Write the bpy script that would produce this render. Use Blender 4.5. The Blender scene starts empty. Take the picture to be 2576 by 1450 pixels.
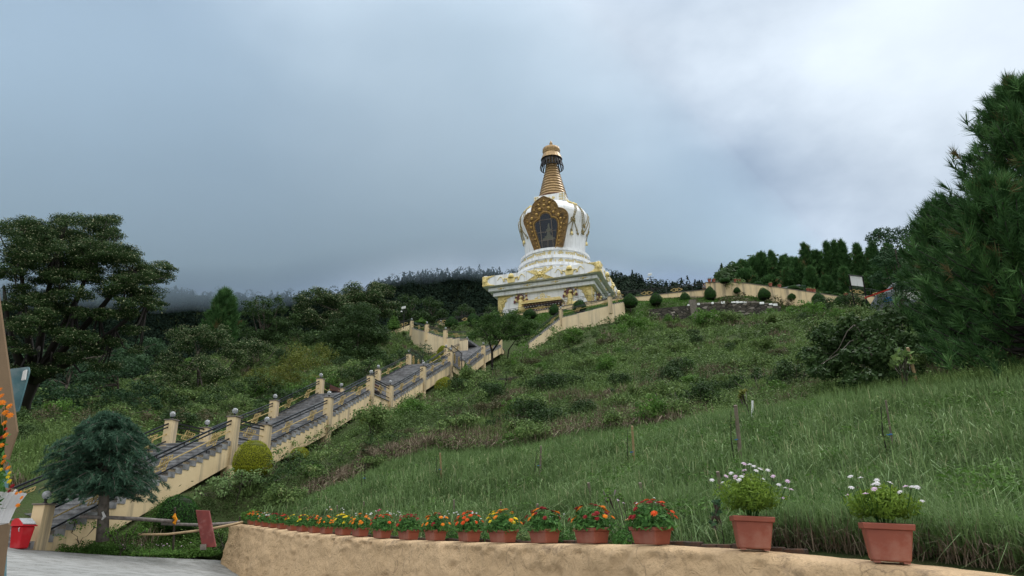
import bpy, bmesh, math, random
import numpy as np
from mathutils import Vector, Matrix, Euler
random.seed(7); RNG = np.random.default_rng(11)
SC = bpy.context.scene; COL = SC.collection
PI = math.pi
# ------------------------------------------------------------------ camera
F = 1717.0; PITCH = math.radians(19.5); ROLL = math.radians(-0.8)
def _Rx(a): c, s = math.cos(a), math.sin(a); return np.array([[1,0,0],[0,c,-s],[0,s,c]])
def _Rz(a): c, s = math.cos(a), math.sin(a); return np.array([[c,-s,0],[s,c,0],[0,0,1]])
CR = _Rx(PI/2+PITCH) @ _Rz(ROLL)
EYE = np.array([0, 0, 1.6])
def P(px, py, d):            # a measured point of the place: sight line and distance -> world
    return EYE + CR @ np.array([(px-1288)/F*d, -(py-725)/F*d, -d])
def proj(p):
    q = CR.T @ (np.array(p, float)-EYE); return (1288+F*q[0]/-q[2], 725-F*q[1]/-q[2], -q[2])
def projN(p):
    q = (np.asarray(p)-EYE) @ CR; d = -q[:,2]; dd = np.where(d > .1, d, .1)
    return 1288+F*q[:,0]/dd, 725-F*q[:,1]/dd, d
def ray_xy(px, py, p0, dirv):   # where the sight line (seen from above) meets a plan line p0 + s*dirv
    d = P(px, py, 1)-EYE
    A = np.array([[d[0], -dirv[0]], [d[1], -dirv[1]]]); t, s = np.linalg.solve(A, np.array(p0[:2])-EYE[:2])
    return EYE+t*d, s
cam = bpy.data.cameras.new('camera'); camo = bpy.data.objects.new('camera', cam); COL.objects.link(camo)
cam.sensor_width = 36; cam.lens = F/2576*36; cam.clip_start = .05; cam.clip_end = 6000
M4 = Matrix([list(CR[i])+[EYE[i]] for i in range(3)]+[[0,0,0,1]])
camo.matrix_world = M4; SC.camera = camo
# ------------------------------------------------------------------ materials
def srgb(r, g, b):
    f = lambda c: (c/255/12.92) if c/255 <= .04045 else ((c/255+.055)/1.055)**2.4
    return (f(r), f(g), f(b))
MATS = {}
def newmat(name):
    m = bpy.data.materials.new(name); m.use_nodes = True; nt = m.node_tree
    for n in list(nt.nodes):
        nt.nodes.remove(n)
    out = nt.nodes.new('ShaderNodeOutputMaterial'); MATS[name] = m
    return m, nt, out
def nd(nt, t, **kw):
    n = nt.nodes.new(t)
    for k, v in kw.items():
        if k in n.inputs: n.inputs[k].default_value = v
        else: setattr(n, k, v)
    return n
def surf(name, col, col2=None, rough=.7, metal=0, scale=3, detail=6, bump=0, bscale=20, spec=.35, stain=None, stain_amt=.5, streak=0, contrast=(.35,.65), bdist=.02):
    """painted / stone / metal surface: two colours mixed by noise, optional stains (streaked downwards) and bump"""
    m, nt, out = newmat(name); L = nt.links.new
    b = nd(nt, 'ShaderNodeBsdfPrincipled', Roughness=rough, Metallic=metal); b.inputs['Specular IOR Level'].default_value = spec
    L(b.outputs[0], out.inputs[0])
    tc = nd(nt, 'ShaderNodeTexCoord')
    col2 = col2 or tuple(c*.82 for c in col)
    n = nd(nt, 'ShaderNodeTexNoise', Scale=scale, Detail=detail, Roughness=.6); L(tc.outputs['Object'], n.inputs['Vector'])
    r = nd(nt, 'ShaderNodeMapRange'); r.inputs[1].default_value = contrast[0]; r.inputs[2].default_value = contrast[1]; L(n.outputs['Fac'], r.inputs[0])
    mx = nd(nt, 'ShaderNodeMix', data_type='RGBA'); mx.inputs[6].default_value = (*col2, 1); mx.inputs[7].default_value = (*col, 1); L(r.outputs[0], mx.inputs[0])
    cur = mx.outputs[2]
    if stain:
        mp = nd(nt, 'ShaderNodeMapping'); mp.inputs['Scale'].default_value = (1, 1, .06 if streak else 1); L(tc.outputs['Object'], mp.inputs['Vector'])
        n2 = nd(nt, 'ShaderNodeTexNoise', Scale=streak or 1.3, Detail=8, Roughness=.7); L(mp.outputs[0], n2.inputs['Vector'])
        r2 = nd(nt, 'ShaderNodeMapRange'); r2.inputs[1].default_value = .5; r2.inputs[2].default_value = .63; r2.inputs[4].default_value = stain_amt; L(n2.outputs['Fac'], r2.inputs[0])
        m2 = nd(nt, 'ShaderNodeMix', data_type='RGBA'); L(r2.outputs[0], m2.inputs[0]); L(cur, m2.inputs[6]); m2.inputs[7].default_value = (*stain, 1); cur = m2.outputs[2]
    L(cur, b.inputs['Base Color'])
    if bump:
        n3 = nd(nt, 'ShaderNodeTexNoise', Scale=bscale, Detail=8, Roughness=.65); L(tc.outputs['Object'], n3.inputs['Vector'])
        bp = nd(nt, 'ShaderNodeBump', Strength=bump, Distance=bdist); L(n3.outputs['Fac'], bp.inputs['Height']); L(bp.outputs[0], b.inputs['Normal'])
    return m
def leafmat(name, stops, rough=.65, trans=.3, spec=.12):
    """foliage: colour picked per leaf from the attribute rnd (0..1)"""
    m, nt, out = newmat(name); L = nt.links.new
    at = nd(nt, 'ShaderNodeAttribute', attribute_name='rnd')
    cr = nd(nt, 'ShaderNodeValToRGB'); e = cr.color_ramp.elements
    e[0].position, e[0].color = stops[0][0], (*stops[0][1], 1); e[1].position, e[1].color = stops[-1][0], (*stops[-1][1], 1)
    for p, c in stops[1:-1]:
        k = e.new(p); k.color = (*c, 1)
    L(at.outputs['Fac'], cr.inputs[0])
    b = nd(nt, 'ShaderNodeBsdfPrincipled', Roughness=rough); b.inputs['Specular IOR Level'].default_value = spec; L(cr.outputs[0], b.inputs['Base Color'])
    t = nd(nt, 'ShaderNodeBsdfTranslucent'); L(cr.outputs[0], t.inputs['Color'])
    ms = nd(nt, 'ShaderNodeMixShader'); ms.inputs[0].default_value = trans; L(b.outputs[0], ms.inputs[1]); L(t.outputs[0], ms.inputs[2]); L(ms.outputs[0], out.inputs[0])
    return m
# ------------------------------------------------------------------ objects
ORG = {}
def tag(o, label=None, cat=None, group=None, kind=None):
    if label: o['label'] = label
    if cat: o['category'] = cat
    if group: o['group'] = group
    if kind: o['kind'] = kind
    return o
def thing(name, label, cat, loc, group=None):
    o = bpy.data.objects.new(name, None); COL.objects.link(o); o.empty_display_size = .3
    o.location = tuple(float(v) for v in loc); ORG[o.name] = np.array(loc, float)
    return tag(o, label, cat, group)
def link(name, me, parent=None, loc=(0,0,0)):
    o = bpy.data.objects.new(name, me); COL.objects.link(o); o.location = tuple(float(v) for v in loc)
    if parent is not None:
        o.parent = parent; ORG[o.name] = ORG[parent.name]+np.array(loc, float)
    else: ORG[o.name] = np.array(loc, float)
    return o
def mesh_np(name, V, Fc, mat, rnd=None, smooth=False):
    """V (n,3), Fc (m,k) faces all of the same size k"""
    V = np.asarray(V, np.float32); Fc = np.asarray(Fc, np.int32)
    me = bpy.data.meshes.new(name); n, (m, k) = len(V), Fc.shape
    me.vertices.add(n); me.vertices.foreach_set('co', V.ravel())
    me.loops.add(m*k); me.loops.foreach_set('vertex_index', Fc.ravel())
    me.polygons.add(m); me.polygons.foreach_set('loop_start', np.arange(0, m*k, k, dtype=np.int32))
    me.polygons.foreach_set('loop_total', np.full(m, k, np.int32))
    if smooth: me.polygons.foreach_set('use_smooth', np.ones(m, bool))
    me.update(calc_edges=True)
    if rnd is not None:
        a = me.attributes.new('rnd', 'FLOAT', 'FACE' if len(rnd) == m else 'POINT'); a.data.foreach_set('value', np.asarray(rnd, np.float32))
    me.materials.append(MATS[mat] if isinstance(mat, str) else mat)
    return me
class MB:
    """collects boxes, beams, tubes, lathes and prisms in world coordinates; build() links them as one mesh object"""
    def __init__(s): s.v = []; s.f = []
    def add(s, V, Fs):
        o = len(s.v); s.v += [tuple(float(c) for c in p) for p in V]; s.f += [tuple(i+o for i in f) for f in Fs]; return s
    def frame(s, c, X, Y, Z):      # box from centre and three half-axis vectors
        c, X, Y, Z = (np.array(a, float) for a in (c, X, Y, Z))
        V = [c+i*X+j*Y+k*Z for k in (-1,1) for j in (-1,1) for i in (-1,1)]
        Fs = [(0,2,3,1),(4,5,7,6),(0,1,5,4),(2,6,7,3),(0,4,6,2),(1,3,7,5)]
        if np.dot(np.cross(X, Y), Z) < 0: Fs = [f[::-1] for f in Fs]
        return s.add(V, Fs)
    def box(s, c, size, yaw=0):
        a = math.cos(yaw), math.sin(yaw)
        return s.frame(c, np.array([a[0], a[1], 0])*size[0]/2, np.array([-a[1], a[0], 0])*size[1]/2, (0,0,size[2]/2))
    def beam(s, p, q, w, h=None, up=(0,0,1)):
        p, q = np.array(p, float), np.array(q, float); d = q-p; L_ = np.linalg.norm(d)
        if L_ < 1e-6: return s
        d = d/L_; x = np.cross(d, up); n = np.linalg.norm(x)
        x = np.array([1,0,0]) if n < 1e-4 else x/n
        y = np.cross(x, d); h = w if h is None else h
        return s.frame((p+q)/2, x*w/2, d*L_/2, y*h/2)
    def tube(s, pts, r, n=8, cap=True):
        pts = [np.array(p, float) for p in pts]; rs = r if isinstance(r, (list, tuple, np.ndarray)) else [r]*len(pts)
        V = []; Fs = []; px = None
        for i, p in enumerate(pts):
            d = pts[min(i+1, len(pts)-1)]-pts[max(i-1, 0)]; d = d/(np.linalg.norm(d)+1e-9)
            if px is None: px = np.cross(d, (0,0,1) if abs(d[2]) < .9 else (1,0,0))
            px = px-d*np.dot(px, d); px /= np.linalg.norm(px)+1e-9; py = np.cross(d, px)
            for k in range(n):
                a = 2*PI*k/n; V.append(p+rs[i]*(math.cos(a)*px+math.sin(a)*py))
            if i:
                for k in range(n):
                    a, b = (i-1)*n+k, (i-1)*n+(k+1) % n; Fs.append((a, b, b+n, a+n))
        if cap: Fs += [tuple(range(n))[::-1], tuple(range(len(V)-n, len(V)))]
        return s.add(V, Fs)
    def lathe(s, prof, c, n=32, a0=0, a1=2*PI, wob=None):
        full = abs(a1-a0-2*PI) < 1e-6; m = n if full else n+1; V = []; Fs = []
        for (r, z) in prof:
            for k in range(m):
                a = a0+(a1-a0)*k/n; rr = r*(wob(a, z) if wob else 1); V.append((c[0]+rr*math.cos(a), c[1]+rr*math.sin(a), c[2]+z))
        for i in range(len(prof)-1):
            for k in range(n):
                a, b = i*m+k, i*m+(k+1) % m; Fs.append((a, b, b+m, a+m))
        return s.add(V, Fs)
    def ball(s, c, r, n=12, sq=1):
        k = n//2; return s.lathe([(max(1e-4, r*math.sin(PI*i/k)), -r*sq*math.cos(PI*i/k)) for i in range(k+1)], c, n)
    def prism(s, poly, off):       # polygon in space and its copy moved by off
        poly = [np.array(p, float) for p in poly]; n = len(poly); V = poly+[p+np.array(off, float) for p in poly]
        return s.add(V, [tuple(range(n))[::-1], tuple(range(n, 2*n))]+[(i, (i+1) % n, (i+1) % n+n, i+n) for i in range(n)])
    def build(s, name, mat, parent=None, smooth=False, loc=None, bevel=0, world=False):
        org = ORG[parent.name] if parent is not None else np.zeros(3)
        if loc is not None and parent is None: org = np.array(loc, float)
        me = bpy.data.meshes.new(name); V = np.array(s.v)-org
        me.from_pydata([tuple(p) for p in V], [], s.f); me.validate()
        bm = bmesh.new(); bm.from_mesh(me); bmesh.ops.recalc_face_normals(bm, faces=bm.faces)
        if bevel:
            bmesh.ops.bevel(bm, geom=[e for e in bm.edges if len(e.link_faces) == 2 and e.calc_face_angle(0) > .5], offset=bevel, segments=1, affect='EDGES')
        bm.to_mesh(me); bm.free()
        if smooth:
            me.polygons.foreach_set('use_smooth', np.ones(len(me.polygons), bool))
        me.materials.append(MATS[mat]); 
        return link(name, me, parent) if parent is not None else link(name, me, None, org)
def copy_tree(o, loc=None, rotz=None, scale=None, parent=None, label=None):
    c = o.copy(); COL.objects.link(c); c.parent = parent
    if parent is None:
        if loc is not None: c.location = tuple(float(v) for v in loc)
        if rotz is not None: c.rotation_euler = (0, 0, rotz)
        if scale is not None: c.scale = (scale,)*3 if not isinstance(scale, (tuple, list)) else tuple(scale)
        if label: c['label'] = label
    for ch in o.children: copy_tree(ch, parent=c)
    return c
def jit(a=1.0): return (random.random()*2-1)*a
# smooth value noise on numpy arrays
_G = np.random.default_rng(3).random((256, 256))
def vnoise(x, y):
    xi, yi = np.floor(x).astype(int), np.floor(y).astype(int); fx, fy = x-xi, y-yi; fx = fx*fx*(3-2*fx); fy = fy*fy*(3-2*fy)
    g = lambda a, b: _G[a & 255, b & 255]
    return (g(xi, yi)*(1-fx)+g(xi+1, yi)*fx)*(1-fy)+(g(xi, yi+1)*(1-fx)+g(xi+1, yi+1)*fx)*fy
def fbm(x, y, o=4):
    s = 0; a = .5
    for k in range(o): s = s+a*vnoise(x*2**k+k*17.3, y*2**k+k*5.1); a *= .5
    return s
# ------------------------------------------------------------------ material library
surf('m_yellow', (.72,.57,.35), (.64,.50,.30), rough=.75, scale=1.2, bump=.25, bscale=60, stain=(.20,.175,.14), stain_amt=.75, streak=1.3)
surf('m_yellow_old', (.74,.61,.41), (.66,.53,.34), rough=.75, scale=.6, bump=.2, bscale=30, stain=(.3,.26,.2), stain_amt=.6, streak=.7)
surf('m_cap', (.17,.15,.13), rough=.7)
surf('m_slate', (.30,.305,.32), (.14,.14,.148), rough=.55, scale=2.5, bump=.4, bscale=12, spec=.4, contrast=(.4,.62))
surf('m_slate_riser', (.15,.15,.16), (.08,.08,.09), rough=.65, scale=3)
surf('m_black', (.012,.012,.016), rough=.35, spec=.5)
surf('m_goldpaint', (.50,.37,.15), (.40,.29,.11), rough=.45, spec=.4)
surf('m_gold', (.80,.67,.32), (.66,.53,.22), rough=.42, metal=.2, scale=2.5)
surf('m_brass', (.30,.185,.07), (.14,.085,.035), rough=.42, metal=.55, scale=1.6, bump=.6, bscale=9, bdist=.06, stain=(.08,.06,.045), stain_amt=.7)
surf('m_bronze', (.42,.28,.13), (.26,.17,.085), rough=.45, metal=.4, scale=2, bump=.3, bscale=8)
surf('m_darkmetal', (.015,.014,.016), rough=.6)
surf('m_white', (.82,.84,.87), (.76,.78,.81), rough=.6, scale=.7, stain=(.30,.30,.31), stain_amt=.36, streak=2.0)
surf('m_whiteclean', (.78,.79,.82), (.74,.75,.78), rough=.6, scale=.5)
surf('m_bossgold', (.55,.36,.13), (.4,.25,.08), rough=.35, metal=.6, scale=3)
surf('m_script', (.70,.57,.25), (.6,.48,.2), rough=.5)
surf('m_maroon', (.16,.045,.05), (.10,.03,.035), rough=.55, scale=4)
surf('m_wooddark', (.05,.022,.018), rough=.5)
surf('m_terracotta', (.30,.085,.052), (.25,.07,.045), rough=.6, scale=4, bump=.1, bscale=60, stain=(.45,.28,.22), stain_amt=.35)
surf('m_soil', (.055,.038,.025), (.03,.02,.014), rough=.95, scale=8, bump=.7, bscale=20)
surf('m_bark', (.085,.07,.055), (.04,.033,.028), rough=.9, scale=6, bump=.6, bscale=18)
surf('m_barkgrey', (.17,.15,.135), (.09,.08,.07), rough=.9, scale=7, bump=.6, bscale=22)
surf('m_darkbark', (.03,.026,.024), rough=.9, scale=6)
surf('m_bamboo', (.38,.27,.15), (.28,.2,.11), rough=.6, scale=5)
surf('m_stake', (.24,.2,.16), (.15,.12,.1), rough=.85, scale=9)
surf('m_log', (.24,.215,.2), (.12,.105,.1), rough=.9, scale=9, bump=.5, bscale=30)
surf('m_red', (.52,.012,.022), (.45,.01,.02), rough=.38, scale=2, stain=(.6,.25,.25), stain_amt=.15)
surf('m_redlid', (.6,.03,.04), rough=.3)
surf('m_greylid', (.5,.52,.55), rough=.4)
surf('m_redboard', (.17,.028,.022), (.12,.02,.018), rough=.6, scale=5, stain=(.35,.22,.2), stain_amt=.4)
surf('m_orangecloth', (.8,.3,.01), rough=.8)
surf('m_blue', (.03,.22,.55), rough=.6)
surf('m_signwhite', (.82,.84,.86), (.78,.8,.82), rough=.4, scale=.3)
surf('m_plaster_tan', (.27,.185,.115), (.22,.15,.095), rough=.85, scale=2, bump=.25, bscale=90)
surf('m_tealpaint', (.10,.22,.26), (.05,.13,.16), rough=.45, scale=4, stain=(.4,.45,.47), stain_amt=.4)
surf('m_planter', (.72,.72,.74), rough=.45)
surf('m_skin', (.28,.16,.10), rough=.6); surf('m_hair', (.01,.009,.009), rough=.5)
surf('m_clothblack', (.012,.012,.014), rough=.9); surf('m_clothwhite', (.7,.7,.72), rough=.9); surf('m_clothgrey', (.2,.22,.26), rough=.9); surf('m_clothorange', (.7,.16,.02), rough=.9)
surf('m_roof', (.35,.37,.4), rough=.5); surf('m_redroof', (.5,.02,.015), rough=.5); surf('m_stonerock', (.2,.18,.15), (.1,.09,.08), rough=.9, scale=5, bump=.6)
surf('m_purple', (.45,.32,.45), rough=.8)
# ------------------------------------------------------------------ retaining wall line (plan) from the feet of the pots
POTS = [(632,1321,22.8),(647,1323.5,22.1),(665,1326.5,21.3),(685,1329,20.5),(708,1332,19.8),(735,1336,18.9),(760,1339,18.2),(790,1342,17.5),(820,1344.5,16.8),(862,1348,16),(905,1351.5,15.2),
        (960,1356,14.2),(1027,1360,13.1),(1095,1362,12.2),(1180,1365,11.25),(1265,1367.5,10.4),(1370,1369,9.5),(1490,1370,8.7),(1640,1372.5,7.8),(1896,1387,6.6),(2240,1419.5,5.75)]
WL = np.array([P(596,1318,23.7)]+[P(*p) for p in POTS]+[P(2500,1448,5.05)]+[(3.95,4.2,1.0),(4.25,3.0,.92),(4.5,1.5,.85),(4.6,-2,.7)])
# smooth the plan a little (keep the ends)
for _ in range(6):
    WL[2:-6] = .5*WL[2:-6]+.25*(WL[1:-7]+WL[3:-5])
POTP = [WL[i+1].copy() for i in range(len(POTS))]
for i, p in enumerate(POTS):      # each foot stays on its sight line
    POTP[i] = P(p[0], p[1], proj(WL[i+1])[2])
    WL[i+1] = POTP[i]
ROADEDGE = [P(585,1413,23.9), P(450,1407,22.6), P(300,1400,21.4), P(170,1392,20.4), P(50,1382.5,19.4), np.array([-17.5,17.5,2.0]), np.array([-24,12,2.6]), np.array([-40,0,3.5])]
def rbf(pts, smooth=1e-3):
    pts = np.array(pts, float); X = pts[:, :2]; n = len(X)
    def K(A, B):
        r2 = ((A[:, None, :]-B[None, :, :])**2).sum(2); return .5*r2*np.log(r2+1e-9)
    A = np.zeros((n+3, n+3)); A[:n,:n] = K(X, X)+np.eye(n)*smooth*1000; A[:n,n:] = np.c_[np.ones(n), X]; A[n:,:n] = A[:n,n:].T
    w = np.linalg.solve(A, np.r_[pts[:,2], 0, 0, 0])
    def f(Q):
        Q = np.asarray(Q, float); out = np.empty(len(Q))
        for i in range(0, len(Q), 20000):
            q = Q[i:i+20000]; out[i:i+20000] = K(q, X)@w[:n]+w[n]+q@w[n+1:]
        return out
    return f
# ------------------------------------------------------------------ stations of the staircase
A0 = P(93,1365,20); A6 = P(1216,894,74)
dR = (A6-A0)[:2]; dR = dR/np.linalg.norm(dR)
def on_line(px, py, p0=A0, d=dR): return ray_xy(px, py, p0, d)[0]
RS = dict(A0=on_line(93,1365), A1=on_line(582,1112), A1b=on_line(664,1129), A2=on_line(824,1049), A3=on_line(931,987), A3b=on_line(980,1010),
          A4=on_line(1064,956), A5=on_line(1133,914), A5b=on_line(1163,928), A6=on_line(1216,894), A7=on_line(1259,871))
RS['A3b'][2] = RS['A3'][2]; RS['A1b'][2] = RS['A1'][2]; RS['A5b'][2] = RS['A5'][2]
dN = np.array([-dR[1], dR[0]])      # to the left of the stairs
LPX = dict(A0=-35, A1=424, A1b=513, A2=687, A3=804, A3b=856, A4=950, A5=1028, A5b=1062, A6=1122, A7=1175.6)
LS = {}
for k, px in LPX.items():
    if k == 'A0': LS[k] = np.array([*(RS[k][:2]+dN*3.0), RS[k][2]]); continue
    q, s = ray_xy(px, proj(RS[k])[1], RS[k], dN); LS[k] = np.array([q[0], q[1], RS[k][2]])
# ------------------------------------------------------------------ hillside height
C = []
def c(px, py, d): C.append(P(px, py, d))
for p in WL[1:-3]:
    C.append(p-np.array([0,0,.04])); C.append(p+np.array([.45,.42,.0]))
for q in ROADEDGE[:6]: C.append(q+np.array([0,0,.0]))
for a in [(2400,1345,6.9),(2150,1345,7.3),(1950,1335,8.2),(2400,1200,9.5),(2400,1090,12.5),(2400,1015,15.5),(2560,1000,15),(2200,1012,17),(2050,1200,11),(2000,1110,14.5),(2000,1042,18.5),(1760,1320,9.4),(1700,1200,13),(1700,1100,18),(1750,1076,21),
          (1500,1300,11.8),(1500,1180,17),(1500,1108,23.5),(1250,1310,14.3),(1250,1200,19.5),(1250,1144,26.5),(1000,1315,17.6),(1000,1230,22),(960,1190,27.5),(800,1300,20.8),(850,1240,24.5),(735,1300,22.8),
          (1500,1075,27),(1500,1010,36),(1500,950,48),(1500,900,60),(1450,862,74),(1300,1085,32),(1300,1000,44),(1300,930,60),(900,1165,30.5),(900,1095,34.5),(1100,1112,31),(1100,1030,41),(720,1200,29),(560,1240,27.5),(480,1300,24.5),(620,1290,24),
          (1850,1022,27),(1850,950,38),(1850,880,56),(1800,815,76),(2000,1005,24),(2000,910,42),(2000,820,64),(2200,950,30),(2200,810,62),(2450,850,40),(2560,860,36),(1640,818,79),(1960,800,77),
          (1640,766,86.5),(1720,757,88),(1800,752,88),(1905,746,87),(2010,756,85),(2120,769,80),(2200,778,76),
          (1136,822,98),(1245,805,97),(1333,800,95),(1394,792,92),(1458,786,90),(1586,775,84.5),
          (350,1112,32.5),(200,1180,26.5),(50,1240,23),(60,1200,25),(60,1080,40),(300,1062,45),(420,1075,39),(560,1062,43),(650,1010,55),(800,960,58),(900,925,66),(1000,925,66),(900,850,84),(700,860,88),(400,960,74),(100,1010,68),(1000,872,84),
          (110,1372,20.6),(250,1375,22),(400,1385,23),(500,1390,24)]: c(*a)
for px_ in (1640,1680,1720,1770,1820,1870,1920,1955): c(px_, 808 if px_ < 1800 else 800, 82.3); c(px_, 777 if px_ < 1720 else 768, 85)
for k in RS:      # the ground lies under the flights, near the foot of the side wall
    drop = {'A0': .15, 'A1': 1.45, 'A1b': 1.45, 'A2': 1.45, 'A3': 1.6, 'A3b': 1.55, 'A4': 1.55, 'A5': 1.7, 'A5b': 1.7, 'A6': 1.6, 'A7': 1.6}[k]
    C.append(RS[k]+np.array([.5, 0, -drop]))
    C.append(LS[k]+np.array([-.6, 0, -drop*.55]))
for p in [(7,109,31.6),(0,100,31.6),(-8,104,31.6),(20,100,31.8),(-10,118,31.6),(26,118,31.6),(12,130,31.5),(45,100,29.5),(60,112,28),(60,84,23),(-28,108,24),(-45,118,22),(-60,90,19),(-80,60,13),(-60,32,7),(-40,18,4.5),(-26,20,3.2),(60,44,18),(42,26,11),(30,12,6),(20,5,4),(9,4,2.2),(-90,110,22),(80,130,32),(-40,140,28),(20,145,33),(90,60,24),(-90,0,5),(95,10,12)]:
    C.append(np.array(p, float))
Hf = rbf(C, 2e-4)
GX = np.arange(-95, 95.01, .5); GY = np.arange(-3, 145.01, .5)
gx, gy = np.meshgrid(GX, GY, indexing='ij')
HG = Hf(np.c_[gx.ravel(), gy.ravel()]).reshape(gx.shape)
dist = np.hypot(gx, gy)
HG += (fbm(gx*.35, gy*.35)-.47)*np.clip((dist-14)/60, 0, 1)*1.1
# flat terrace round the monument
tc_ = np.array([7.4, 109.0])
def Hgrid(x, y):
    x = np.asarray(x, float); y = np.asarray(y, float)
    u = np.clip((x-GX[0])/.5, 0, len(GX)-1.001); v = np.clip((y-GY[0])/.5, 0, len(GY)-1.001)
    i, j = u.astype(int), v.astype(int); fu, fv = u-i, v-j
    return (HG[i,j]*(1-fu)+HG[i+1,j]*fu)*(1-fv)+(HG[i,j+1]*(1-fu)+HG[i+1,j+1]*fu)*fv
def H1(x, y): return float(Hgrid(np.array([x]), np.array([y]))[0])
# front edge of the hillside = wall line + road edge, as one polyline in plan
EDGE = np.array([q[:2] for q in ROADEDGE[::-1]]+[WL[0][:2]+np.array([-.25,-.05])]+[w[:2] for w in WL])
def edge_side(x, y):
    """signed distance to the front edge, positive on the hill side; and the nearest point"""
    best = np.full(x.shape, 1e9); sd = np.zeros(x.shape); nx = np.zeros(x.shape); ny = np.zeros(x.shape)
    for a, b in zip(EDGE[:-1], EDGE[1:]):
        d = b-a; L2 = d@d; t = np.clip(((x-a[0])*d[0]+(y-a[1])*d[1])/L2, 0, 1); qx, qy = a[0]+t*d[0], a[1]+t*d[1]
        r = np.hypot(x-qx, y-qy); cr = d[0]*(y-a[1])-d[1]*(x-a[0]); m = r < best-1e-9
        best = np.where(m, r, best); sd = np.where(m, r, sd); nx = np.where(m, qx, nx); ny = np.where(m, qy, ny)
    poly = list(EDGE)+[(4.6,-60),(500,-60),(500,500),(-500,500),(-500,0)]; ins = np.zeros(x.shape, bool); j = len(poly)-1
    for i in range(len(poly)):
        (xi, yi), (xj, yj) = poly[i], poly[j]; cnd = ((yi > y) != (yj > y)); ins ^= cnd & (x < (xj-xi)*(y-yi)/(yj-yi+1e-12)+xi); j = i
    return np.where(ins, sd, -sd), nx, ny
# materials of the ground
def groundmat(name, cols, scales=(.25, 1.3, 9), bump=.6):
    m, nt, out = newmat(name); L = nt.links.new
    b = nd(nt, 'ShaderNodeBsdfPrincipled', Roughness=.95); b.inputs['Specular IOR Level'].default_value = .15; L(b.outputs[0], out.inputs[0])
    tc = nd(nt, 'ShaderNodeTexCoord'); cur = None
    for i, (s, cc) in enumerate(zip(scales, cols[1:])):
        n = nd(nt, 'ShaderNodeTexNoise', Scale=s, Detail=8, Roughness=.65); L(tc.outputs['Object'], n.inputs['Vector'])
        r = nd(nt, 'ShaderNodeMapRange'); r.inputs[1].default_value = .42; r.inputs[2].default_value = .6; L(n.outputs['Fac'], r.inputs[0])
        mx = nd(nt, 'ShaderNodeMix', data_type='RGBA'); L(r.outputs[0], mx.inputs[0])
        if cur is None: mx.inputs[6].default_value = (*cols[0], 1)
        else: L(cur, mx.inputs[6])
        mx.inputs[7].default_value = (*cc, 1); cur = mx.outputs[2]
    L(cur, b.inputs['Base Color'])
    n = nd(nt, 'ShaderNodeTexNoise', Scale=14, Detail=8); L(tc.outputs['Object'], n.inputs['Vector'])
    bp = nd(nt, 'ShaderNodeBump', Strength=bump, Distance=.1); L(n.outputs['Fac'], bp.inputs['Height']); L(bp.outputs[0], b.inputs['Normal'])
groundmat('m_hillsoil', [(.055,.08,.026),(.038,.06,.02),(.065,.07,.034),(.045,.07,.022)])
groundmat('m_terracegrass', [(.04,.075,.018),(.025,.055,.012),(.05,.085,.02),(.03,.06,.014)], scales=(.8, 4, 20))
groundmat('m_road', [(.24,.245,.24),(.31,.315,.31),(.13,.13,.12),(.27,.275,.27)], scales=(.35, 2.2, 30), bump=.25)
# hillside mesh
fine = []
def hillside():
    # two resolutions: 0.25 m near the wall, coarser far away, as one sheet on a stretched grid
    xs = np.unique(np.concatenate([np.arange(-95,-30,1.5), np.arange(-30,-12,.5), np.arange(-12,14,.25), np.arange(14,40,.6), np.arange(40,95.1,2)]))
    ys = np.unique(np.concatenate([np.arange(-3,30,.25), np.arange(30,60,.6), np.arange(60,145.1,1.0)]))
    X, Y = np.meshgrid(xs, ys, indexing='ij'); sd, nx, ny = edge_side(X, Y)
    near = (sd < 0) & (sd > -.8); X2 = np.where(near, nx, X); Y2 = np.where(near, ny, Y)
    Z = Hgrid(X2, Y2)-.03
    n, m = X.shape; idx = np.arange(n*m).reshape(n, m)
    Fq = np.stack([idx[:-1,:-1], idx[1:,:-1], idx[1:,1:], idx[:-1,1:]], -1).reshape(-1, 4)
    ok = (sd > -.8).ravel(); Fq = Fq[ok[Fq].all(1) & ((sd > 0).ravel()[Fq].any(1))]
    V = np.c_[X2.ravel(), Y2.ravel(), Z.ravel()]
    used = np.unique(Fq); rem = np.full(len(V), -1); rem[used] = np.arange(len(used))
    me = mesh_np('hillside', V[used], rem[Fq], 'm_hillsoil', smooth=True); o = link('hillside', me); tag(o, kind='structure')
hillside()
# wide base sheet of ground reaching the horizon, below everything
def base_ground():
    rs = [0, 60, 130, 260, 600, 1400, 3000]; n = 48; V = []; Fq = []
    for r in rs:
        for k in range(n):
            a = 2*PI*k/n; V.append((r*math.cos(a), r*math.sin(a), -6-.004*r))
    for i in range(1, len(rs)-1+0):
        for k in range(n): Fq.append((i*n+k, i*n+(k+1) % n, (i+1)*n+(k+1) % n, (i+1)*n+k))
    for k in range(n): Fq.append((0, n+k, n+(k+1) % n, 0))
    mb = MB(); mb.add(V, [tuple(dict.fromkeys(f)) for f in Fq]); o = mb.build('ground', 'm_hillsoil'); tag(o, kind='structure')
base_ground()
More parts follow.
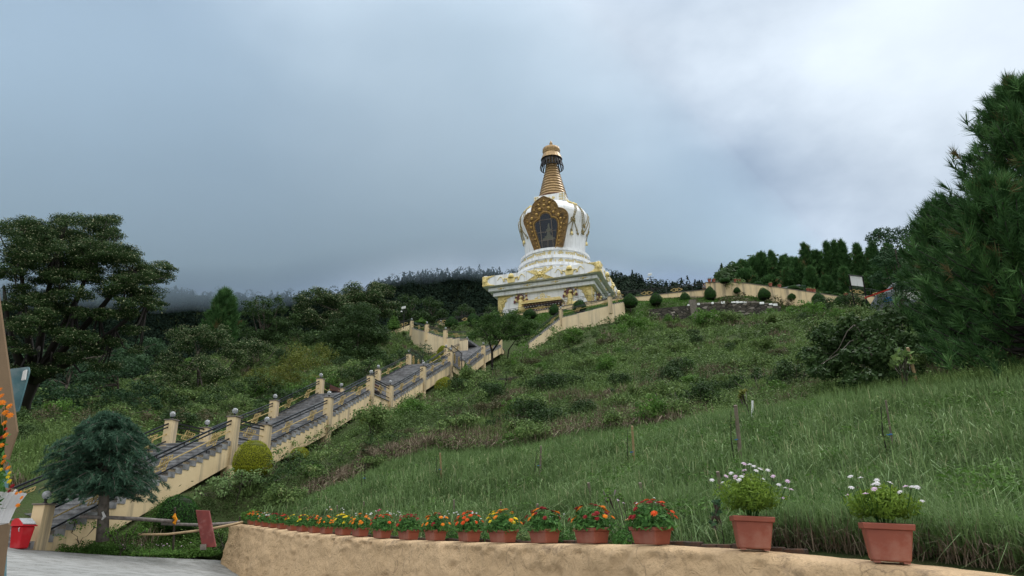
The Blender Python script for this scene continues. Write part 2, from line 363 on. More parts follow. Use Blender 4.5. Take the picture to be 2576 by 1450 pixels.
# road: own height field in front of the edge
ROADC = [np.array(q) for q in ROADEDGE]+[P(680,1450,22.9), np.array([0,0,0.]), np.array([-4,4,.3]), np.array([-8,10,.75]), np.array([-12,14,1.15]), np.array([-3,12,.1]), np.array([-5.5,18,.35]), np.array([1,5,-.05]), np.array([3.4,2,-.1]), np.array([2.2,6.0,-.05]), np.array([-.8,10.5,0.05]), np.array([-14,4,1.2]), np.array([-24,-4,2.2]), np.array([4,-8,-.3]), np.array([-10,-8,.3])]
Rf = rbf(ROADC, 1e-4)
def road():
    xs = np.arange(-30, 6, .4); ys = np.arange(-8, 27, .4); X, Y = np.meshgrid(xs, ys, indexing='ij'); sd, nx, ny = edge_side(X, Y)
    Z = Rf(np.c_[X.ravel(), Y.ravel()]).reshape(X.shape)+.0
    snap = (sd > 0) & (sd < 1.2); X2 = np.where(snap, nx, X); Y2 = np.where(snap, ny, Y)
    Z = Rf(np.c_[X2.ravel(), Y2.ravel()]).reshape(X.shape)+.012*(vnoise(X*3, Y*3)-.5)+.02
    n, m = X.shape; idx = np.arange(n*m).reshape(n, m)
    Fq = np.stack([idx[:-1,:-1], idx[1:,:-1], idx[1:,1:], idx[:-1,1:]], -1).reshape(-1, 4)
    ok = (sd < 1.2).ravel(); Fq = Fq[ok[Fq].all(1) & ((sd < 0).ravel()[Fq].any(1))]
    V = np.c_[X2.ravel(), Y2.ravel(), Z.ravel()]; used = np.unique(Fq); rem = np.full(len(V), -1); rem[used] = np.arange(len(used))
    o = link('road', mesh_np('road', V[used], rem[Fq], 'm_road', smooth=True)); tag(o, kind='structure')
road()
# ------------------------------------------------------------------ retaining wall under the pots
def wallmat():
    m, nt, out = newmat('m_retwall'); L = nt.links.new
    b = nd(nt, 'ShaderNodeBsdfPrincipled', Roughness=.8); b.inputs['Specular IOR Level'].default_value = .25; L(b.outputs[0], out.inputs[0])
    tc = nd(nt, 'ShaderNodeTexCoord')
    n = nd(nt, 'ShaderNodeTexNoise', Scale=1.1, Detail=9, Roughness=.6); L(tc.outputs['Object'], n.inputs['Vector'])
    r = nd(nt, 'ShaderNodeMapRange'); r.inputs[1].default_value = .35; r.inputs[2].default_value = .65; L(n.outputs['Fac'], r.inputs[0])
    mx = nd(nt, 'ShaderNodeMix', data_type='RGBA'); mx.inputs[6].default_value = (.53,.37,.215,1); mx.inputs[7].default_value = (.62,.44,.265,1); L(r.outputs[0], mx.inputs[0])
    # dark mould in the pits, stronger near the top
    n2 = nd(nt, 'ShaderNodeTexNoise', Scale=9, Detail=10, Roughness=.75); L(tc.outputs['Object'], n2.inputs['Vector'])
    n4 = nd(nt, 'ShaderNodeTexNoise', Scale=1.7, Detail=3); L(tc.outputs['Object'], n4.inputs['Vector'])
    mul = nd(nt, 'ShaderNodeMath', operation='MULTIPLY'); L(n2.outputs['Fac'], mul.inputs[0]); L(n4.outputs['Fac'], mul.inputs[1])
    at = nd(nt, 'ShaderNodeAttribute', attribute_name='rnd'); ad = nd(nt, 'ShaderNodeMath', operation='MULTIPLY_ADD'); L(at.outputs['Fac'], ad.inputs[0]); ad.inputs[1].default_value = .1; L(mul.outputs[0], ad.inputs[2])
    r2 = nd(nt, 'ShaderNodeMapRange'); r2.inputs[1].default_value = .36; r2.inputs[2].default_value = .46; r2.inputs[4].default_value = .5; L(ad.outputs[0], r2.inputs[0])
    m2 = nd(nt, 'ShaderNodeMix', data_type='RGBA'); L(r2.outputs[0], m2.inputs[0]); L(mx.outputs[2], m2.inputs[6]); m2.inputs[7].default_value = (.10,.075,.06,1)
    # fine cracks
    v = nd(nt, 'ShaderNodeTexVoronoi', feature='DISTANCE_TO_EDGE', Scale=.8); 
    n5 = nd(nt, 'ShaderNodeTexNoise', Scale=2.5, Detail=8); L(tc.outputs['Object'], n5.inputs['Vector'])
    vm = nd(nt, 'ShaderNodeMix', data_type='RGBA'); vm.inputs[0].default_value = .35; L(tc.outputs['Object'], vm.inputs[6]); L(n5.outputs['Color'], vm.inputs[7]); L(vm.outputs[2], v.inputs['Vector'])
    r3 = nd(nt, 'ShaderNodeMapRange'); r3.inputs[1].default_value = .0; r3.inputs[2].default_value = .006; r3.inputs[3].default_value = .4; r3.inputs[4].default_value = 0; L(v.outputs['Distance'], r3.inputs[0])
    m3 = nd(nt, 'ShaderNodeMix', data_type='RGBA'); L(r3.outputs[0], m3.inputs[0]); L(m2.outputs[2], m3.inputs[6]); m3.inputs[7].default_value = (.07,.05,.04,1)
    L(m3.outputs[2], b.inputs['Base Color'])
    n6 = nd(nt, 'ShaderNodeTexNoise', Scale=28, Detail=10, Roughness=.7); L(tc.outputs['Object'], n6.inputs['Vector'])
    n7 = nd(nt, 'ShaderNodeTexNoise', Scale=5.5, Detail=6, Roughness=.55, Distortion=1.2); L(tc.outputs['Object'], n7.inputs['Vector'])
    bp0 = nd(nt, 'ShaderNodeBump', Strength=.8, Distance=.09); L(n7.outputs['Fac'], bp0.inputs['Height'])
    bp = nd(nt, 'ShaderNodeBump', Strength=.7, Distance=.035); L(n6.outputs['Fac'], bp.inputs['Height']); L(bp0.outputs[0], bp.inputs['Normal']); L(bp.outputs[0], b.inputs['Normal'])
wallmat()
def retaining_wall():
    # resample line
    pts = [WL[0]]; 
    for a, b in zip(WL[:-1], WL[1:]):
        L_ = np.linalg.norm(b-a); dd = max(.03, .006*np.linalg.norm(b[:2])); n = max(1, int(L_/dd))
        for k in range(1, n+1): pts.append(a+(b-a)*k/n)
    pts = np.array(pts)
    # smooth
    for _ in range(12): pts[1:-1] = .5*pts[1:-1]+.25*(pts[:-2]+pts[2:])
    d = np.gradient(pts[:, :2], axis=0); d /= np.linalg.norm(d, axis=1)[:, None]; nrm = np.c_[d[:,1], -d[:,0]]   # towards the road (right of the walking direction)
    s = np.r_[0, np.cumsum(np.linalg.norm(np.diff(pts[:, :2], axis=0), axis=1))]
    foot = Rf(pts[:, :2]+nrm*.4)
    rows = []; rr = []
    prof = [(-.30,-.35,0),(-.28,-.03,0),(-.2,0,.6),(0,.004,.6),(.16,0,.8),(.215,-.018,1),(.24,-.05,1)]
    for (o, dz, r) in prof:
        rg = .012*(fbm(s*6+o*9, s*0+o*5)-.45)
        rows.append(np.c_[pts[:, :2]+nrm*(o)[None] if False else pts[:, :2]+nrm*o, pts[:,2]+dz+rg]); rr.append(np.full(len(pts), r))
    NV = 40
    for k in range(1, NV+1):
        t = k/NV; z = (pts[:,2]-.05)*(1-t)+(foot-.15)*t; hgt = pts[:,2]-z
        big = (fbm(s*1.1+3, hgt*1.9)-.47)*.14; sm = (fbm(s*7, hgt*9+40, 4)-.47)
        rough = np.clip(1.35-(hgt)/.17, .3, 1)     # crumbly band under the top edge
        off = .24+.12*hgt+big*min(1, t*6)+sm*.13*rough*np.where(hgt < .2, 1.9, 1)
        # patches of exposed stones: plateaus
        pl = fbm(s*2.3+9, hgt*2.9+2, 2); off += np.where(pl > .52, -.03, 0)+np.clip((vnoise(s*3.1+50, hgt*4.7)-.72)*.16, 0, .03)
        rows.append(np.c_[pts[:, :2]+nrm*off[:, None], z]); rr.append(np.clip(1.2-hgt/.22, 0, 1))
    V = np.array(rows); n, m = V.shape[:2]; idx = np.arange(n*m).reshape(n, m)
    Fq = np.stack([idx[:-1,:-1], idx[:-1,1:], idx[1:,1:], idx[1:,:-1]], -1).reshape(-1, 4)
    V = V.reshape(-1, 3)
    # end cap at the far corner: a fan column, slightly battered
    o = thing('retaining_wall', 'long tan stucco retaining wall carrying the row of flower pots beside the road', 'wall', WL[len(WL)//2]-np.array([0,0,1]))
    me = mesh_np('wall_body', V-ORG[o.name], Fq[:, ::-1], 'm_retwall', rnd=np.array(rr).reshape(-1), smooth=True); link('wall_body', me, o)
    cap = MB(); e = rows; col0 = [np.array(r[0]) for r in rows]; back = [np.array([col0[0][0], col0[0][1], col0[-1][2]])]
    ctr = (col0[1]+col0[-1])/2
    poly = col0+back; n = len(poly)
    cap.add(poly, [tuple(range(n))]); ob = cap.build('wall_end', 'm_retwall', o)
    return pts, nrm, s
WPTS, WNRM, WS = retaining_wall()
# row of weathered bricks behind the pots
def bricks():
    surf('m_brick', (.12,.062,.042), (.055,.045,.038), rough=.9, scale=7, bump=.5, bscale=40)
    o = thing('brick_edging', 'low row of mossy red bricks along the back of the pot wall', 'edging', WPTS[len(WPTS)//2]); mb = MB(); t = 0
    while t < WS[-1]-3:
        L_ = .21+jit(.02); k = np.searchsorted(WS, t+L_/2); k = min(k, len(WPTS)-1); p = WPTS[k]; n2 = WNRM[k]; q = p[:2]-n2*(.33+jit(.02))
        if WS[k] > .6 and p[1] > 7.0: mb.box((q[0], q[1], p[2]-.005+jit(.012)), (L_-.012, .09, .09), math.atan2(-n2[0], n2[1])+jit(.06))
        t += L_
    b = mb.build('brick_course', 'm_brick', o, bevel=.008)
bricks()
# ------------------------------------------------------------------ staircase
stair = thing('staircase', 'long straight outdoor staircase with grey slate steps and cream side walls climbing the hill', 'staircase', RS['A0'])
TH = .05
NSTEP = [0]
def flight(L0, R0, L1, R1, parent=stair, n=None, side=(True, True), depth=.95, mat='m_yellow', run=.40, over=.12):
    L0, R0, L1, R1 = (np.array(v, float) for v in (L0, R0, L1, R1))
    n = n or max(3, int(round((R1[2]-R0[2])/.165))); rest = MB()
    for i in range(n):
        a, b = i/n, (i+1)/n
        z = R0[2]+(R1[2]-R0[2])*b; zl = R0[2]+(R1[2]-R0[2])*a
        pl0, pr0, pl1, pr1 = (L0+(L1-L0)*a), (R0+(R1-R0)*a), (L0+(L1-L0)*b), (R0+(R1-R0)*b)
        w = (pr0-pl0)[:2]; w = w/np.linalg.norm(w)*over; fw = (pr1-pr0)[:2]; fw = fw/np.linalg.norm(fw)*.03
        sec = lambda A, B, sg: [np.array([*(A[:2]+sg*w-fw), z]), np.array([*(A[:2]+sg*w-fw), z-TH]), np.array([*(A[:2]+sg*w), z-TH]), np.array([*(A[:2]+sg*w), zl-.04]), np.array([*(B[:2]+sg*w-fw*.1), zl-.04]), np.array([*(B[:2]+sg*w-fw*.1), z])]
        lf, rt = sec(pl0, pl1, -1), sec(pr0, pr1, 1); m = MB() if NSTEP[0] < 100 else rest
        m.add(lf+rt, [(0,1,2,3,4,5)[::-1], (6,7,8,9,10,11)]+[(k, (k+1) % 6, (k+1) % 6+6, k+6) for k in range(6)])
        if NSTEP[0] < 100: NSTEP[0] += 1; m.build('step', 'm_slate', parent)
    if rest.v: tag(rest.build('upper_steps', 'm_slate', parent), kind='stuff')
    for k, (S0, S1, sg) in enumerate(((L0, L1, -1), (R0, R1, 1))):
        if not side[k]: continue
        w = (R0-L0)[:2]; w = w/np.linalg.norm(w)*sg
        top = []
        for i in range(n):
            a, b = i/n, (i+1)/n; z = R0[2]+(R1[2]-R0[2])*b-TH-.003; p, q = S0+(S1-S0)*a, S0+(S1-S0)*b
            top += [np.array([*p[:2], z]), np.array([*q[:2], z])]
        m = MB(); w3 = np.array([*(w*.10), 0]); dd = depth if np.isscalar(depth) else None
        for i in range(n):      # stepped strips share a sloping underside
            p, q = top[2*i], top[2*i+1]
            zb0 = (S0+(S1-S0)*(i/n))[2]-(depth if dd is not None else depth[0]+(depth[1]-depth[0])*i/n); zb1 = (S0+(S1-S0)*((i+1)/n))[2]-(depth if dd is not None else depth[0]+(depth[1]-depth[0])*(i+1)/n)
            m.prism([p-w3*2, q-w3*2, np.array([q[0]-w3[0]*2, q[1]-w3[1]*2, zb1]), np.array([p[0]-w3[0]*2, p[1]-w3[1]*2, zb0])], w3*3)
        m.build('stringer', mat, parent)
def landing(corners, parent=stair, th=.55, mat='m_yellow'):
    cs = [np.array(q, float) for q in corners]; ctr = sum(cs)/len(cs)
    body = [ctr+(q-ctr)*1.0-np.array([0,0,TH+.003]) for q in cs]; MB().prism(body, (0,0,-th)).build('landing_slab', mat, parent)
    MB().prism([ctr+(q-ctr)*1.04-np.array([0,0,TH]) for q in cs], (0,0,TH)).build('landing_paving', 'm_slate', parent)
bottom = RS['A0'].copy(); bottom[2] = RS['A0'][2]-.05
L0_, R0_ = LS['A0'].copy(), RS['A0'].copy(); L0_[2] -= .3; R0_[2] -= .3
ext = np.array([*(-dR*.7), 0])
flight(L0_+ext, R0_+ext, LS['A1'], RS['A1']); 
landing([LS['A1'], RS['A1'], RS['A1b'], LS['A1b']])
flight(LS['A1b'], RS['A1b'], LS['A2'], RS['A2']); flight(LS['A2'], RS['A2'], LS['A3'], RS['A3'])
landing([LS['A3'], RS['A3'], RS['A3b'], LS['A3b']], th=.7)
flight(LS['A3b'], RS['A3b'], LS['A4'], RS['A4']); flight(LS['A4'], RS['A4'], LS['A5'], RS['A5'])
landing([LS['A5'], RS['A5'], RS['A5b'], LS['A5b']])
flight(LS['A5b'], RS['A5b'], LS['A6'], RS['A6']); flight(LS['A6'], RS['A6'], LS['A7'], RS['A7'])
for k in ('A1','A1b','A2','A3','A3b','A4','A5','A5b','A6'):
    for S in (RS, LS):
        p = S[k]; g = H1(p[0], p[1]); MB().box((p[0], p[1], (p[2]-.3+g-.6)/2), (.40, .40, max(.2, p[2]-.3-g+.6)), math.atan2(dR[1], dR[0])).build('support_column', 'm_yellow', stair)
# --- lamp pillar: shaft, cap, lamp (neck, globe)
mt, nt_, out_ = newmat('m_globe'); gb = nd(nt_, 'ShaderNodeBsdfPrincipled', Roughness=.12); gb.inputs['Base Color'].default_value = (.55,.57,.6,1); gb.inputs['Transmission Weight'].default_value = .55; gb.inputs['IOR'].default_value = 1.2
gb.inputs['Coat Weight'].default_value = .5; nt_.links.new(gb.outputs[0], out_.inputs[0])
def make_pillar():
    t = thing('lamp_pillar', 'x', 'lamp pillar', (0,0,0), 'cream lamp pillars of the stairways')
    MB().box((0,0,.02), (.40,.40,2.04)).build('shaft', 'm_yellow', t, bevel=.01)
    MB().box((0,0,1.065), (.47,.47,.045)).build('cap', 'm_cap', t, bevel=.008)
    nk = MB().lathe([(.001,1.09),(.07,1.09),(.07,1.115),(.038,1.125),(.038,1.2),(.055,1.21),(.055,1.225),(.001,1.225)], (0,0,0), 12).build('lamp_neck', 'm_darkmetal', t, smooth=True)
    MB().ball((0,0,1.33), .125, 20).build('lamp_globe', 'm_globe', t, smooth=True)
    return t
PIL0 = make_pillar(); PILUSED = [False]
YAWS = math.atan2(dR[1], dR[0])
ord_ = ['first', 'second', 'third', 'fourth', 'fifth', 'sixth', 'seventh', 'eighth', 'ninth', 'tenth', 'eleventh']
def pillar(p, label, yaw=YAWS, scale=1):
    if not PILUSED[0]:
        PILUSED[0] = True; o = PIL0; o.location = tuple(p); o.rotation_euler = (0,0,yaw); o['label'] = label
    else: o = copy_tree(PIL0, p, yaw, None, label=label)
    o.scale = (scale, scale, scale); ORG[o.name] = np.array(p); return o
for S, sd_, keys in ((RS, 'right', ['A0','A1','A1b','A2','A3','A3b','A4','A5','A5b','A6','A7']), (LS, 'left', ['A0','A1','A1b','A2','A3','A3b','A4','A5','A5b','A6','A7'])):
    for i, k in enumerate(keys):
        pillar(S[k], f'cream globe lamp pillar, {ord_[i]} from the bottom on the {sd_} edge of the long stairs')
# --- railing bay between two pillars
def knot(mb, c, U, V, a):
    """endless-knot ornament: a woven lattice of square links turned on its corner"""
    U, V = np.array(U)*a, np.array(V)*a; c = np.array(c); W = np.cross(U, V); W = W/np.linalg.norm(W)
    for i in range(-1, 2):
        for j in range(-1, 2):
            q = c+U*i+V*j
            cs = [q+U*.5*s1+V*.5*s2 for s1, s2 in ((-1,-1),(1,-1),(1,1),(-1,1))]
            for k in range(4): mb.beam(cs[k], cs[(k+1) % 4], .024, .028, up=W)
    for (i, j) in ((2,1),(-2,-1),(1,-2),(-1,2)):
        q = c+U*i*.98+V*j*.98; cs = [q+U*.45*s1+V*.45*s2 for s1, s2 in ((-1,-1),(1,-1),(1,1),(-1,1))]
        for k in range(4): mb.beam(cs[k], cs[(k+1) % 4], .024, .028, up=W)
def bay(p, q, nk, label, group='black and gold railings of the stairways', top=.97, low=.2, knots_at=None, a=.175):
    p, q = np.array(p, float), np.array(q, float); d = q-p; L_ = np.linalg.norm(d); u = d/L_; h = np.array([d[0], d[1], 0]); h /= np.linalg.norm(h)
    p = p+u*.2; q = q-u*.2; z = np.array([0,0,1.])
    t = thing('railing', label, 'railing', p, group)
    MB().beam(p+z*top, q+z*top, .06).build('handrail', 'm_black', t)
    MB().beam(p+z*(top-.15), q+z*(top-.15), .05).build('second_rail', 'm_black', t)
    MB().beam(p+z*low, q+z*low, .05).build('bottom_rail', 'm_black', t)
    n = max(2, int(L_/1.6))
    for i in range(1, n): r = p+(q-p)*i/n; MB().beam(r+z*(top-.13), r+z*top, .03).build('rod', 'm_black', t); MB().beam(r-z*.03, r+z*low, .03).build('foot_rod', 'm_black', t)
    mid = low+.32; MB().beam(p+z*mid, q+z*mid, .035).build('gold_bar', 'm_goldpaint', t)
    V = z-u*np.dot(z, u)*.0
    ks = knots_at or [(i+.5)/nk for i in range(nk)]
    for s in ks:
        m = MB(); r = p+(q-p)*s+z*mid
        knot(m, r, u*.95, z*.68+u*.28, a); m.build('knot_ornament', 'm_goldpaint', t)
    return t
def nm(i): return ord_[i]
segs = [('A0','A1',[.22,.55,.88]),('A1','A1b',[.5]),('A1b','A2',[.3,.72]),('A2','A3',[.28,.72]),('A3','A3b',[.5]),('A3b','A4',[.3,.72]),('A4','A5',[.3,.72]),('A5','A5b',[.5]),('A5b','A6',[.3,.7]),('A6','A7',[.5])]
for S, sd_ in ((RS, 'right'), (LS, 'left')):
    for i, (a_, b_, kn) in enumerate(segs):
        if a_ in ('A5',): continue
        bay(S[a_], S[b_], len(kn), f'knotwork railing, {nm(i)} bay from the bottom on the {sd_} edge of the long stairs', knots_at=kn)
# --- gate leaves, open along the sides of the top landing
def gate(p, q, label):
    p, q = np.array(p, float), np.array(q, float); z = np.array([0,0,1.]); t = thing('gate_leaf', label, 'gate', p, 'black iron gate leaves'); h = 1.75
    m = MB(); 
    for s in (0, 1): m.beam(p+(q-p)*s, p+(q-p)*s+z*h, .07)
    for zz in (.05, h): m.beam(p+z*zz, q+z*zz, .05)
    m.build('gate_frame', 'm_black', t)
    for i in range(1, 16): r = p+(q-p)*i/16; MB().beam(r+z*.05, r+z*h, .022).build('bar', 'm_black', t)
    u = (q-p)/np.linalg.norm(q-p)
    for s in (.3, .72):
        m = MB()
        for k in (-1, 0, 1): knot(m, p+(q-p)*s+z*(.75+k*.24), (u+z)*.7, (z-u)*.7, .11)
        m.build('knot_ornament', 'm_goldpaint', t)
gate(LS['A5']+np.array([*dR*.25,0]), LS['A5b']-np.array([*dR*.2,0]), 'open black iron gate leaf with gold knots on the left edge of the upper landing')
gate(RS['A5']+np.array([*dR*.25,0]), RS['A5b']-np.array([*dR*.2,0]), 'open black iron gate leaf with gold knots on the right edge of the upper landing')
# --- benches on the second landing
def bench(c, yaw, label):
    t = thing('bench', label, 'bench', c, 'brown benches'); R2 = np.array([math.cos(yaw), math.sin(yaw), 0]); N2 = np.array([-R2[1], R2[0], 0]); z = np.array([0,0,1.])
    surf('m_benchwood', (.10,.035,.025), rough=.6) if 'm_benchwood' not in MATS else None
    c = np.array(c)
    for k in range(3): MB().frame(c+N2*(k-1)*.14+z*.45, R2*.75, N2*.06, z*.02).build('seat_slat', 'm_benchwood', t)
    for k in range(2): MB().frame(c+N2*.24+z*(.62+k*.16), R2*.75, N2*.018, z*.055).build('back_slat', 'm_benchwood', t)
    for s in (-1, 1): MB().frame(c+R2*.6*s+z*.21, R2*.03, N2*.2, z*.21).build('leg', 'm_black', t)
mL = (LS['A3']+LS['A3b'])/2; mR = (RS['A3']+RS['A3b'])/2; wv = (mR-mL)/np.linalg.norm(mR-mL)
bench(mL+wv*.55, YAWS+0, 'brown slatted bench against the left railing of the middle landing')
bench(mR-wv*.55, YAWS+PI, 'brown slatted bench against the right railing of the middle landing')
# ------------------------------------------------------------------ upper landing and the two curved branches
zt = H1(7.4, 95)
J = RS['A7'][2]
Oc = [(1175.6,877,79.5),(1120.5,853,81.5),(1073.5,838,83.5),(1035,828,89)]     # near line of the left branch, stair level
OL = [P(*a) for a in Oc]
IL = [P(1222,868,86), P(1165,846,89), P(1110,832,93), P(1063.6,826,98)]
rz = lambda L, z: [np.array([p[0], p[1], zz]) for p, zz in zip(L, z)]
zl = [J+.05, OL[1][2], OL[2][2], OL[3][2]]; OLz = rz(OL, zl); ILz = rz(IL, zl)
# keep the inner line on its sight lines at the same level
lb = thing('curved_stair', 'curved left branch of the stairs sweeping up to the terrace on a cracked cream wall', 'staircase', OLz[0])
for i in range(3): flight(ILz[i], OLz[i], ILz[i+1], OLz[i+1], lb, side=(False, True), depth=(2.6, 2.6) if i < 2 else (2.6, 3.0), mat='m_yellow_old', over=.1)
landing([LS['A7'], RS['A7'], RS['A7']+np.array([*dR*6, 0]), OLz[0]+np.array([*dR*7, 0])], stair, th=.6)
labs = ['nearest the straight stairs', 'second from the straight stairs', 'third from the straight stairs', 'at the far left bend']
for i, p in enumerate(OLz[1:]): pillar(p, f'cream globe lamp pillar on the near side of the curved left branch, {labs[i+1]}', math.atan2(*(OLz[min(i+2,3)]-OLz[i])[[1,0]]))
ILp = [P(1088,829,99), P(1063.6,827,99)]
TL = OLz[3][2]
top_left = [np.array([*P(1063.6,826,97)[:2], TL]), np.array([*P(1088.5,829,95)[:2], TL])]
pillar(top_left[0], 'cream globe lamp pillar behind the far left bend of the curved stairs', .4); pillar(top_left[1], 'cream globe lamp pillar on the inner side of the curved left branch', .4)
for i in range(3): bay(OLz[i], OLz[i+1], 1, f'railing on the near side of the curved left branch, {nm(i)} bay from its foot')
bay(OLz[3], top_left[0], 1, 'short railing across the far left bend of the curved stairs')
bay(top_left[1]-np.array([0,0,.0]), ILz[1]+np.array([0,0,.4]), 2, 'railing on the inner side of the curved left branch')
# right branch
OR_ = [P(1330,848,82), P(1411.5,800,84), P(1535,769,80), P(1570,762,83)]
IR_ = [P(1318,842,88), P(1394.5,818,88), P(1484,779,86.5), P(1556,765,88)]
zr = [J+.05, OR_[1][2], OR_[2][2], OR_[3][2]]; ORz = rz(OR_, zr); IRz = [np.array([p[0], p[1], z]) for p, z in zip(IR_, [J+.05, OR_[1][2]-.6, OR_[2][2]-1.0, OR_[3][2]])]
IRf = [np.array([p[0], p[1], z]) for p, z in zip(IR_, zr)]
rb = thing('curved_stair', 'curved right branch of the stairs rising over a tall stained cream wall', 'staircase', ORz[0])
for i in range(3): flight(IRf[i], ORz[i], IRf[i+1], ORz[i+1], rb, side=(False, True), depth=((6.5, 7.0), (7.0, 4.2), (4.2, 3.0))[i], mat='m_yellow_old', over=.1)
pillar(ORz[1], 'cream globe lamp pillar halfway up the right branch of the stairs, above the tall wall', .5); pillar(ORz[2], 'cream globe lamp pillar near the top of the right branch, at the right end of the tall wall', .3)
pillar(IRz[1], 'cream globe lamp pillar on the inner side of the right branch, behind the halfway pillar', .5); pillar(IRz[2], 'cream globe lamp pillar on the inner side of the right branch, near its top', .3)
for i in range(3): bay(ORz[i], ORz[i+1], 1, f'railing on the near side of the right branch, {nm(i)} bay from the foot', knots_at=[[.75],[.35, .93],[.5]][i])
for i in range(2): bay(IRz[i], IRz[i+1], 1, f'railing on the inner side of the right branch, {nm(i)} bay from the foot')
# little dark bricked window in the left wall
# ------------------------------------------------------------------ terrace wall with its railing
TW = [(1096,820,103.5,1),(1109,817,102,1),(1190,808,101,1),(1245,800,100,1),(1363,781,97,1),(1480,760,95,1),(1561,751,92,1),(1640,744,90.5,1),(1700,737,90,1),(1775,730,90,1)]
tw = [P(a, b, d) for a, b, d, _ in TW]
zt = np.mean([p[2] for p in tw[2:]])
tpar = thing('terrace_wall', 'low cream terrace wall running in front of the white stupa', 'wall', tw[4]); mb = MB()
for a, b in zip(tw[:-1], tw[1:]):
    mb.prism([a, b, b-np.array([0,0,3.2]), a-np.array([0,0,3.2])], np.array([.08,.35,0]))
mb.build('wall_body', 'm_yellow', tpar)
cp = MB()
for a, b in zip(tw[:-1], tw[1:]): cp.prism([a+np.array([-.0,-.06,0]), b+np.array([0,-.06,0]), b+np.array([0.05,.42,0]), a+np.array([.05,.42,0])], (0,0,.07))
cp.build('coping', 'm_cap', tpar)
pillar(tw[1]-np.array([0,0,.75]), 'cream globe lamp pillar at the left end of the terrace wall', .3)
pillar(P(1511,772,92), 'cream globe lamp pillar before the right corner of the stupa', .3) if False else None
pillar(P(1527,757,93)-np.array([0,0,.9]), 'cream globe lamp pillar on the terrace wall behind the round bush at the stair top', .3)
def diamond_rail(pts, label, every=3.4, phase=.5):
    t = thing('terrace_railing', label, 'railing', pts[0]); z = np.array([0,0,1.]); hr = [MB(), MB(), MB()]; L_ = [0]
    for a, b in zip(pts[:-1], pts[1:]):
        L_.append(L_[-1]+np.linalg.norm(b-a))
        for r_, k, w in zip(hr, (1.0,.78,.14), (.05,.035,.035)): r_.beam(a+z*k+np.array([0,.18,0]), b+z*k+np.array([0,.18,0]), w)
    at = lambda s: np.array([np.interp(s, L_, [p[i] for p in pts]) for i in range(3)])
    n = int(L_[-1]/1.7)
    for i in range(n+1): q = at(L_[-1]*i/n)+np.array([0,.18,0]); MB().beam(q, q+z*1.0, .045).build('post', 'm_black', t)
    for r_ in hr: r_.build('rail', 'm_black', t)
    s = every*phase
    while s < L_[-1]-.6:
        q = at(s)+np.array([0,.15,.46]); u = at(s+.3)-at(s); u /= np.linalg.norm(u); m = MB()
        for o in (-.28, .28):
            c4 = [q+u*(o-.52), q+u*o+z*.22, q+u*(o+.52), q+u*o-z*.22]
            for k in range(4): m.beam(c4[k], c4[(k+1) % 4], .06, .06)
        m.build('diamond_ornament', 'm_goldpaint', t); s += every
diamond_rail(tw, 'black terrace railing with gold double diamonds in front of the white stupa', 3.9)
# far left piece of wall behind the big round tree
lw = [P(950,826,104), P(1000,829,104), P(1040,822,106), P(1075,812,108)]
lw = [P(972,838,104), P(1005,826,104), P(1035,817,105)]
o = thing('garden_wall', 'short cream wall with a railing at the left of the curved stairs', 'wall', lw[0]); mb = MB()
for a, b in zip(lw[:-1], lw[1:]): mb.prism([a, b, b-np.array([0,0,1.6]), a-np.array([0,0,1.4])], (0,.3,0))
mb.build('wall_body', 'm_yellow', o)
diamond_rail(lw, 'short black railing with one gold double diamond at the left of the curved stairs', 3.2, .85)
# raised wall on the right, falling away to the right
W2 = [(1775,711.5,89.5,745),(1846,711.5,88.5,742),(1870,713,88,743),(1963,725,86,752),(2060,739,83,760),(2138,751,80,765)]
W3 = [(2142,740.5,80,768),(2198,747,78,768),(2240,757,76,775)]
for nm_, W_, lab in (('garden_wall', W2, 'long cream garden wall falling away to the right of the stupa with pots on top'), ('garden_wall', W3, 'cream wall under the white board at the right end of the terrace')):
    pts = [P(a, b, d) for a, b, d, _ in W_]; o = thing(nm_, lab, 'wall', pts[0]); mb = MB(); cp = MB()
    for a, b in zip(pts[:-1], pts[1:]):
        mb.prism([a, b, b-np.array([0,0,3.2]), a-np.array([0,0,3.6])], np.array([.08,.35,0]))
        cp.prism([a+np.array([0,-.06,0]), b+np.array([0,-.06,0]), b+np.array([0,.4,0]), a+np.array([0,.4,0])], (0,0,.08))
    mb.build('wall_body', 'm_yellow', o); cp.build('coping', 'm_cap', o)
diamond_rail([P(a, b, d) for a, b, d, _ in W3], 'black railing with gold double diamonds under the white board', 2.6, .3)
# ground slab of the terrace
MB().prism([np.array([*q[:2], zt-1.0]) for q in tw]+[np.array([34,95,zt-1]), np.array([34,128,zt-1]), np.array([-16,128,zt-1]), np.array([-16,104,zt-1])], (0,0,.3)).build('terrace_floor', 'm_slate')
tag(bpy.data.objects['terrace_floor'], kind='structure')
# ------------------------------------------------------------------ the white stupa
SCN = np.array([7.5, 109.0]); SAZ = math.radians(19)
SX = np.array([math.cos(SAZ), -math.sin(SAZ), 0]); SY = np.array([math.sin(SAZ), math.cos(SAZ), 0]); SZ = np.array([0,0,1.])
def SL(x, y, z): return np.array([SCN[0], SCN[1], 0])+SX*x+SY*y+SZ*z
def zf(py, off=0.0):      # height on the axis (or off metres towards the viewer) seen at picture row py
    lo, hi = 0, 120; c0 = SCN-off*SCN/np.linalg.norm(SCN)
    for _ in range(50):
        m = (lo+hi)/2
        if proj([*c0, m])[1] > py: lo = m
        else: hi = m
    return m
st = thing('stupa', 'tall white stupa with gold reliefs, gilt window shrine and ringed golden spire on the hilltop', 'stupa', SL(0,0,31.4))
A_S = math.atan2(SX[1], SX[0])
def sbox(name, half, z0, z1, mat, bevel=.02):
    MB().box((SCN[0], SCN[1], (z0+z1)/2), (2*half, 2*half, z1-z0), A_S).build(name, mat, st, bevel=bevel)
ZW = zf(717, 0)-.0
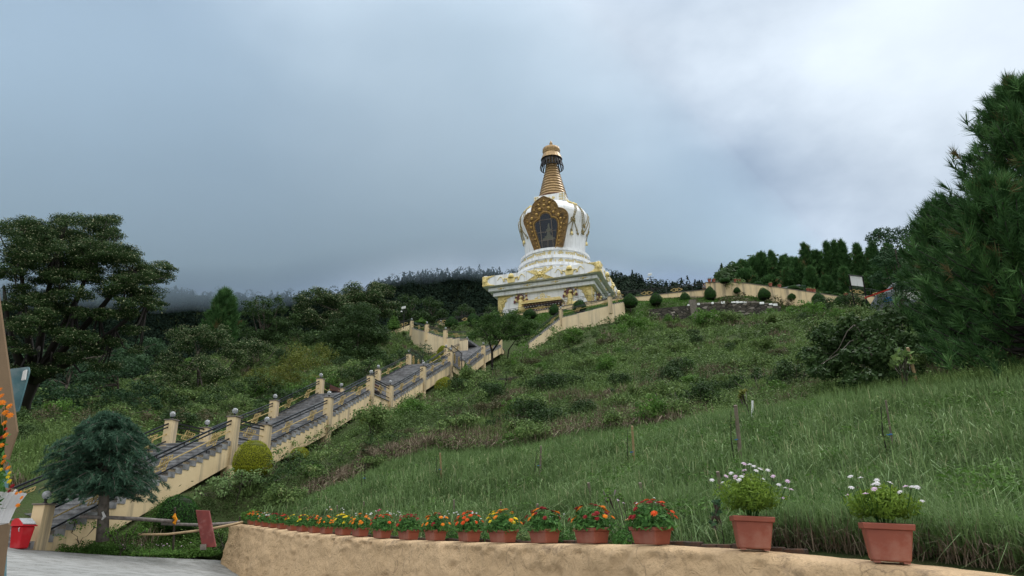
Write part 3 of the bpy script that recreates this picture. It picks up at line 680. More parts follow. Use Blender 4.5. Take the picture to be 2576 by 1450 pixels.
ZB = 31.3; Z3a, Z3b, Z2a, Z2b, ZSa, ZSb = 36.95, 37.55, 37.66, 38.2, 38.33, 40.0
sbox('plinth_wall', 7.72, ZB, Z3a-.003, 'm_white'); sbox('cornice', 8.3, Z3a, Z3b, 'm_white'); sbox('cornice_core', 8.0, Z3b+.003, Z2a-.003, 'm_white'); sbox('cornice', 8.9, Z2a, Z2b, 'm_white'); sbox('slab_core', 8.6, Z2b+.003, ZSa-.003, 'm_white'); sbox('top_slab', 9.6, ZSa, ZSb, 'm_white', .03)
# faces: origin at bottom centre of a vertical face, U along it, N outwards
FACES = [(-SY, SX), (SX, SY), (SY, -SX), (-SX, -SY)]
def fp(k, half, s, z, out=.03): N, U = FACES[k]; return np.array([SCN[0], SCN[1], 0])+N*(half+out)+U*s+SZ*z
def curl(mb, c, r, U, V, N, hand=1, ph=0, n=14, th=.24):
    pts = []; rs = []
    for i in range(n+1):
        t = i/n; a = ph+hand*t*2*PI*1.25; q = r*(1-t*.72); pts.append(c+U*q*math.cos(a)+V*q*math.sin(a)+N*.02); rs.append(max(.02, r*th*(1-.45*t)))
    mb.tube(pts, rs, 5); mb.ball(c+N*.03, r*.3, 8)
def petal_boss(mb, c, r, U, V, N, n=8):
    mb.ball(c+N*.02, r*.62, 12)
    for i in range(n):
        a = 2*PI*i/n; q = c+(U*math.cos(a)+V*math.sin(a))*r*.95; mb.ball(q, r*.33, 8)
def slab_relief(k, H=ZSb-ZSa):
    N, U = FACES[k]; V = SZ; h = 9.6
    for e in (-1, 1):      # corner fans
        m = MB(); q = lambda s, t: fp(k, h, e*(9.6-s), ZSa+H*t, .01); m.prism([q(a, b) for a, b in [(.03,.01),(2.1,.01),(1.2,.2),(.7,.5),(1.2,.8),(2.1,.99),(.03,.99)]], N*.035)
        petal_boss(m, q(.32, .5), .3, U, V, N)
        for (s, t, r) in ((.25,.88,.24),(.72,.82,.27),(1.2,.88,.2),(1.6,.94,.14),(1.95,.97,.09),(.25,.12,.24),(.72,.18,.27),(1.2,.12,.2),(1.6,.06,.14),(1.95,.03,.09),(.75,.5,.2)): curl(m, q(s, t), r, U*e, V, N, 1 if t > .5 else -1, 1.0)
        m.build('corner_relief', 'm_gold', st, smooth=True)
    m = MB(); q = lambda s, t: fp(k, h, s, ZSa+H*t, .01); petal_boss(m, q(0, .5), .52, U, V, N, 8)
    pl = [(-2.2,.99),(-1.2,.97),(-.45,.8),(.45,.8),(1.2,.97),(2.2,.99),(.75,.5),(2.2,.01),(1.2,.03),(.45,.2),(-.45,.2),(-1.2,.03),(-2.2,.01),(-.75,.5)]
    m.prism([q(a, b) for a, b in pl], N*.035)
    for e in (-1, 1):
        for (s, t, r) in ((.55,.8,.27),(.95,.9,.24),(1.35,.9,.18),(1.75,.95,.14),(2.1,.98,.09),(.55,.2,.27),(.95,.1,.24),(1.35,.1,.18),(1.75,.05,.14),(2.1,.02,.09),(.8,.62,.16),(.8,.38,.16)): curl(m, q(s*e, t), r, U*e, V, N, 1 if t > .5 else -1, .8)
    m.build('centre_relief', 'm_gold', st, smooth=True)
    for e in (-1, 1):
        b = q(e*4.75, -.06); m = MB()
        base = [(-.42,.12),(.42,.12),(.5,.42),(.62,.62),(.45,.60),(-.45,.60),(-.62,.62),(-.5,.42)]
        m.prism([b+U*x*1.3+V*(y*1.7) for x, y in base], N*.14); m.ball(b+V*1.3+N*.0, .46, 12); m.lathe([(.4,0),(.56,.1),(.4,.2)], b+V*.95, 12)
        m.build('vase_relief', 'm_gold', st)
        for g in (-1, 1):
            m = MB(); pts = []
            for i in range(26):
                t = i/25; pts.append(b+U*g*(.75+1.5*t+.15*math.sin(t*9))+V*(.65+.6*t+.34*math.sin(t*11+.5))+N*.02)
            m.tube(pts, [.10*(1-.6*i/25) for i in range(26)], 5); curl(m, b+U*g*1.15+V*.62, .2, U*g, V, N, 1, 0, th=.2); m.build('ribbon_relief', 'm_gold', st, smooth=True)
    for s in (-6.7,-2.3,2.3,6.7):
        m = MB(); c_ = fp(k, 8.9, s, (Z2a+Z2b)/2, 0)
        m.ball(c_, .19, 10).build('stud', 'm_gold', st, smooth=True)
        for g in (-1, 1): MB().ball(c_+U*g*.38, .12, 8).build('stud', 'm_gold', st, smooth=True); MB().ball(c_+U*g*.64, .07, 8).build('stud', 'm_gold', st, smooth=True)
def wall_relief(k):
    N, U = FACES[k]; V = SZ; h = 7.72; top = Z3a; H = top-31.9
    for e in (-1, 1):
        q = lambda s, d: fp(k, h, e*(7.72-s), top-d, .01)
        m = MB(); m.prism([q(a, b) for a, b in [(.03,.03),(2.6,.03),(2.0,.35),(1.5,.55),(1.3,1.15),(1.0,1.9),(.7,2.6),(.03,2.8)]], N*.035)
        for (s, d, r) in ((.3,.25,.28),(.9,.3,.3),(1.5,.22,.26),(2.0,.18,.2),(2.45,.15,.14),(.75,.95,.48),(.25,1.2,.24),(1.35,.8,.28),(.35,1.75,.3),(1.0,1.65,.22),(.6,2.2,.22),(.3,2.6,.2)): curl(m, q(s, d), r, U*e, V, N, 1, 1.0)
        m.build('corner_relief', 'm_gold', st, smooth=True)
        m = MB(); petal_boss(m, q(.45, 3.1), .5, U, V, N, 9)
        for (s, d, r) in ((.3,3.9,.25),(.8,4.3,.28),(1.3,4.6,.2),(.35,4.6,.3),(1.8,4.85,.16),(.95,3.7,.16)): curl(m, q(s, d), r, U*e, V, N, -1, 1.0)
        m.build('side_relief', 'm_gold', st, smooth=True)
for k in range(4): slab_relief(k)
for k in range(2): wall_relief(k)
# --- lions holding up the cornice (front and right faces)
def meta(name, balls, mat, parent, flat=None, res=.16):
    mbd = bpy.data.metaballs.new(name); mbd.resolution = res; mbd.render_resolution = res; mbd.threshold = .35
    o = bpy.data.objects.new('tmp_meta', mbd); COL.objects.link(o)
    for (p, r) in balls:
        e = mbd.elements.new(); e.co = tuple(p-ORG[parent.name]); e.radius = r*1.22
    dg = bpy.context.evaluated_depsgraph_get(); me = bpy.data.meshes.new_from_object(o.evaluated_get(dg)); bpy.data.objects.remove(o); bpy.data.metaballs.remove(mbd)
    me.name = name
    for p_ in me.polygons: p_.use_smooth = True
    me.materials.clear(); me.materials.append(MATS[mat]); return link(name, me, parent)
def lion(k, s0, mir):
    N, U = FACES[k]; U = U*mir
    c0 = fp(k, 7.72, s0, Z3a, .08); S = .0103
    def q(x, y, o=0): return c0+U*(x*S)+SZ*(-y*S)+N*o     # x right, y down, from the cornice
    def limb(a, b, ra, rb, o=0): return [(q(a[0]+(b[0]-a[0])*t, a[1]+(b[1]-a[1])*t, o), (ra+(rb-ra)*t)*S) for t in np.linspace(0, 1, 6)]
    B = []
    B += limb((0,115),(0,200),44,40,.12)+limb((-8,200),(0,262),40,52,.1)           # torso and belly
    B += limb((-38,112),(-88,98),26,22,.08)+limb((-88,98),(-68,28),20,13,.08)      # arm on the left
    B += limb((38,108),(92,92),26,22,.08)+limb((92,92),(84,16),20,13,.08)
    B += [(q(-72,14,.1),15*S),(q(88,4,.1),15*S),(q(-88,10,.1),9*S),(q(-56,10,.1),9*S),(q(72,0,.1),9*S),(q(104,0,.1),9*S)]
    B += limb((20,262),(110,250),44,38,.12)+limb((110,250),(150,300),30,20,.1)+limb((-20,268),(-62,300),40,26,.1)+limb((-62,300),(-30,345),24,18,.1)
    body = meta('lion_relief', B, 'm_gold', st, res=.09)
    mane = MB(); n = 26; pts = []
    for i in range(n):
        a = 2*PI*i/n; r = (66 if i % 2 else 50)*(1.15 if math.sin(a) > .3 else .95); pts.append(q(-2+r*math.cos(a), 72+r*math.sin(a)*1.05, .10))
    mane.prism(pts, N*.22); mane.build('mane', 'm_maroon', body)
    hd = meta('head', [(q(14,60,.42),26*S),(q(34,68,.46),17*S),(q(4,72,.4),24*S),(q(36,84,.44),12*S),(q(14,44,.44),9*S)], 'm_gold', body, res=.07)
    m = MB(); m.ball(q(18,54,.66), 6*S, 8); m.ball(q(34,54,.64), 5*S, 8); m.build('eye', 'm_whiteclean', body); MB().frame(q(38,84,.62), U*14*S, N*.06, SZ*5*S).build('mouth', 'm_wooddark', body)
    for (x, y) in ((-96,120),(104,112)):
        m = MB(); m.prism([q(x-14,y-22,.1), q(x+14,y-14,.1), q(x+12,y+26,.1), q(x+2,y+14,.1), q(x-4,y+34,.1), q(x-10,y+12,.1), q(x-18,y+22,.1)], N*.18); m.build('tuft', 'm_maroon', body)
    for (x, y) in ((-78,52),(88,40)):
        m = MB(); m.tube([q(x-2,y+14,.1), q(x,y,.1), q(x+2,y-14,.1)], [17*S,16*S,14*S], 8); m.build('fur_band', 'm_maroon', body)
for k, mirs in ((0, (1, 1)), (1, (1, -1))):
    lion(k, -3.75, mirs[0]); lion(k, 4.3, mirs[1])
# --- canopied shrine door on the front
def door(k=0):
    N, U = FACES[k]; q = lambda s, z, o: fp(k, 7.72, s, z, o); zt_ = Z3a-1.35
    dr = MB(); dr.frame(q(0, 33.6, .03), U*2.4, N*.02, SZ*1.75); d = dr.build('doorway', 'm_wooddark', st)
    for s in (-2.2,-1.1,0,1.1,2.2): MB().frame(q(s, 33.5, .12), U*.12, N*.08, SZ*1.7).build('door_post', 'm_maroon', d)
    for z, o in ((33.0,.14),(33.9,.16)): MB().frame(q(0, z, o+.12), U*2.35, N*.05, SZ*.10).build('door_rail', 'm_goldpaint', d)
    rf = MB()      # roof: a hipped slab with scalloped gold eave
    w0, w1 = 3.35, 2.9; prof = [q(-w0, zt_-.75, 1.9), q(w0, zt_-.75, 1.9), q(w0, zt_-.75, .02), q(-w0, zt_-.75, .02)]; tp = [q(-w1, zt_-.2, .9), q(w1, zt_-.2, .9), q(w1, zt_-.2, .02), q(-w1, zt_-.2, .02)]
    rf.add(prof+tp, [(0,1,2,3)[::-1],(4,5,6,7),(0,1,5,4),(1,2,6,5),(2,3,7,6),(3,0,4,7)]); ro = rf.build('canopy_roof', 'm_gold', st)
    m = MB()
    for i in range(34): s = -w0+.1+(2*w0-.2)*i/33; m.tube([q(s, zt_-.78, 1.93), q(s*w1/w0, zt_-.22, .95)], .055, 5)
    m.build('roof_ribs', 'm_goldpaint', ro); m = MB(); m.frame(q(0, zt_-.83, 1.85), U*w0, N*.05, SZ*.09); m.build('eave', 'm_gold', ro)
    m = MB(); m.frame(q(0, zt_-.1, .7), U*w1*.98, N*.06, SZ*.06); m.build('ridge', 'm_gold', ro)
    for j, (w, o, z, mt) in enumerate(((3.0,1.5,zt_-1.05,'m_maroon'),(2.85,1.2,zt_-1.3,'m_wooddark'),(2.7,.95,zt_-1.55,'m_goldpaint'),(2.6,.8,zt_-1.78,'m_maroon'),(2.5,.7,zt_-2.0,'m_wooddark'))):
        b = MB().frame(q(0, z, o/2), U*w, N*o/2, SZ*.1).build('bracket_tier', mt, st)
        for i in range(13): MB().ball(q(-w+.15+(2*w-.3)*i/12, z, o+.02), .085, 8).build('beam_end', 'm_gold' if j % 2 == 0 else 'm_whiteclean', b)
    for s in (-1.9, 1.9):
        m = MB()
        for i in range(5): m.prism([q(s+(i-2)*.3-.13, zt_-2.2-.0*i, 1.0), q(s+(i-2)*.3+.13, zt_-2.2, 1.0), q(s+(i-2)*.3, zt_-1.85+(.12 if i == 2 else 0), 1.0)], N*.08)
        m.frame(q(s, zt_-2.28, 1.04), U*.75, N*.05, SZ*.09); m.build('crown_ornament', 'm_goldpaint', st)
    wh = MB(); c_ = q(0, zt_+.38, .75); R_ = .36
    wh.tube([c_+U*R_*math.cos(a)+SZ*R_*math.sin(a) for a in np.linspace(0, 2*PI, 21)], .07, 6); wh.ball(c_, .12, 8)
    for i in range(8): a = i*PI/4; wh.beam(c_, c_+U*R_*math.cos(a)+SZ*R_*math.sin(a), .05)
    wh.build('dharma_wheel', 'm_gold', st)
    for e in (-1, 1):
        b = q(e*.95, zt_, .75); meta('deer_figure', [(b+U*e*.2+SZ*.12,.14),(b+SZ*.14,.15),(b-U*e*.14+SZ*.22,.1),(b-U*e*.2+SZ*.36,.07),(b-U*e*.27+SZ*.42,.07),(b+U*e*.3+SZ*.05,.07),(b-U*e*.1+SZ*.02,.06)], 'm_gold', st, res=.06)
door(0)
# --- ring drum with mantra bands
zL = [zf(621.7, 5.95), zf(627.8, 5.95), zf(640, 6.4), zf(647.5, 6.4), zf(658.5, 6.85), zf(665.5, 6.85)]
C0 = (SCN[0], SCN[1], 0)
def ring(name, r0, r1, z0, z1, mat='m_white'): MB().lathe([(r1-.6, z0), (r1, z0), (r1, z1), (r0, z1)], C0, 72).build(name, mat, st, smooth=False)
ring('drum_lip', 4, 5.95, zL[1], zL[0]); ring('drum_lip', 5, 6.4, zL[3], zL[2]); ring('drum_lip', 5, 6.85, zL[5], zL[4])
bands = [(5.72, zL[2], zL[1]), (6.15, zL[4], zL[3]), (6.6, ZSb+.75, zL[5])]
for r, a, b in bands: ring('drum_band', r-.8, r, a+.002, b-.002)
ring('drum_foot', 5, 7.0, ZSb, ZSb+.75)
def mantra():
    try:
        cu = bpy.data.curves.new('mantra', 'FONT'); cu.body = '\u0950 \u092e\u0923\u093f \u092a\u0926\u094d\u092e\u0947 \u0939\u0942\u0901 \u0964 '; cu.size = 1; cu.extrude = .03; cu.offset = .018; cu.resolution_u = 2
        o = bpy.data.objects.new('tmp', cu); COL.objects.link(o); dg = bpy.context.evaluated_depsgraph_get(); me = bpy.data.meshes.new_from_object(o.evaluated_get(dg)); bpy.data.objects.remove(o)
        V = np.array([v.co[:] for v in me.vertices]); Fs = [tuple(p.vertices) for p in me.polygons]; bpy.data.meshes.remove(me)
        if len(V) < 30: raise ValueError
        V[:,0] -= V[:,0].min(); V[:,1] -= V[:,1].min(); V[:,1] /= V[:,1].max(); w = V[:,0].max()+.35
        return V, Fs, w
    except Exception: return None
MT = mantra()
for (r, a, b) in bands:
    if MT is None: break
    V, Fs, w = MT; hgt = (b-a)*.86; reps = max(4, int(2*PI*r/(w*hgt*1.15))); aw = 2*PI/reps; m = MB()
    for j in range(reps):
        ang = -(V[:,0]/w)*aw-j*aw; rr = r+.03+V[:,2]; z = a+(b-a)*.05+V[:,1]*hgt
        # reading left to right when seen from outside
        ang = -ang-PI/2
        m.add(np.c_[SCN[0]+rr*np.cos(ang), SCN[1]+rr*np.sin(ang), z], Fs)
    m.build('mantra_band', 'm_script', st)
# --- dome
zd = lambda y: zf(y)
dome = [(5.0, zL[0]-.02), (5.06, zL[0]+.1), (5.35, zd(612)), (5.75, zd(592)), (6.1, zd(573)), (6.18, zd(562)), (6.05, zd(556)), (5.6, zd(546)), (4.6, zd(534.5)), (3.4, zd(525.5)), (2.4, zd(519.5)), (1.0, zd(517))]
MB().lathe(dome, C0, 64).build('dome', 'm_white', st, smooth=False)
zn = zd(519)
MB().lathe([(2.5, zn-.3), (2.35, zn+.1), (1.9, zn+.35), (2.2, zn+.8), (2.2, zn+1.0)], C0, 4*8).build('harmika_neck', 'm_goldpaint', st)
ZH0, ZH1 = zf(507.5, 2.9), zf(496.5, 2.6)
sbox('harmika', 2.72, ZH0, ZH0+1.55, 'm_white', .03); ZC = ZH0+1.56
for k in range(4):
    N, U = FACES[k]
    for e in (-1, 1):
        m = MB()
        for (s, z, r) in ((.3,.25,.2),(.7,.3,.17),(.3,.75,.22),(.75,.8,.18),(.3,1.2,.2),(.7,1.25,.14)): curl(m, fp(k, 2.72, e*(2.7-s), ZH0+z, .02), r, U*e, SZ, N)
        m.build('harmika_relief', 'm_gold', st, smooth=True)
    for s in (-.8,0,.8): m = MB(); petal_boss(m, fp(k, 2.72, s, ZH0+.75, .02), .26, U, SZ, N, 6); m.build('rosette', 'm_gold', st, smooth=True)
# --- spire of thirteen rings
yb, yt = 497, 410.5; ztop = zf(yt); zbot = ZC+.25
MB().lathe([(1.6, ZC-.02), (2.5, ZC+.02), (2.6, ZC+.13), (2.5, ZC+.24), (1.6, ZC+.26)], C0, 40).build('lotus_collar', 'm_bronze', st, smooth=True)
for i in range(13):
    a, b = i/13, (i+1)/13; z0, z1 = zbot+(ztop-zbot)*a, zbot+(ztop-zbot)*b; r0, r1 = 2.58+(.82-2.58)*a, 2.58+(.82-2.58)*b; g = (z1-z0)
    MB().lathe([(r0-.25, z0+.03), (r0, z0+.03), (r0+.035, z0+g*.35), (r1+.03, z0+g*.8), (r1-.12, z0+g*.84), (r1-.25, z1+.02)], C0, 40).build('spire_ring', 'm_bronze', st, smooth=False)
MB().lathe([(2.3, zbot-.02), (.62, ztop)], C0, 32).build('spire_core', 'm_darkmetal', st)
MB().lathe([(2.55, zbot-.0), (2.66, zbot+.02), (2.62, zbot+.1), (2.5, zbot+.1)], C0, 40).build('red_hem', 'm_maroon', st)
zp = zf(400); MB().lathe([(.78, ztop-.02), (.85, zf(404)), (1.15, zp), (1.25, zp+.1)], C0, 24, wob=lambda a, z: 1+.05*math.cos(12*a)).build('lotus_cup', 'm_bronze', st)
# openwork skirt
def skirt():
    n = 96; rows = [(1.45, zf(396)), (1.62, zf(401)), (1.82, zf(407)), (1.98, zf(413)), (2.1, zf(419)), (2.16, zf(423)), (2.14, zf(426))]
    V = []; Fs = []
    for i, (r, z) in enumerate(rows):
        for k in range(n):
            a = 2*PI*k/n; sc_ = 0.10*abs(math.sin(a*12)) if i == len(rows)-1 else 0; V.append((SCN[0]+r*math.cos(a), SCN[1]+r*math.sin(a), z+sc_))
    rg = random.Random(5)
    for i in range(len(rows)-1):
        for k in range(n):
            kk = k % 8
            hole = (i in (1,2,3,4) and kk in (1,2,5,6) and rg.random() < .85) or (i in (2,3) and kk in (3,) and rg.random() < .4)
            if not hole: a, b = i*n+k, i*n+(k+1) % n; Fs.append((a, b, b+n, a+n))
    o = MB().add(V, Fs).build('parasol_skirt', 'm_darkmetal', st)
    md = o.modifiers.new('thickness', 'SOLIDIFY'); md.thickness = .06
skirt()
MB().lathe([(1.95, zf(403)), (1.92, zf(402)), (1.55, zf(390.5)), (1.42, zf(388)), (1.42, zf(387))], C0, 40, wob=lambda a, z: 1+.012*math.cos(20*a)).build('parasol_canopy', 'm_bronze', st)
MB().lathe([(1.40, zf(388.5)), (1.52, zf(388)), (1.52, zf(386)), (1.40, zf(385.6))], C0, 40).build('parasol_ring', 'm_bronze', st, smooth=True)
MB().lathe([(1.38, zf(386)), (1.52, zf(382)), (1.46, zf(376)), (1.1, zf(372.6)), (.5, zf(371.6))], C0, 80, wob=lambda a, z: 1+.07*abs(math.sin(10*a))).build('lotus_crown', 'm_bronze', st, smooth=True)
m = MB()
for i in range(10): a = 2*PI*i/10; MB().ball((SCN[0]+.5*math.cos(a), SCN[1]+.5*math.sin(a), zf(370.8)), .17, 8).build('jewel', 'm_bronze', st, smooth=True)
for i in range(6): a = 2*PI*i/6; MB().ball((SCN[0]+.26*math.cos(a), SCN[1]+.26*math.sin(a), zf(368.2)), .16, 8).build('jewel', 'm_bronze', st, smooth=True)
zq = zf(367.5); MB().lathe([(.12, zq), (.3, zq+.25), (.29, zq+.5), (.12, zq+.9), (.001, zq+1.15)], C0, 16).build('finial_drop', 'm_bronze', st, smooth=True)
# --- garlands, medallions and bells on the dome
def dpos(th, z, out=.08):
    r = np.interp(z, [p[1] for p in dome], [p[0] for p in dome])+out; a = A_S-PI/2+th; return np.array([SCN[0]+r*math.cos(a), SCN[1]+r*math.sin(a), z]), np.array([math.cos(a), math.sin(a), 0]), np.array([-math.sin(a), math.cos(a), 0])
R_ = math.radians; surf('m_garland', (.36,.29,.13), (.2,.16,.08), rough=.5, metal=.3, scale=3)
def chain(p0, p1, sag, parent=st, n=34):
    pts = []; rs = []
    for i in range(n+1):
        t = i/n; th = p0[0]+(p1[0]-p0[0])*t; z = p0[1]+(p1[1]-p0[1])*t-sag*4*t*(1-t); pts.append(dpos(th, z, .07)[0]); rs.append(.095 if i % 2 else .04)
    MB().tube(pts, rs, 6).build('garland', 'm_garland', parent)
def medal(th, z, r, k='medallion'):
    p, N, U = dpos(th, z, .05); m = MB(); m.ball(p, r*.5, 10)
    for i in range(8): a = i*PI/4; m.ball(p+(U*math.cos(a)+SZ*math.sin(a))*r*.8, r*(.34 if i % 2 else .22), 6)
    m.build(k, 'm_garland', st, smooth=True)
def bell(th, z):
    p, N, U = dpos(th, z, .15); MB().lathe([(.01, .05), (.3, -.28+.05), (.24, -.1), (.18, .25), (.1, .36), (.01, .4)], p, 12).build('bell', 'm_gold', st, smooth=True)
zg = lambda y: zf(y, 4.8)
zs = zd(556); zm = zd(553.5)
for th0 in (57, 117, 177, -48, -108):
    c_ = th0; p, N, U = dpos(R_(c_), zd(537), .12)
    m = MB(); rg = random.Random(th0)
    for i in range(16): a = rg.random()*2*PI; q = rg.random()**.5; m.ball(p+U*math.cos(a)*q*1.0-N*math.sin(a)*q*.5+SZ*math.sin(a)*q*.45, .2, 6)
    m.build('lion_mask', 'm_gold', st, smooth=True)
    zA = zg(556); zB_ = zd(571); mth = c_-9
    for e in (-3, 3): chain((R_(c_+e*.6), zd(540)), (R_(mth+e*.3), zA+.3), -.1, n=16)
    medal(R_(mth), zA, .5)
    chain((R_(mth), zA-.4), (R_(mth-1), zg(578)), 0, n=16); medal(R_(mth-1), zg(579.5), .24); bell(R_(mth-1), zg(588))
    chain((R_(mth+3), zA-.3), (R_(mth+11), zg(576)), .1, n=14); medal(R_(mth+11), zg(577.5), .22); medal(R_(mth+14), zg(584), .26, 'tassel')
    chain((R_(mth-3), zA-.3), (R_(mth-13), zg(572)), .15, n=14); medal(R_(mth-14), zg(573), .24)
    chain((R_(c_+6), zd(541)), (R_(c_+16), zg(570)), .9); chain((R_(c_+36), zd(556)), (R_(c_+20), zg(573)), 1.0); medal(R_(c_+18), zg(575), .5, 'pendant')
    chain((R_(c_+9), zd(541)), (R_(c_+18), zg(558)), .35, n=22); chain((R_(c_+30), zd(553)), (R_(c_+20), zg(559)), .35, n=22); medal(R_(c_+19), zg(560), .42, 'pendant')
# --- shrine window: the outline lies on a plane that leans out with the dome
wb = np.array([SCN[0], SCN[1], 0])-SY*5.6; wt = np.array([SCN[0], SCN[1], 0])-SY*7.45
zwb = zL[0]+.02; zwt = 56.2
PO = np.array([wb[0], wb[1], zwb]); PV = np.array([wt[0], wt[1], zwt])-PO; PV /= np.linalg.norm(PV); PN = np.cross(SX, PV); PN /= np.linalg.norm(PN)
if np.dot(PN, -SY) < 0: PN = -PN
def wp(x, y, out=0):      # point of the shrine plane on the sight line of a detail coordinate
    px, py = 1295.6+x*.1214, 490.6+y*.1214; d = P(px, py, 1)-EYE; t = np.dot(PO-EYE, PN)/np.dot(d, PN); return EYE+t*d+PN*out
OUT = [(590,25),(650,52),(720,76),(790,110),(840,150),(870,200),(885,262),(940,268),(1000,285),(1050,320),(1080,360),(1090,410),(1088,500),(1070,620),(1050,720),(1020,880),(995,1000),(980,1078),(405,1152),(340,980),(280,820),(230,700),(190,600),(178,540),(185,500),(215,440),(265,385),(335,360),(342,300),(352,250),(380,190),(430,130),(500,80),(550,50)]
INN = [(540,1112),(500,960),(455,800),(420,690),(415,620),(440,575),(480,545),(522,525),(525,470),(550,425),(590,395),(645,383),(700,400),(730,430),(750,490),(800,485),(845,510),(875,560),(880,620),(870,760),(850,900),(840,1010),(822,1086)]
from mathutils.geometry import tessellate_polygon
def frame_():
    ring_ = OUT[:18]+INN[::-1]+OUT[18:]     # the opening runs down to the foot: one open horseshoe outline
    F_ = [wp(*p) for p in ring_]; n = len(F_); tri = tessellate_polygon([[Vector(p) for p in F_]])
    m = MB(); B_ = [p-PN*.75 for p in F_]
    m.add(F_+B_, [tuple(t) for t in tri]+[tuple(i+n for i in t)[::-1] for t in tri]+[(i, (i+1) % n, (i+1) % n+n, i+n) for i in range(n)])
    fr = m.build('shrine_frame', 'm_brass', st)
    for j, (x, y, r) in enumerate([(510,305,40),(695,275,40),(600,215,30),(485,212,24),(712,165,30),(595,125,24),(450,410,34),(795,355,32),(350,495,36),(903,408,34),(322,597,28),(947,490,32),(335,680,26),(960,590,24),(360,770,22),(950,675,22),(385,845,20),(930,755,20),(420,925,20),(920,845,18),(445,1005,18),(910,940,18),(465,1075,16),(900,1010,16),(255,570,18),(268,640,16),(1020,480,18),(1015,600,16),(400,330,18),(830,280,18)]):
        MB().ball(wp(x, y, .05), r/1450*12.1*.95, 10).build('boss', 'm_bossgold', fr, smooth=True)
    # beading round the opening and a raised edge round the outside
    ctr = np.array([650, 720.]); pts = []; prev = None
    off = [np.array(p)+(np.array(p)-ctr)/np.linalg.norm(np.array(p)-ctr)*34 for p in INN]; dense = []
    for a, b in zip(off[:-1], off[1:]):
        k = max(1, int(np.linalg.norm(b-a)/9)); dense += [a+(b-a)*i/k for i in range(k)]
    MB().tube([wp(p[0], p[1], .08) for p in dense], [.13 if (i//1) % 3 == 1 else .055 for i in range(len(dense))], 6).build('beading', 'm_bossgold', fr)
    MB().tube([wp(p[0], p[1], .02) for p in INN], .07, 6).build('inner_moulding', 'm_brass', fr); MB().tube([wp(p[0], p[1], .0) for p in OUT[:18]], .09, 6).build('outer_moulding', 'm_brass', fr); MB().tube([wp(p[0], p[1], .0) for p in OUT[18:]+OUT[:1]], .09, 6).build('outer_moulding', 'm_brass', fr)
    # small foliage lumps all over
    rg = random.Random(9); m = MB(); outp = [Vector((p[0], p[1])) for p in OUT]
    def inside(x, y, poly):
        c_ = False; j = len(poly)-1
        for i in range(len(poly)):
            (xi, yi), (xj, yj) = poly[i], poly[j]
            if (yi > y) != (yj > y) and x < (xj-xi)*(y-yi)/(yj-yi)+xi: c_ = not c_
            j = i
        return c_
    c_ = 0
    while c_ < 420:
        x, y = rg.uniform(178, 1090), rg.uniform(25, 1140)
        if inside(x, y, OUT) and not inside(x, y, INN): m.ball(wp(x, y, .01), rg.uniform(.07, .14), 6); c_ += 1
    tag(m.build('foliage_relief', 'm_brass', fr, smooth=True), kind='stuff')
    # dark interior, statue, pane and bars
    inn = [wp(p[0], p[1], -.15) for p in INN]; surf('m_interior', (.012,.012,.018), rough=.8, scale=.5) if 'm_interior' not in MATS else None
    bx = MB(); bk = [p-PN*.22 for p in inn]; n = len(inn); tri = tessellate_polygon([[Vector(p) for p in inn]])
    bx.add(inn+bk, [tuple(i+n for i in t) for t in tri]+[(i, (i+1) % n, (i+1) % n+n, i+n) for i in range(n)]); bx.build('niche', 'm_interior', st)
    mt_, nt, out = newmat('m_pane'); g = nd(nt, 'ShaderNodeBsdfGlossy', Roughness=.08); g.inputs[0].default_value = (.5,.55,.62,1); t_ = nd(nt, 'ShaderNodeBsdfTransparent'); t_.inputs[0].default_value = (.6,.63,.68,1); ms = nd(nt, 'ShaderNodeMixShader'); ms.inputs[0].default_value = .04
    nt.links.new(t_.outputs[0], ms.inputs[1]); nt.links.new(g.outputs[0], ms.inputs[2]); nt.links.new(ms.outputs[0], out.inputs[0])
    pn = MB().prism([p+PN*.26 for p in inn], PN*.02).build('shrine_window', 'm_pane', st)
    b = MB()
    for a_, b_ in (((517,535),(572,1105)),((752,495),(800,1088)),((520,537),(755,500)),((455,800),(868,735)),((505,965),(850,915)),((575,960),(800,930)),((688,948),(690,1095))):
        MB().beam(wp(*a_, .16), wp(*b_, .16), .08, .05).build('window_bar', 'm_stake', pn)
    o = -.2; s_ = meta('statue', [(wp(690,870,o),.45),(wp(640,880,o+.15),.35),(wp(745,870,o+.15),.35),(wp(690,810,o),.42),(wp(692,750,o),.40),(wp(690,700,o),.33),(wp(650,730,o+.1),.2),(wp(735,720,o+.1),.2),(wp(625,780,o+.2),.16),(wp(760,765,o+.2),.16),(wp(688,640,o),.27),(wp(688,600,o),.18),(wp(686,570,o),.1)], 'm_gold', st)
    c0_ = wp(690,800,o)-ORG[st.name]
    for v in s_.data.vertices: q_ = np.array(v.co); v.co = tuple(q_-PN*np.dot(q_-c0_, PN)*.62)
    MB().frame((wp(695,905,o+.06)), SX*1.0, PN*.12, PV*.14).build('lotus_throne', 'm_gold', s_); MB().frame((wp(700,1000,o+.04)), SX*1.1, PN*.1, PV*.5).build('altar', 'm_brass', s_)
frame_()
m = MB(); m.box(tuple(SL(9.2,-9.2,ZSb+.12)), (.5,.3,.2), A_S); m.build('floodlight', 'm_signwhite', st); MB().box(tuple(SL(-9.2,-9.2,ZSb+.12)), (.5,.3,.2), A_S).build('floodlight', 'm_signwhite', st)
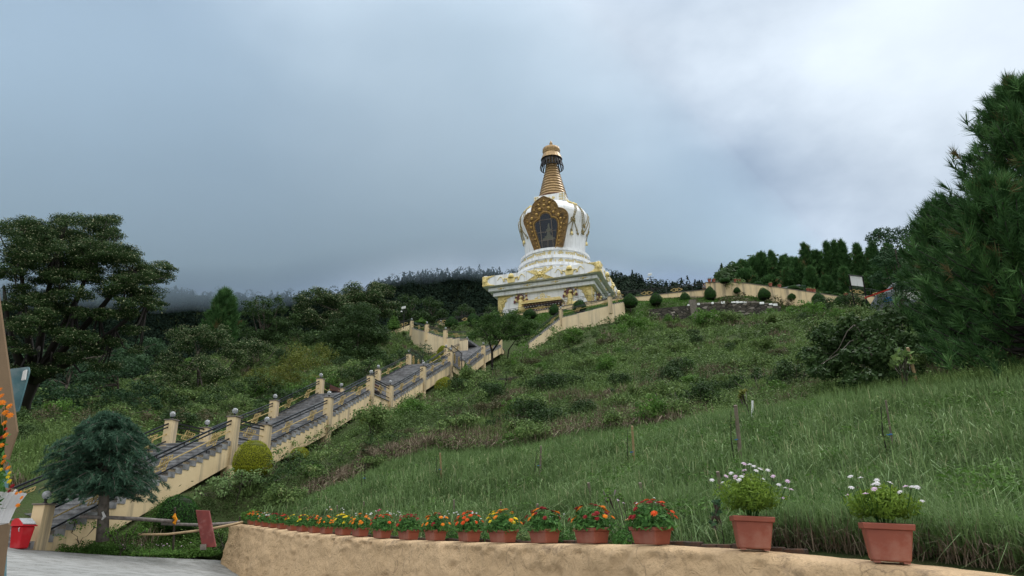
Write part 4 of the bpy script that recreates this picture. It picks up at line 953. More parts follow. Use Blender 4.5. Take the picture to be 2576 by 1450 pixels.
# ------------------------------------------------------------------ foliage materials (rnd = variation leaf to leaf, in daisy bushes also by height)
leafmat('l_grass', [(0,(.08,.135,.045)),(.5,(.145,.23,.085)),(.85,(.22,.32,.13)),(.94,(.30,.34,.17)),(1,(.44,.42,.25))], rough=.5, trans=.3)
leafmat('l_weed', [(0,(.045,.075,.026)),(.35,(.09,.145,.045)),(.6,(.145,.23,.07)),(.85,(.21,.28,.10)),(1,(.24,.22,.12))], trans=.25)
leafmat('l_dry', [(0,(.09,.07,.05)),(.5,(.19,.15,.11)),(1,(.32,.26,.19))], trans=.1, rough=.8)
leafmat('l_tree', [(0,(.018,.038,.012)),(.5,(.034,.068,.022)),(1,(.065,.115,.036))], trans=.2)
leafmat('l_smalltree', [(0,(.025,.055,.015)),(.5,(.05,.105,.026)),(1,(.095,.17,.045))], trans=.25)
leafmat('l_treeblue', [(0,(.018,.048,.022)),(.5,(.034,.078,.034)),(1,(.065,.12,.055))], trans=.2)
leafmat('l_lime', [(0,(.14,.17,.01)),(.5,(.25,.28,.015)),(1,(.38,.40,.04))], trans=.25)
leafmat('l_bright', [(0,(.04,.10,.02)),(.5,(.08,.17,.032)),(1,(.13,.24,.05))], trans=.3)
leafmat('l_topiary', [(0,(.016,.055,.012)),(.5,(.03,.095,.018)),(1,(.055,.14,.028))], trans=.12)
leafmat('l_pine', [(0,(.022,.06,.02)),(.5,(.055,.13,.042)),(.9,(.11,.22,.07)),(1,(.19,.15,.07))], trans=.15)
leafmat('l_cedar', [(0,(.024,.062,.038)),(.5,(.05,.115,.072)),(1,(.11,.20,.13))], trans=.15)
leafmat('l_olive', [(0,(.07,.09,.016)),(.5,(.12,.15,.028)),(1,(.19,.18,.05))], trans=.25)
leafmat('l_blossom', [(0,(.16,.19,.09)),(1,(.40,.41,.25))], trans=.2)
leafmat('l_far', [(0,(.010,.020,.014)),(.5,(.017,.033,.020)),(1,(.028,.045,.026))], trans=.05, rough=.9)
leafmat('l_farpine', [(0,(.010,.022,.016)),(1,(.022,.040,.028))], trans=.05, rough=.9)
leafmat('l_brownbush', [(0,(.055,.06,.028)),(.6,(.10,.095,.05)),(1,(.15,.125,.075))], trans=.15)
leafmat('l_daisybush', [(0,(.06,.11,.012)),(.5,(.13,.22,.03)),(1,(.22,.32,.05))], trans=.3)
leafmat('l_zinnia', [(0,(.03,.09,.02)),(.5,(.06,.16,.035)),(1,(.11,.24,.06))], trans=.3)
for n_, c_ in (('f_orange',(.85,.26,.01)),('f_red',(.55,.02,.008)),('f_darkred',(.28,.006,.012)),('f_yellow',(.85,.66,.02)),('f_redorange',(.75,.09,.008)),('f_white',(.8,.78,.8)),('f_pink',(.75,.56,.72)),('f_magenta',(.6,.03,.16)),('f_peach',(.75,.4,.2)),('f_brown',(.12,.06,.035)),('f_centre',(.35,.16,.02)),('f_lilac',(.35,.35,.65))): surf(n_, c_, tuple(v*.75 for v in c_), rough=.7, scale=40)
def unit(v): return v/(np.linalg.norm(v, axis=-1, keepdims=True)+1e-9)
def leaves(pos, nrm, size, asp=.5, droop=0, rng=RNG):
    """one pointed quad per leaf; pos, nrm (n,3), size (n,)"""
    n = len(pos); nrm = unit(nrm); t = rng.normal(size=(n,3)); t = unit(t-nrm*(t*nrm).sum(1, keepdims=True)); b = np.cross(nrm, t); s = size[:, None]
    if droop: t = unit(t+np.array([0,0,-droop]))
    V = np.stack([pos-t*s*.5, pos+b*s*asp*.5-t*s*.02, pos+t*s*.55, pos-b*s*asp*.5-t*s*.02], 1).reshape(-1,3)
    return V, np.arange(4*n).reshape(n,4)
def clump_pts(clumps, dens, rng=RNG, low=-.35, shell=.55):
    """clumps: (centre, radii) -> points and outward normals; dens = leaves per square metre of clump surface"""
    PS, NS, ID = [], [], []
    for k, (c, r) in enumerate(clumps):
        r = np.array(r, float); c = np.array(c, float); n = max(8, int(dens*4*PI*(((r[0]*r[1])**1.6+(r[0]*r[2])**1.6+(r[1]*r[2])**1.6)/3)**(1/1.6)))
        d = unit(rng.normal(size=(n,3))); keep = (d[:,2] > low) | (rng.random(n) < .3); d = d[keep]; q = shell+(1-shell)*rng.random(len(d))**.6; q = q*(1+.12*rng.normal(size=len(d)))
        PS.append(c+d*r*q[:, None]); NS.append(unit(d/r)*1.0+np.array([0,0,.45])+.55*rng.normal(size=d.shape)); ID.append(np.full(len(d), k))
    return np.concatenate(PS), np.concatenate(NS), np.concatenate(ID)
def crown_mesh(name, clumps, dens, ls, mat, org, rng=RNG, low=-.35, shell=.55, asp=.5, tone=.3, droop=0):
    p, n, i = clump_pts(clumps, dens, rng, low, shell); V, Fq = leaves(p, n, ls*(.7+.6*rng.random(len(p))), asp, droop, rng)
    ct = rng.random(len(clumps)); rnd = np.clip(rng.random(len(p))*(1-tone)+ct[i]*tone, 0, 1)
    return mesh_np(name, V-org, Fq, mat, rnd=rnd)
def limbs(trunk_pts, tr, tips, mb=None, bend=.3, r1=.02, rng=random):
    mb = mb or MB(); tp = [np.array(p, float) for p in trunk_pts]; mb.tube(tp, np.linspace(tr, tr*.15, len(tp)), 8)
    for q in tips:
        q = np.array(q, float); k = min(len(tp)-1, max(1, int(rng.random()*len(tp)))); a = tp[k]; m = (a+q)/2+np.array([jit(bend), jit(bend), -abs(jit(bend))+.0]); rr = tr*.32
        mb.tube([a, a*.6+m*.4+np.array([0,0,.1]), m, q], [rr, rr*.8, rr*.55, r1], 5)
    return mb
def rand_clumps(c, R, n, r, rng=random, flat=.75, low=-.6):
    out = []
    for _ in range(n):
        while True:
            v = np.array([rng.uniform(-1,1), rng.uniform(-1,1), rng.uniform(low,1)]); l = np.linalg.norm(v)
            if .25 < l < 1: break
        v = v/l*(l**.5); s = r*rng.uniform(.7,1.3); out.append((np.array(c)+v*(np.array(R)-s*.6), (s, s, s*flat)))
    return out
def tree(name, label, cat, base, top_h, clumps, ls, dens, mat, trunk_r=.15, bark='m_bark', group=None, blossoms=None, low=-.35, shell=.55, tone=.3, asp=.5, lean=None, ntr=5, tipn=14, seed=1):
    base = np.array(base, float); t = thing(name, label, cat, base, group); rg = random.Random(seed)
    cc = sum(np.array(c) for c, _ in clumps)/len(clumps); tp = [base-np.array([0,0,.4])]+[base+(np.array([cc[0], cc[1], base[2]+top_h*.62])-base)*k/ntr+np.array([rg.uniform(-.1,.1), rg.uniform(-.1,.1), 0]) for k in range(1, ntr+1)]
    tips = [c for c, _ in rg.sample(clumps, min(tipn, len(clumps)))]
    limbs(tp, trunk_r, tips, rng=rg, bend=.15*top_h/3).build('trunk', bark, t, smooth=True)
    link('crown', crown_mesh('crown', clumps, dens, ls, mat, base, low=low, shell=shell, tone=tone, asp=asp), t)
    if blossoms:
        p, n, i = clump_pts([(c+np.array([0,0,r[2]*.1]), r) for c, r in clumps], blossoms*2.6, low=.25, shell=.9); V, Fq = leaves(p, n, ls*.5*(.6+.6*RNG.random(len(p))), .8); tag(link('blossoms', mesh_np('blossoms', V-base, Fq, 'l_blossom', rnd=RNG.random(len(p))), t), kind=None)
    return t
def ground_at(px, py, d): p = P(px, py, d); p[2] = H1(p[0], p[1]); return p
MPP = lambda d: d/F     # metres per picture unit at distance d
def hit(px, py, d0, lo=.7, hi=1.3):      # where the sight line meets the ground near the expected distance
    ds = np.arange(d0*lo, d0*hi, d0*.01); q = np.array([P(px, py, d) for d in ds]); sd_, _, _ = edge_side(q[:,0], q[:,1]); ok = (q[:,2] < Hgrid(q[:,0], q[:,1])) & (sd_ > .1)
    if ok.any(): return float(ds[int(np.argmax(ok))])
    return d0
# ------------------------------------------------------------------ topiary bushes
def topiary_mesh(kind, mat, seed, ls=.07, n=7000):
    rng = np.random.default_rng(seed); d = unit(rng.normal(size=(n,3))); d = d[d[:,2] > -.75]
    if kind == 'egg': r = 1+.0*d[:,2]; P_ = d*np.array([1,1,1.0]); P_[:,2] = np.where(d[:,2] > 0, d[:,2]*1.35, d[:,2]*.75); P_[:,:2] *= (1-.10*np.clip(P_[:,2],0,2)**2*.3)[:, None]
    elif kind == 'dome': P_ = d.copy(); P_[:,2] = np.where(d[:,2] > 0, d[:,2]*1.0, d[:,2]*.35)
    else:
        u = rng.random(len(d))**.6; a = rng.random(len(d))*2*PI; z = 1.9*(1-u); P_ = np.c_[u*np.cos(a), u*np.sin(a), z-.6]; d = unit(np.c_[np.cos(a), np.sin(a), np.full(len(a), .5)])
    lump = 1+.035*(np.sin(P_[:,0]*5+seed)+np.sin(P_[:,1]*6+1)+np.sin(P_[:,2]*5)); P_ = P_*lump[:, None]*(1-.07*rng.random(len(P_)))[:, None]
    V, Fq = leaves(P_, d+.7*rng.normal(size=d.shape), ls*(.6+.8*rng.random(len(P_))), .55, rng=rng); return mesh_np('foliage', V, Fq, mat, rnd=rng.random(len(P_)))
def topiary_core(kind, mat='l_topiary'):  # solid body added under the leaf shell, coloured darker than the leaves
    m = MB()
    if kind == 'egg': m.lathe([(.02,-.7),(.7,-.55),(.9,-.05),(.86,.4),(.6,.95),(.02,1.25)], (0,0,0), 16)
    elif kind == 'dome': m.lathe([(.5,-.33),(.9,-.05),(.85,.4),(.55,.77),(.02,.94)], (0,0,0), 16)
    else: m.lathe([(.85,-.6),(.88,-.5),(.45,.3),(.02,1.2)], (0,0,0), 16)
    me = bpy.data.meshes.new('solid_core'); me.from_pydata(m.v, [], m.f); me.materials.append(MATS['m_limecore' if mat == 'l_lime' else 'm_topcore']); return me
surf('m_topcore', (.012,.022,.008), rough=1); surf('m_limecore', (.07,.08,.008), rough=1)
TOP = {}
def topiary(px, top, bot, hw, d, kind, mat, label, group='clipped topiary bushes', bury=.08, snap=False):
    key = (kind, mat)
    if key not in TOP: TOP[key] = (topiary_mesh(kind, mat, len(TOP)+3, ls=.07 if mat == 'l_topiary' else .045, n=9000 if mat == 'l_topiary' else 17000), topiary_core(kind, mat))
    if 30 < d < 70: d = min(d, hit(px, bot-2, d))
    p0 = P(px, bot, d); h = (bot-top)*MPP(d)/math.cos(.2); w = hw*MPP(d)
    if d < 80: g_ = max(p0[2]-.22*h, min(p0[2], H1(p0[0], p0[1])+.02)); h += p0[2]-g_; p0[2] = g_
    zlo, zhi = {'egg': (-.75, 1.35), 'dome': (-.35, 1.0), 'cone': (-.6, 1.3)}[kind]; sz = h/(zhi-zlo)
    p0[2] -= h*bury; t = thing('topiary_bush', label, 'bush', p0, group)
    for me in TOP[key]:
        o = bpy.data.objects.new('foliage' if me.name.startswith('foliage') else 'solid_core', me); COL.objects.link(o); o.parent = t; o.location = (0,0,-zlo*sz); o.scale = (w, w, sz); o.rotation_euler = (0,0,random.random()*6)
    MB().tube([p0-np.array([0,0,.5]), p0+np.array([0,0,.3*h])], .06, 6).build('stem', 'm_bark', t)
    return t
bank = [(1135.7,793,826,17,95),(1191.5,786,816,17,94),(1245,778,803,14,94),(1333,775,801,17.5,92),(1394.5,762.5,792,13.5,89),(1458.7,751,785,17.5,88),(1586,735,773,19,83),(1651,734,766,16,86),(1724,732.6,761,13,88),(1788,717,753.5,14.6,87.5),(1854.7,721.5,738,9,87.5),(1923.6,721.5,753,16,86),(1995,734,758,14,85),(2060,734,763,16,82),(2119,740.6,774,19.7,79),(2177.5,750,772,11,77)]
bl = ['leftmost on the bank below the terrace wall, above the curved stairs','second from the left on the bank below the terrace wall','half hidden by the small tree, left of the stupa door','between the small tree and the stupa door','rising behind the right stair branch, left of its halfway pillar','behind the right stair branch, right of its halfway pillar','big and round, at the top end of the right stair branch','first one right of the stair top, beneath the lamp and camera pole','below the middle of the diamond railing','tall and dark, before the left end of the high cream wall','small one sitting at the top of a dark creeper below the cream wall','pointed one right of the creeper below the sloping cream wall','round one right of the second creeper, below the sloping wall','behind the bright bush, below the sloping cream wall','wide twin-topped one just left of the white board posts','rightmost, in front of the posts of the white board']
for (a, lab) in zip(bank, bl): topiary(*a, 'egg', 'l_topiary', ' '.join(('green clipped bush '+lab).split()[:16]))
for (a, lab) in zip([(1824,697,711.5,13,88),(1906,707,720.5,14,88),(1932,712,722,9,88),(1995,717,731,15,86),(2012,723,732,9,86),(2079,733.6,744,14,84),(2101,736,746,10,83)],
    ['highest one, on top of the cream wall','large one of the pair behind the sloping wall, nearer the stupa','small one of the pair behind the sloping wall, nearer the stupa','large one in front of the shed behind the sloping wall','small one beside the shed behind the sloping wall','large one of the lowest pair behind the sloping wall','small one of the lowest pair behind the sloping wall']):
    topiary(*a, 'dome', 'l_topiary', 'low clipped dome bush, '+lab)
for a in [((635,1100,1176,48,28.3),'dome','l_lime','big yellow-green clipped dome bush beside the first landing of the stairs'),((932,1036,1073,26,42.3),'dome','l_lime','yellow-green clipped bush beside the second landing of the stairs'),((1118,945,985,25,56.5),'dome','l_lime','yellow-green clipped bush below the third flight of the stairs'),
          ((1171,907,955,26,61),'cone','l_bright','bright green cone-shaped clipped bush in front of the upper landing'),((1115,866,893,17,76),'dome','l_lime','yellow-green dome bush under the cracked wall, the higher of two'),((1096,889,915,15,72),'dome','l_lime','yellow-green dome bush behind the top landing, the lower of two'),
          ((753,1122,1150,24,33.3),'dome','l_lime','small yellow-green bush half sunk in weeds below the second flight'),((951,1041,1068,16,42.6),'dome','l_olive','small olive bush right of the clipped bush by the second landing') ,((445,1240,1318,49,24.0),'dome','l_topiary','dark green clipped dome bush under the first flight, behind the log fence')]:
    topiary(*a[0], *a[1:])
# ------------------------------------------------------------------ trees behind and beside the stairs
def px_clumps(L, flat=.7, jd=1.5):      # (px, py, radius in picture units, distance)
    out = []
    for (x, y, r, d) in L: d2 = d+jit(jd); out.append((P(x, y, d2), (r*MPP(d2), r*MPP(d2), r*MPP(d2)*flat)))
    return out
def sub(L, n, k=.5, flat=.7, jd=1.5, seed=1):   # big masses broken into n smaller ones each
    rg = random.Random(seed); out = []
    for (x, y, r, d) in L:
        for _ in range(n):
            a = rg.random()*2*PI; q = rg.random()**.5*(1-k*.6); out.append((x+r*q*math.cos(a), y+r*q*math.sin(a)*flat, r*k*rg.uniform(.6,1.25), d+rg.uniform(-jd,jd)-(1-q)*r*MPP(d)*.6))
    return out
# big layered tree on the left
big = [(70,660,60,48),(170,680,62,48),(260,650,60,49),(100,600,62,49),(220,610,60,50),(330,700,50,48),(60,740,50,47),(140,760,50,48),(40,575,55,50),(120,590,60,49),(200,575,60,50),(265,560,40,51),(150,556,30,50),(275,590,35,50),(60,630,60,47),(150,640,70,47),(240,630,60,47),(310,640,45,48),(330,665,40,49),(395,680,40,49),(410,700,28,49),(350,700,50,48),(20,690,45,47),(120,700,50,48),(230,690,50,47),(290,730,50,47),(370,740,40,48),(390,770,30,48),(60,820,50,44),(110,800,45,44),(190,850,45,44),(110,930,40,46),(20,930,40,46),(260,920,40,48),(330,760,40,46),(180,740,50,46),(80,760,45,45),(150,830,40,44),(200,790,35,46),(25,770,35,46),(250,790,35,47),(310,790,35,48),(60,880,30,45),(230,880,35,47),(170,900,35,46),(280,860,30,48),(330,830,30,48),(20,860,30,45),(345,880,22,48)]
rg = random.Random(4); bc = []
for (x, y, r, d) in big:
    for _ in range(19):
        a = rg.random()*2*PI; q = rg.random()**.5*.95; s = r*rg.uniform(.34,.60); bc.append((x+r*q*math.cos(a), y+r*q*math.sin(a)*.42, s, d+rg.uniform(-2.5,2.5)))
bcl = px_clumps(bc, flat=.40)
bb = P(48,1075,50); bb[2] = min(bb[2], H1(bb[0], bb[1])+.0); tbig = thing('layered_tree', 'huge spreading tree with layered crown and pale blossoms at the left edge', 'tree', bb)
mb = MB(); rg = random.Random(8)
forks = [(105,930,48.5),(60,900,47),(150,900,48)]
mb.tube([bb-np.array([0,0,.5]), P(60,1010,50), P(85,960,49)], [.62,.5,.42], 10)
mains = [((85,960,49),(75,880,48),(60,760,48),(50,640,48)),((85,960,49),(100,870,48),(120,740,48),(150,620,48)),((85,960,49),(130,880,48),(190,760,48),(240,640,48)),((85,960,49),(150,890,48),(250,780,48),(330,680,48)),((85,960,49),(180,910,47.5),(290,830,48),(370,760,48)),((85,960,49),(45,900,47),(20,820,47),(10,720,47))]
ends = []
for m_ in mains:
    pts = [P(*q) for q in m_]; mb.tube(pts, [.34,.26,.18,.08], 7); ends += [(np.array(m_[1]), .22), (np.array(m_[2]), .15), (np.array(m_[3]), .08)]
for (c_, _) in bcl[::5]:
    q = proj(c_); k = min(range(len(ends)), key=lambda i: (ends[i][0][0]-q[0])**2+(ends[i][0][1]-q[1]+60)**2*.6+rg.random()*3000); a = P(*ends[k][0]); mid = a*.45+np.array(c_)*.55-np.array([0,0,.5]); mb.tube([a, mid, c_], [.085,.06,.02], 5)
mb.build('trunk', 'm_darkbark', tbig, smooth=True)
link('crown', crown_mesh('crown', bcl, 95, .13, 'l_tree', bb, low=-.2, shell=.35, tone=.4, asp=.45), tbig)
p_, n_, i_ = clump_pts(bcl, 13, low=.3, shell=.97); V_, F_ = leaves(p_, n_, .07+.06*RNG.random(len(p_)), .7); link('blossoms', mesh_np('blossoms', V_-bb, F_, 'l_blossom', rnd=RNG.random(len(p_))), tbig)
def massed(name, label, L, base, n, k, ls, dens, mat, group=None, blossoms=None, flat=.7, tr=.2, seed=1, cat='tree', tone=.3, low=-.35, shell=.55, jd=1.5, bark='m_bark', lit=14):
    if base[2] < 90 and (cat != 'tree' or name == 'bush_tree'):
        dn_ = min(hit(base[0], base[1]-3, base[2]), base[2]*1.03); L = [(x, y, r, q*dn_/base[2]) for x, y, r, q in L]; base = (base[0], base[1], dn_)
    cl = px_clumps(sub(L, n, k, flat, jd, seed), flat=flat); b = P(*base); g = H1(b[0], b[1]); b[2] = min(b[2], g) if g > b[2]-6 else b[2]; top = max(c[2] for c, _ in cl)-b[2]
    return tree(name, label, cat, b, top, cl, ls, dens, mat, tr, group=group, blossoms=blossoms, tone=tone, low=low, shell=shell, seed=seed, bark=bark, tipn=lit)
G_ = 'trees behind the stairs'
massed('blossom_tree', 'large tree covered in cream blossom, above the round dark tree left of the stupa', [(790,755,48,88),(850,765,50,88),(920,745,58,88),(960,735,38,89),(760,800,45,86),(840,815,48,85),(980,780,34,88),(900,790,50,86)], (870,880,88), 16, .36, .27, 30, 'l_tree', G_, 6, seed=2, tr=.35)
massed('blossom_tree', 'cream blossomed tree standing lowest, right beside the big layered tree', [(470,860,55,66),(530,850,55,67),(595,880,45,68),(420,915,45,64),(500,930,60,64),(560,960,55,64),(440,980,55,62),(520,1000,50,62),(400,990,40,62)], (500,1050,64), 16, .34, .2, 40, 'l_tree', G_, 8, seed=3, tr=.3)
massed('blossom_tree', 'cream blossomed tree between the lone pine and the dark round tree', [(640,880,45,72),(620,930,45,70),(700,905,45,74),(660,960,45,70)], (640,1010,70), 16, .36, .22, 34, 'l_tree', G_, 7, seed=5, tr=.25)
massed('blossom_tree', 'lower cream blossomed tree in front of the dark shaded trees, left of the olive mound', [(420,1000,40,58),(480,1010,40,58),(390,960,35,59)], (440,1060,58), 12, .36, .2, 34, 'l_tree', G_, 6, seed=25, tr=.2)
massed('round_tree', 'dense dark green round tree left of the curved stairs', [(900,800,55,76),(860,840,60,75),(930,840,50,75),(890,880,60,74),(930,790,30,77),(850,890,42,73),(930,890,40,73)], (895,960,75), 18, .38, .2, 38, 'l_tree', G_, None, seed=6, tr=.3, tone=.35)
massed('broadleaf_tree', 'dark bushy tree with a knobbly top, left of the cream blossomed tree', [(640,780,40,84),(690,775,38,84),(720,810,40,83),(670,830,55,82),(730,860,50,81),(655,757,18,84),(700,750,14,84),(620,830,30,83)], (680,930,82), 14, .36, .23, 30, 'l_tree', G_, None, seed=7, tr=.3)
massed('broadleaf_tree', 'mid green tree right of the blossomed tree, left one of a pair', [(1030,757,30,112),(1015,790,34,111),(1045,800,34,111)], (1030,850,112), 14, .4, .32, 15, 'l_tree', G_, None, seed=8, tr=.3)
massed('broadleaf_tree', 'mid green tree near the left of the stupa, right one of a pair', [(1085,765,32,115),(1070,800,36,114),(1110,795,28,114)], (1085,850,115), 14, .4, .32, 15, 'l_tree', G_, None, seed=9, tr=.3)
massed('broadleaf_tree', 'small green tree peeping over the terrace wall left of the stupa', [(1165,778,18,122),(1185,782,16,122),(1150,790,14,122)], (1168,815,122), 10, .5, .3, 14, 'l_tree', G_, None, seed=10, tr=.15)
massed('broadleaf_tree', 'small green tree touching the left corner of the stupa', [(1237,775,16,128),(1226,787,14,128)], (1232,812,128), 10, .5, .3, 14, 'l_tree', G_, None, seed=12, tr=.15)
massed('broadleaf_tree', 'dark low tree in shade under the blossomed tree', [(770,850,45,80),(800,880,48,79),(750,890,45,78),(820,840,35,82)], (790,940,79), 13, .4, .24, 26, 'l_tree', G_, None, seed=14, tr=.25)
massed('broadleaf_tree', 'dark tree in the shade right of the big layered tree trunk', [(330,930,60,60),(250,960,60,58),(370,980,50,58),(200,1000,55,54),(290,1010,50,55)], (300,1060,57), 13, .4, .22, 26, 'l_treeblue', G_, None, seed=15, tr=.25, tone=.5)
massed('broadleaf_tree', 'dark shrubby tree behind the trunk of the layered tree', [(130,990,60,62),(200,940,55,66),(80,1030,50,58),(300,890,50,70),(380,870,45,74),(40,980,50,62),(100,920,50,66)], (130,1070,60), 12, .4, .25, 20, 'l_treeblue', G_, None, seed=16, tr=.25, tone=.5)
# small conifers
def spruce(base, h, r, label, name='conifer', mat='l_bright', n=3500, ls=.22, group=None, bark='m_bark', layers=9, up=.0, low=.04):
    rng = np.random.default_rng(int(h*100)+n); t = thing(name, label, 'conifer', base, group); base = np.array(base, float)
    u = rng.random(n)**.62; z = h*(low+(1-low)*(1-u)); lay = .74+.26*np.sin(z/h*layers*2*PI+rng.random(n)*1.2); rr = r*u*lay*(.35+.65*rng.random(n)**.4); a = rng.random(n)*2*PI; fing = 1+.16*np.sin(a*7+z*3)
    p = np.c_[rr*fing*np.cos(a), rr*fing*np.sin(a), z]; nn = np.c_[np.cos(a), np.sin(a), .5+up+0*a]+.5*rng.normal(size=(n,3)); V, Fq = leaves(p, nn, ls*(.6+.7*rng.random(n)), .4, rng=rng)
    link('crown', mesh_np('crown', V, Fq, mat, rnd=rng.random(n)), t); MB().tube([base-np.array([0,0,.4]), base+np.array([0,0,h*.9])], [r*.07+.04, .02], 6).build('trunk', bark, t); return t
def pxh(bot, top, d): return (bot-top)*MPP(d)/math.cos(PITCH)
spruce(P(990,830,104), pxh(830,781,104), 22*MPP(104), 'bright green small conifer beside the left camera pole', n=3000, ls=.28, group='small bright conifers')
spruce(P(1060,815,108), pxh(815,800,108), 20*MPP(108), 'low bright green conifer top just behind the bend of the curved stairs', n=1500, ls=.3, group='small bright conifers')
# pines with long needles: tufts of needles at the branch ends
def tuft_arr(pos, dirs, ln, n, rng, w=.012, spread=.5, back=.7):
    m = len(pos); pos = np.repeat(pos, n, 0); d = np.repeat(unit(dirs), n, 0); L_ = np.repeat(ln, n); s = rng.random(m*n); base = pos-d*(s*back*L_)[:, None]
    v = unit(d+spread*(.45+.9*s)[:, None]*rng.normal(size=(m*n,3))); side = unit(np.cross(v, rng.normal(size=(m*n,3))))*(w*(.6+.8*rng.random(m*n)))[:, None]
    tip = base+v*(L_*(.7+.4*rng.random(m*n)))[:, None]; return np.stack([base-side, base+side, tip], 1).reshape(-1,3), np.arange(3*m*n).reshape(-1,3)
def pine(base, h, R0, label, seed=1, ntuft=900, nn=70, ln=.42, w=.012, prof=None, name='pine_tree', group=None, mat='l_pine', bark='m_darkbark', tr=.2, tilt=(0,0)):
    rng = np.random.default_rng(seed); base = np.array(base, float); t = thing(name, label, 'pine tree', base, group)
    prof = prof or (lambda u: (1-u)**.8); tk = MB(); top = base+np.array([tilt[0], tilt[1], h*.97]); ax = lambda u: base+(top-base)*u
    tk.tube([base-np.array([0,0,.6])]+[ax(u) for u in np.linspace(0,1,8)], [tr]+list(np.linspace(tr,.03,8)), 8); pos = []; dr = []
    nb = int(ntuft/9)
    for b in range(nb):
        u = .03+.95*((b+rng.random())/nb)**.9; a = b*2.4+rng.random(); L_ = R0*prof(u)*(.75+.4*rng.random())+.25; o = ax(u); hd = np.array([math.cos(a), math.sin(a), 0]); rise = .28+.55*u
        pts = [o+hd*L_*s+np.array([0,0,L_*(rise*s*s+.05*s)]) for s in (0,.35,.7,1)]; tk.tube(pts, [.045*L_/2+.012,.03,.02,.01], 4)
        k = 9
        for j in range(k):
            s = .35+.65*(j+rng.random())/k; q = o+hd*L_*s+np.array([0,0,L_*(rise*s*s+.05*s)]); off = rng.normal(size=3)*L_*.13*(1.1-s); pos.append(q+off); dr.append(unit(hd*.8+np.array([0,0,.9+.5*u])+.45*rng.normal(size=3)))
    for j in range(8): pos.append(ax(1)+np.array([jit(.2), jit(.2), .1+jit(.25)])); dr.append(np.array([jit(.25), jit(.25), 1]))
    pos = np.array(pos); dr = np.array(dr); V, Fq = tuft_arr(pos, dr, ln*(.75+.5*rng.random(len(pos))), nn, rng, w); tt = np.repeat(rng.random(len(pos)), nn); rnd = np.clip(.62*tt+.33*rng.random(len(tt)), 0, .93)
    dead = np.repeat(rng.random(len(pos)) < .02, nn); rnd = np.where(dead, 1, rnd)
    tk.build('trunk', bark, t, smooth=True); link('crown', mesh_np('crown', V-base, Fq, mat, rnd=rnd), t); return t
pb = P(2790,1000,21.5); pine(pb-np.array([0,0,.9]), (pxh(1000,172,21.5)+.9)*1.09, 5.6, 'big long-needled pine filling the right edge of the picture', seed=3, ntuft=3000, nn=34, ln=.46, w=.016, prof=lambda u: min(1, (1-u)**.92*1.08), tr=.26)
pb = P(2640,1000,19.0); pine(pb-np.array([0,0,.9]), pxh(1000,420,19.0)+.9, 3.4, 'long-needled pine in front of the big pine, nearer the lawn edge', seed=5, ntuft=1300, nn=34, ln=.42, w=.015, tr=.2)
pb = P(2480,1000,24); pine(pb-np.array([0,0,.9]), pxh(1000,480,24)+.9, 3.3, 'lower long-needled pine beside the dark bush tree, left of the big pine', seed=6, ntuft=1300, nn=34, ln=.46, w=.018, tr=.18)
# pine alone behind the blossomed trees on the left
b_ = P(548,880,95); pine(b_, pxh(880,733,95), 3.3, 'lone pine rising against the dark hill, between the blossomed trees', seed=11, ntuft=600, nn=26, ln=1.0, w=.05, prof=lambda u: (1-u)**.75)
# pines of the hill on the right
rgp = random.Random(21)
hp = [(1850,692,668,140),(1872,700,655,140),(1900,705,648,142),(1925,705,643,142),(1950,705,640,143),(1972,705,645,140),(1995,705,650,138),(1885,712,690,130),(1940,715,690,130),(1985,720,672,128),(2020,722,640,125),(2045,725,612,125),(2075,730,625,124),(2100,735,600,122),(2125,740,608,120),(2150,740,598,118),(2175,745,605,116),(2200,745,610,114),(2225,750,596,112),(2040,735,680,118),(2090,740,690,115),(2140,745,680,112),(2190,748,690,110),(2230,750,670,108),(2260,750,600,104)]
names_ = ['farthest left on the right-hand hill','second from left on the right-hand hill','third from left on the right-hand hill']
for i, (x, bt, tp, d) in enumerate(hp):
    k1_ = rgp.uniform(.55,1.0); x += rgp.uniform(-6,6); tp += rgp.uniform(-8,12); b_ = P(x, bt+10, d); pine(b_, pxh(bt+10, tp, d), rgp.uniform(15,27)*MPP(d), f'dark pine on the right-hand hill, {"number "+str(i+1)+" of the grove" if False else "one of the grove behind the cream wall"}', seed=30+i, ntuft=520, nn=20, ln=.8, w=.055, prof=(lambda k: lambda u: min(1, max(.05,(1-u)**k*1.2)) if u > .3 else .45+1.6*u)(k1_), tilt=(rgp.uniform(-.6,.6), 0), group='pines on the right-hand hill', tr=.2, mat='l_pine')
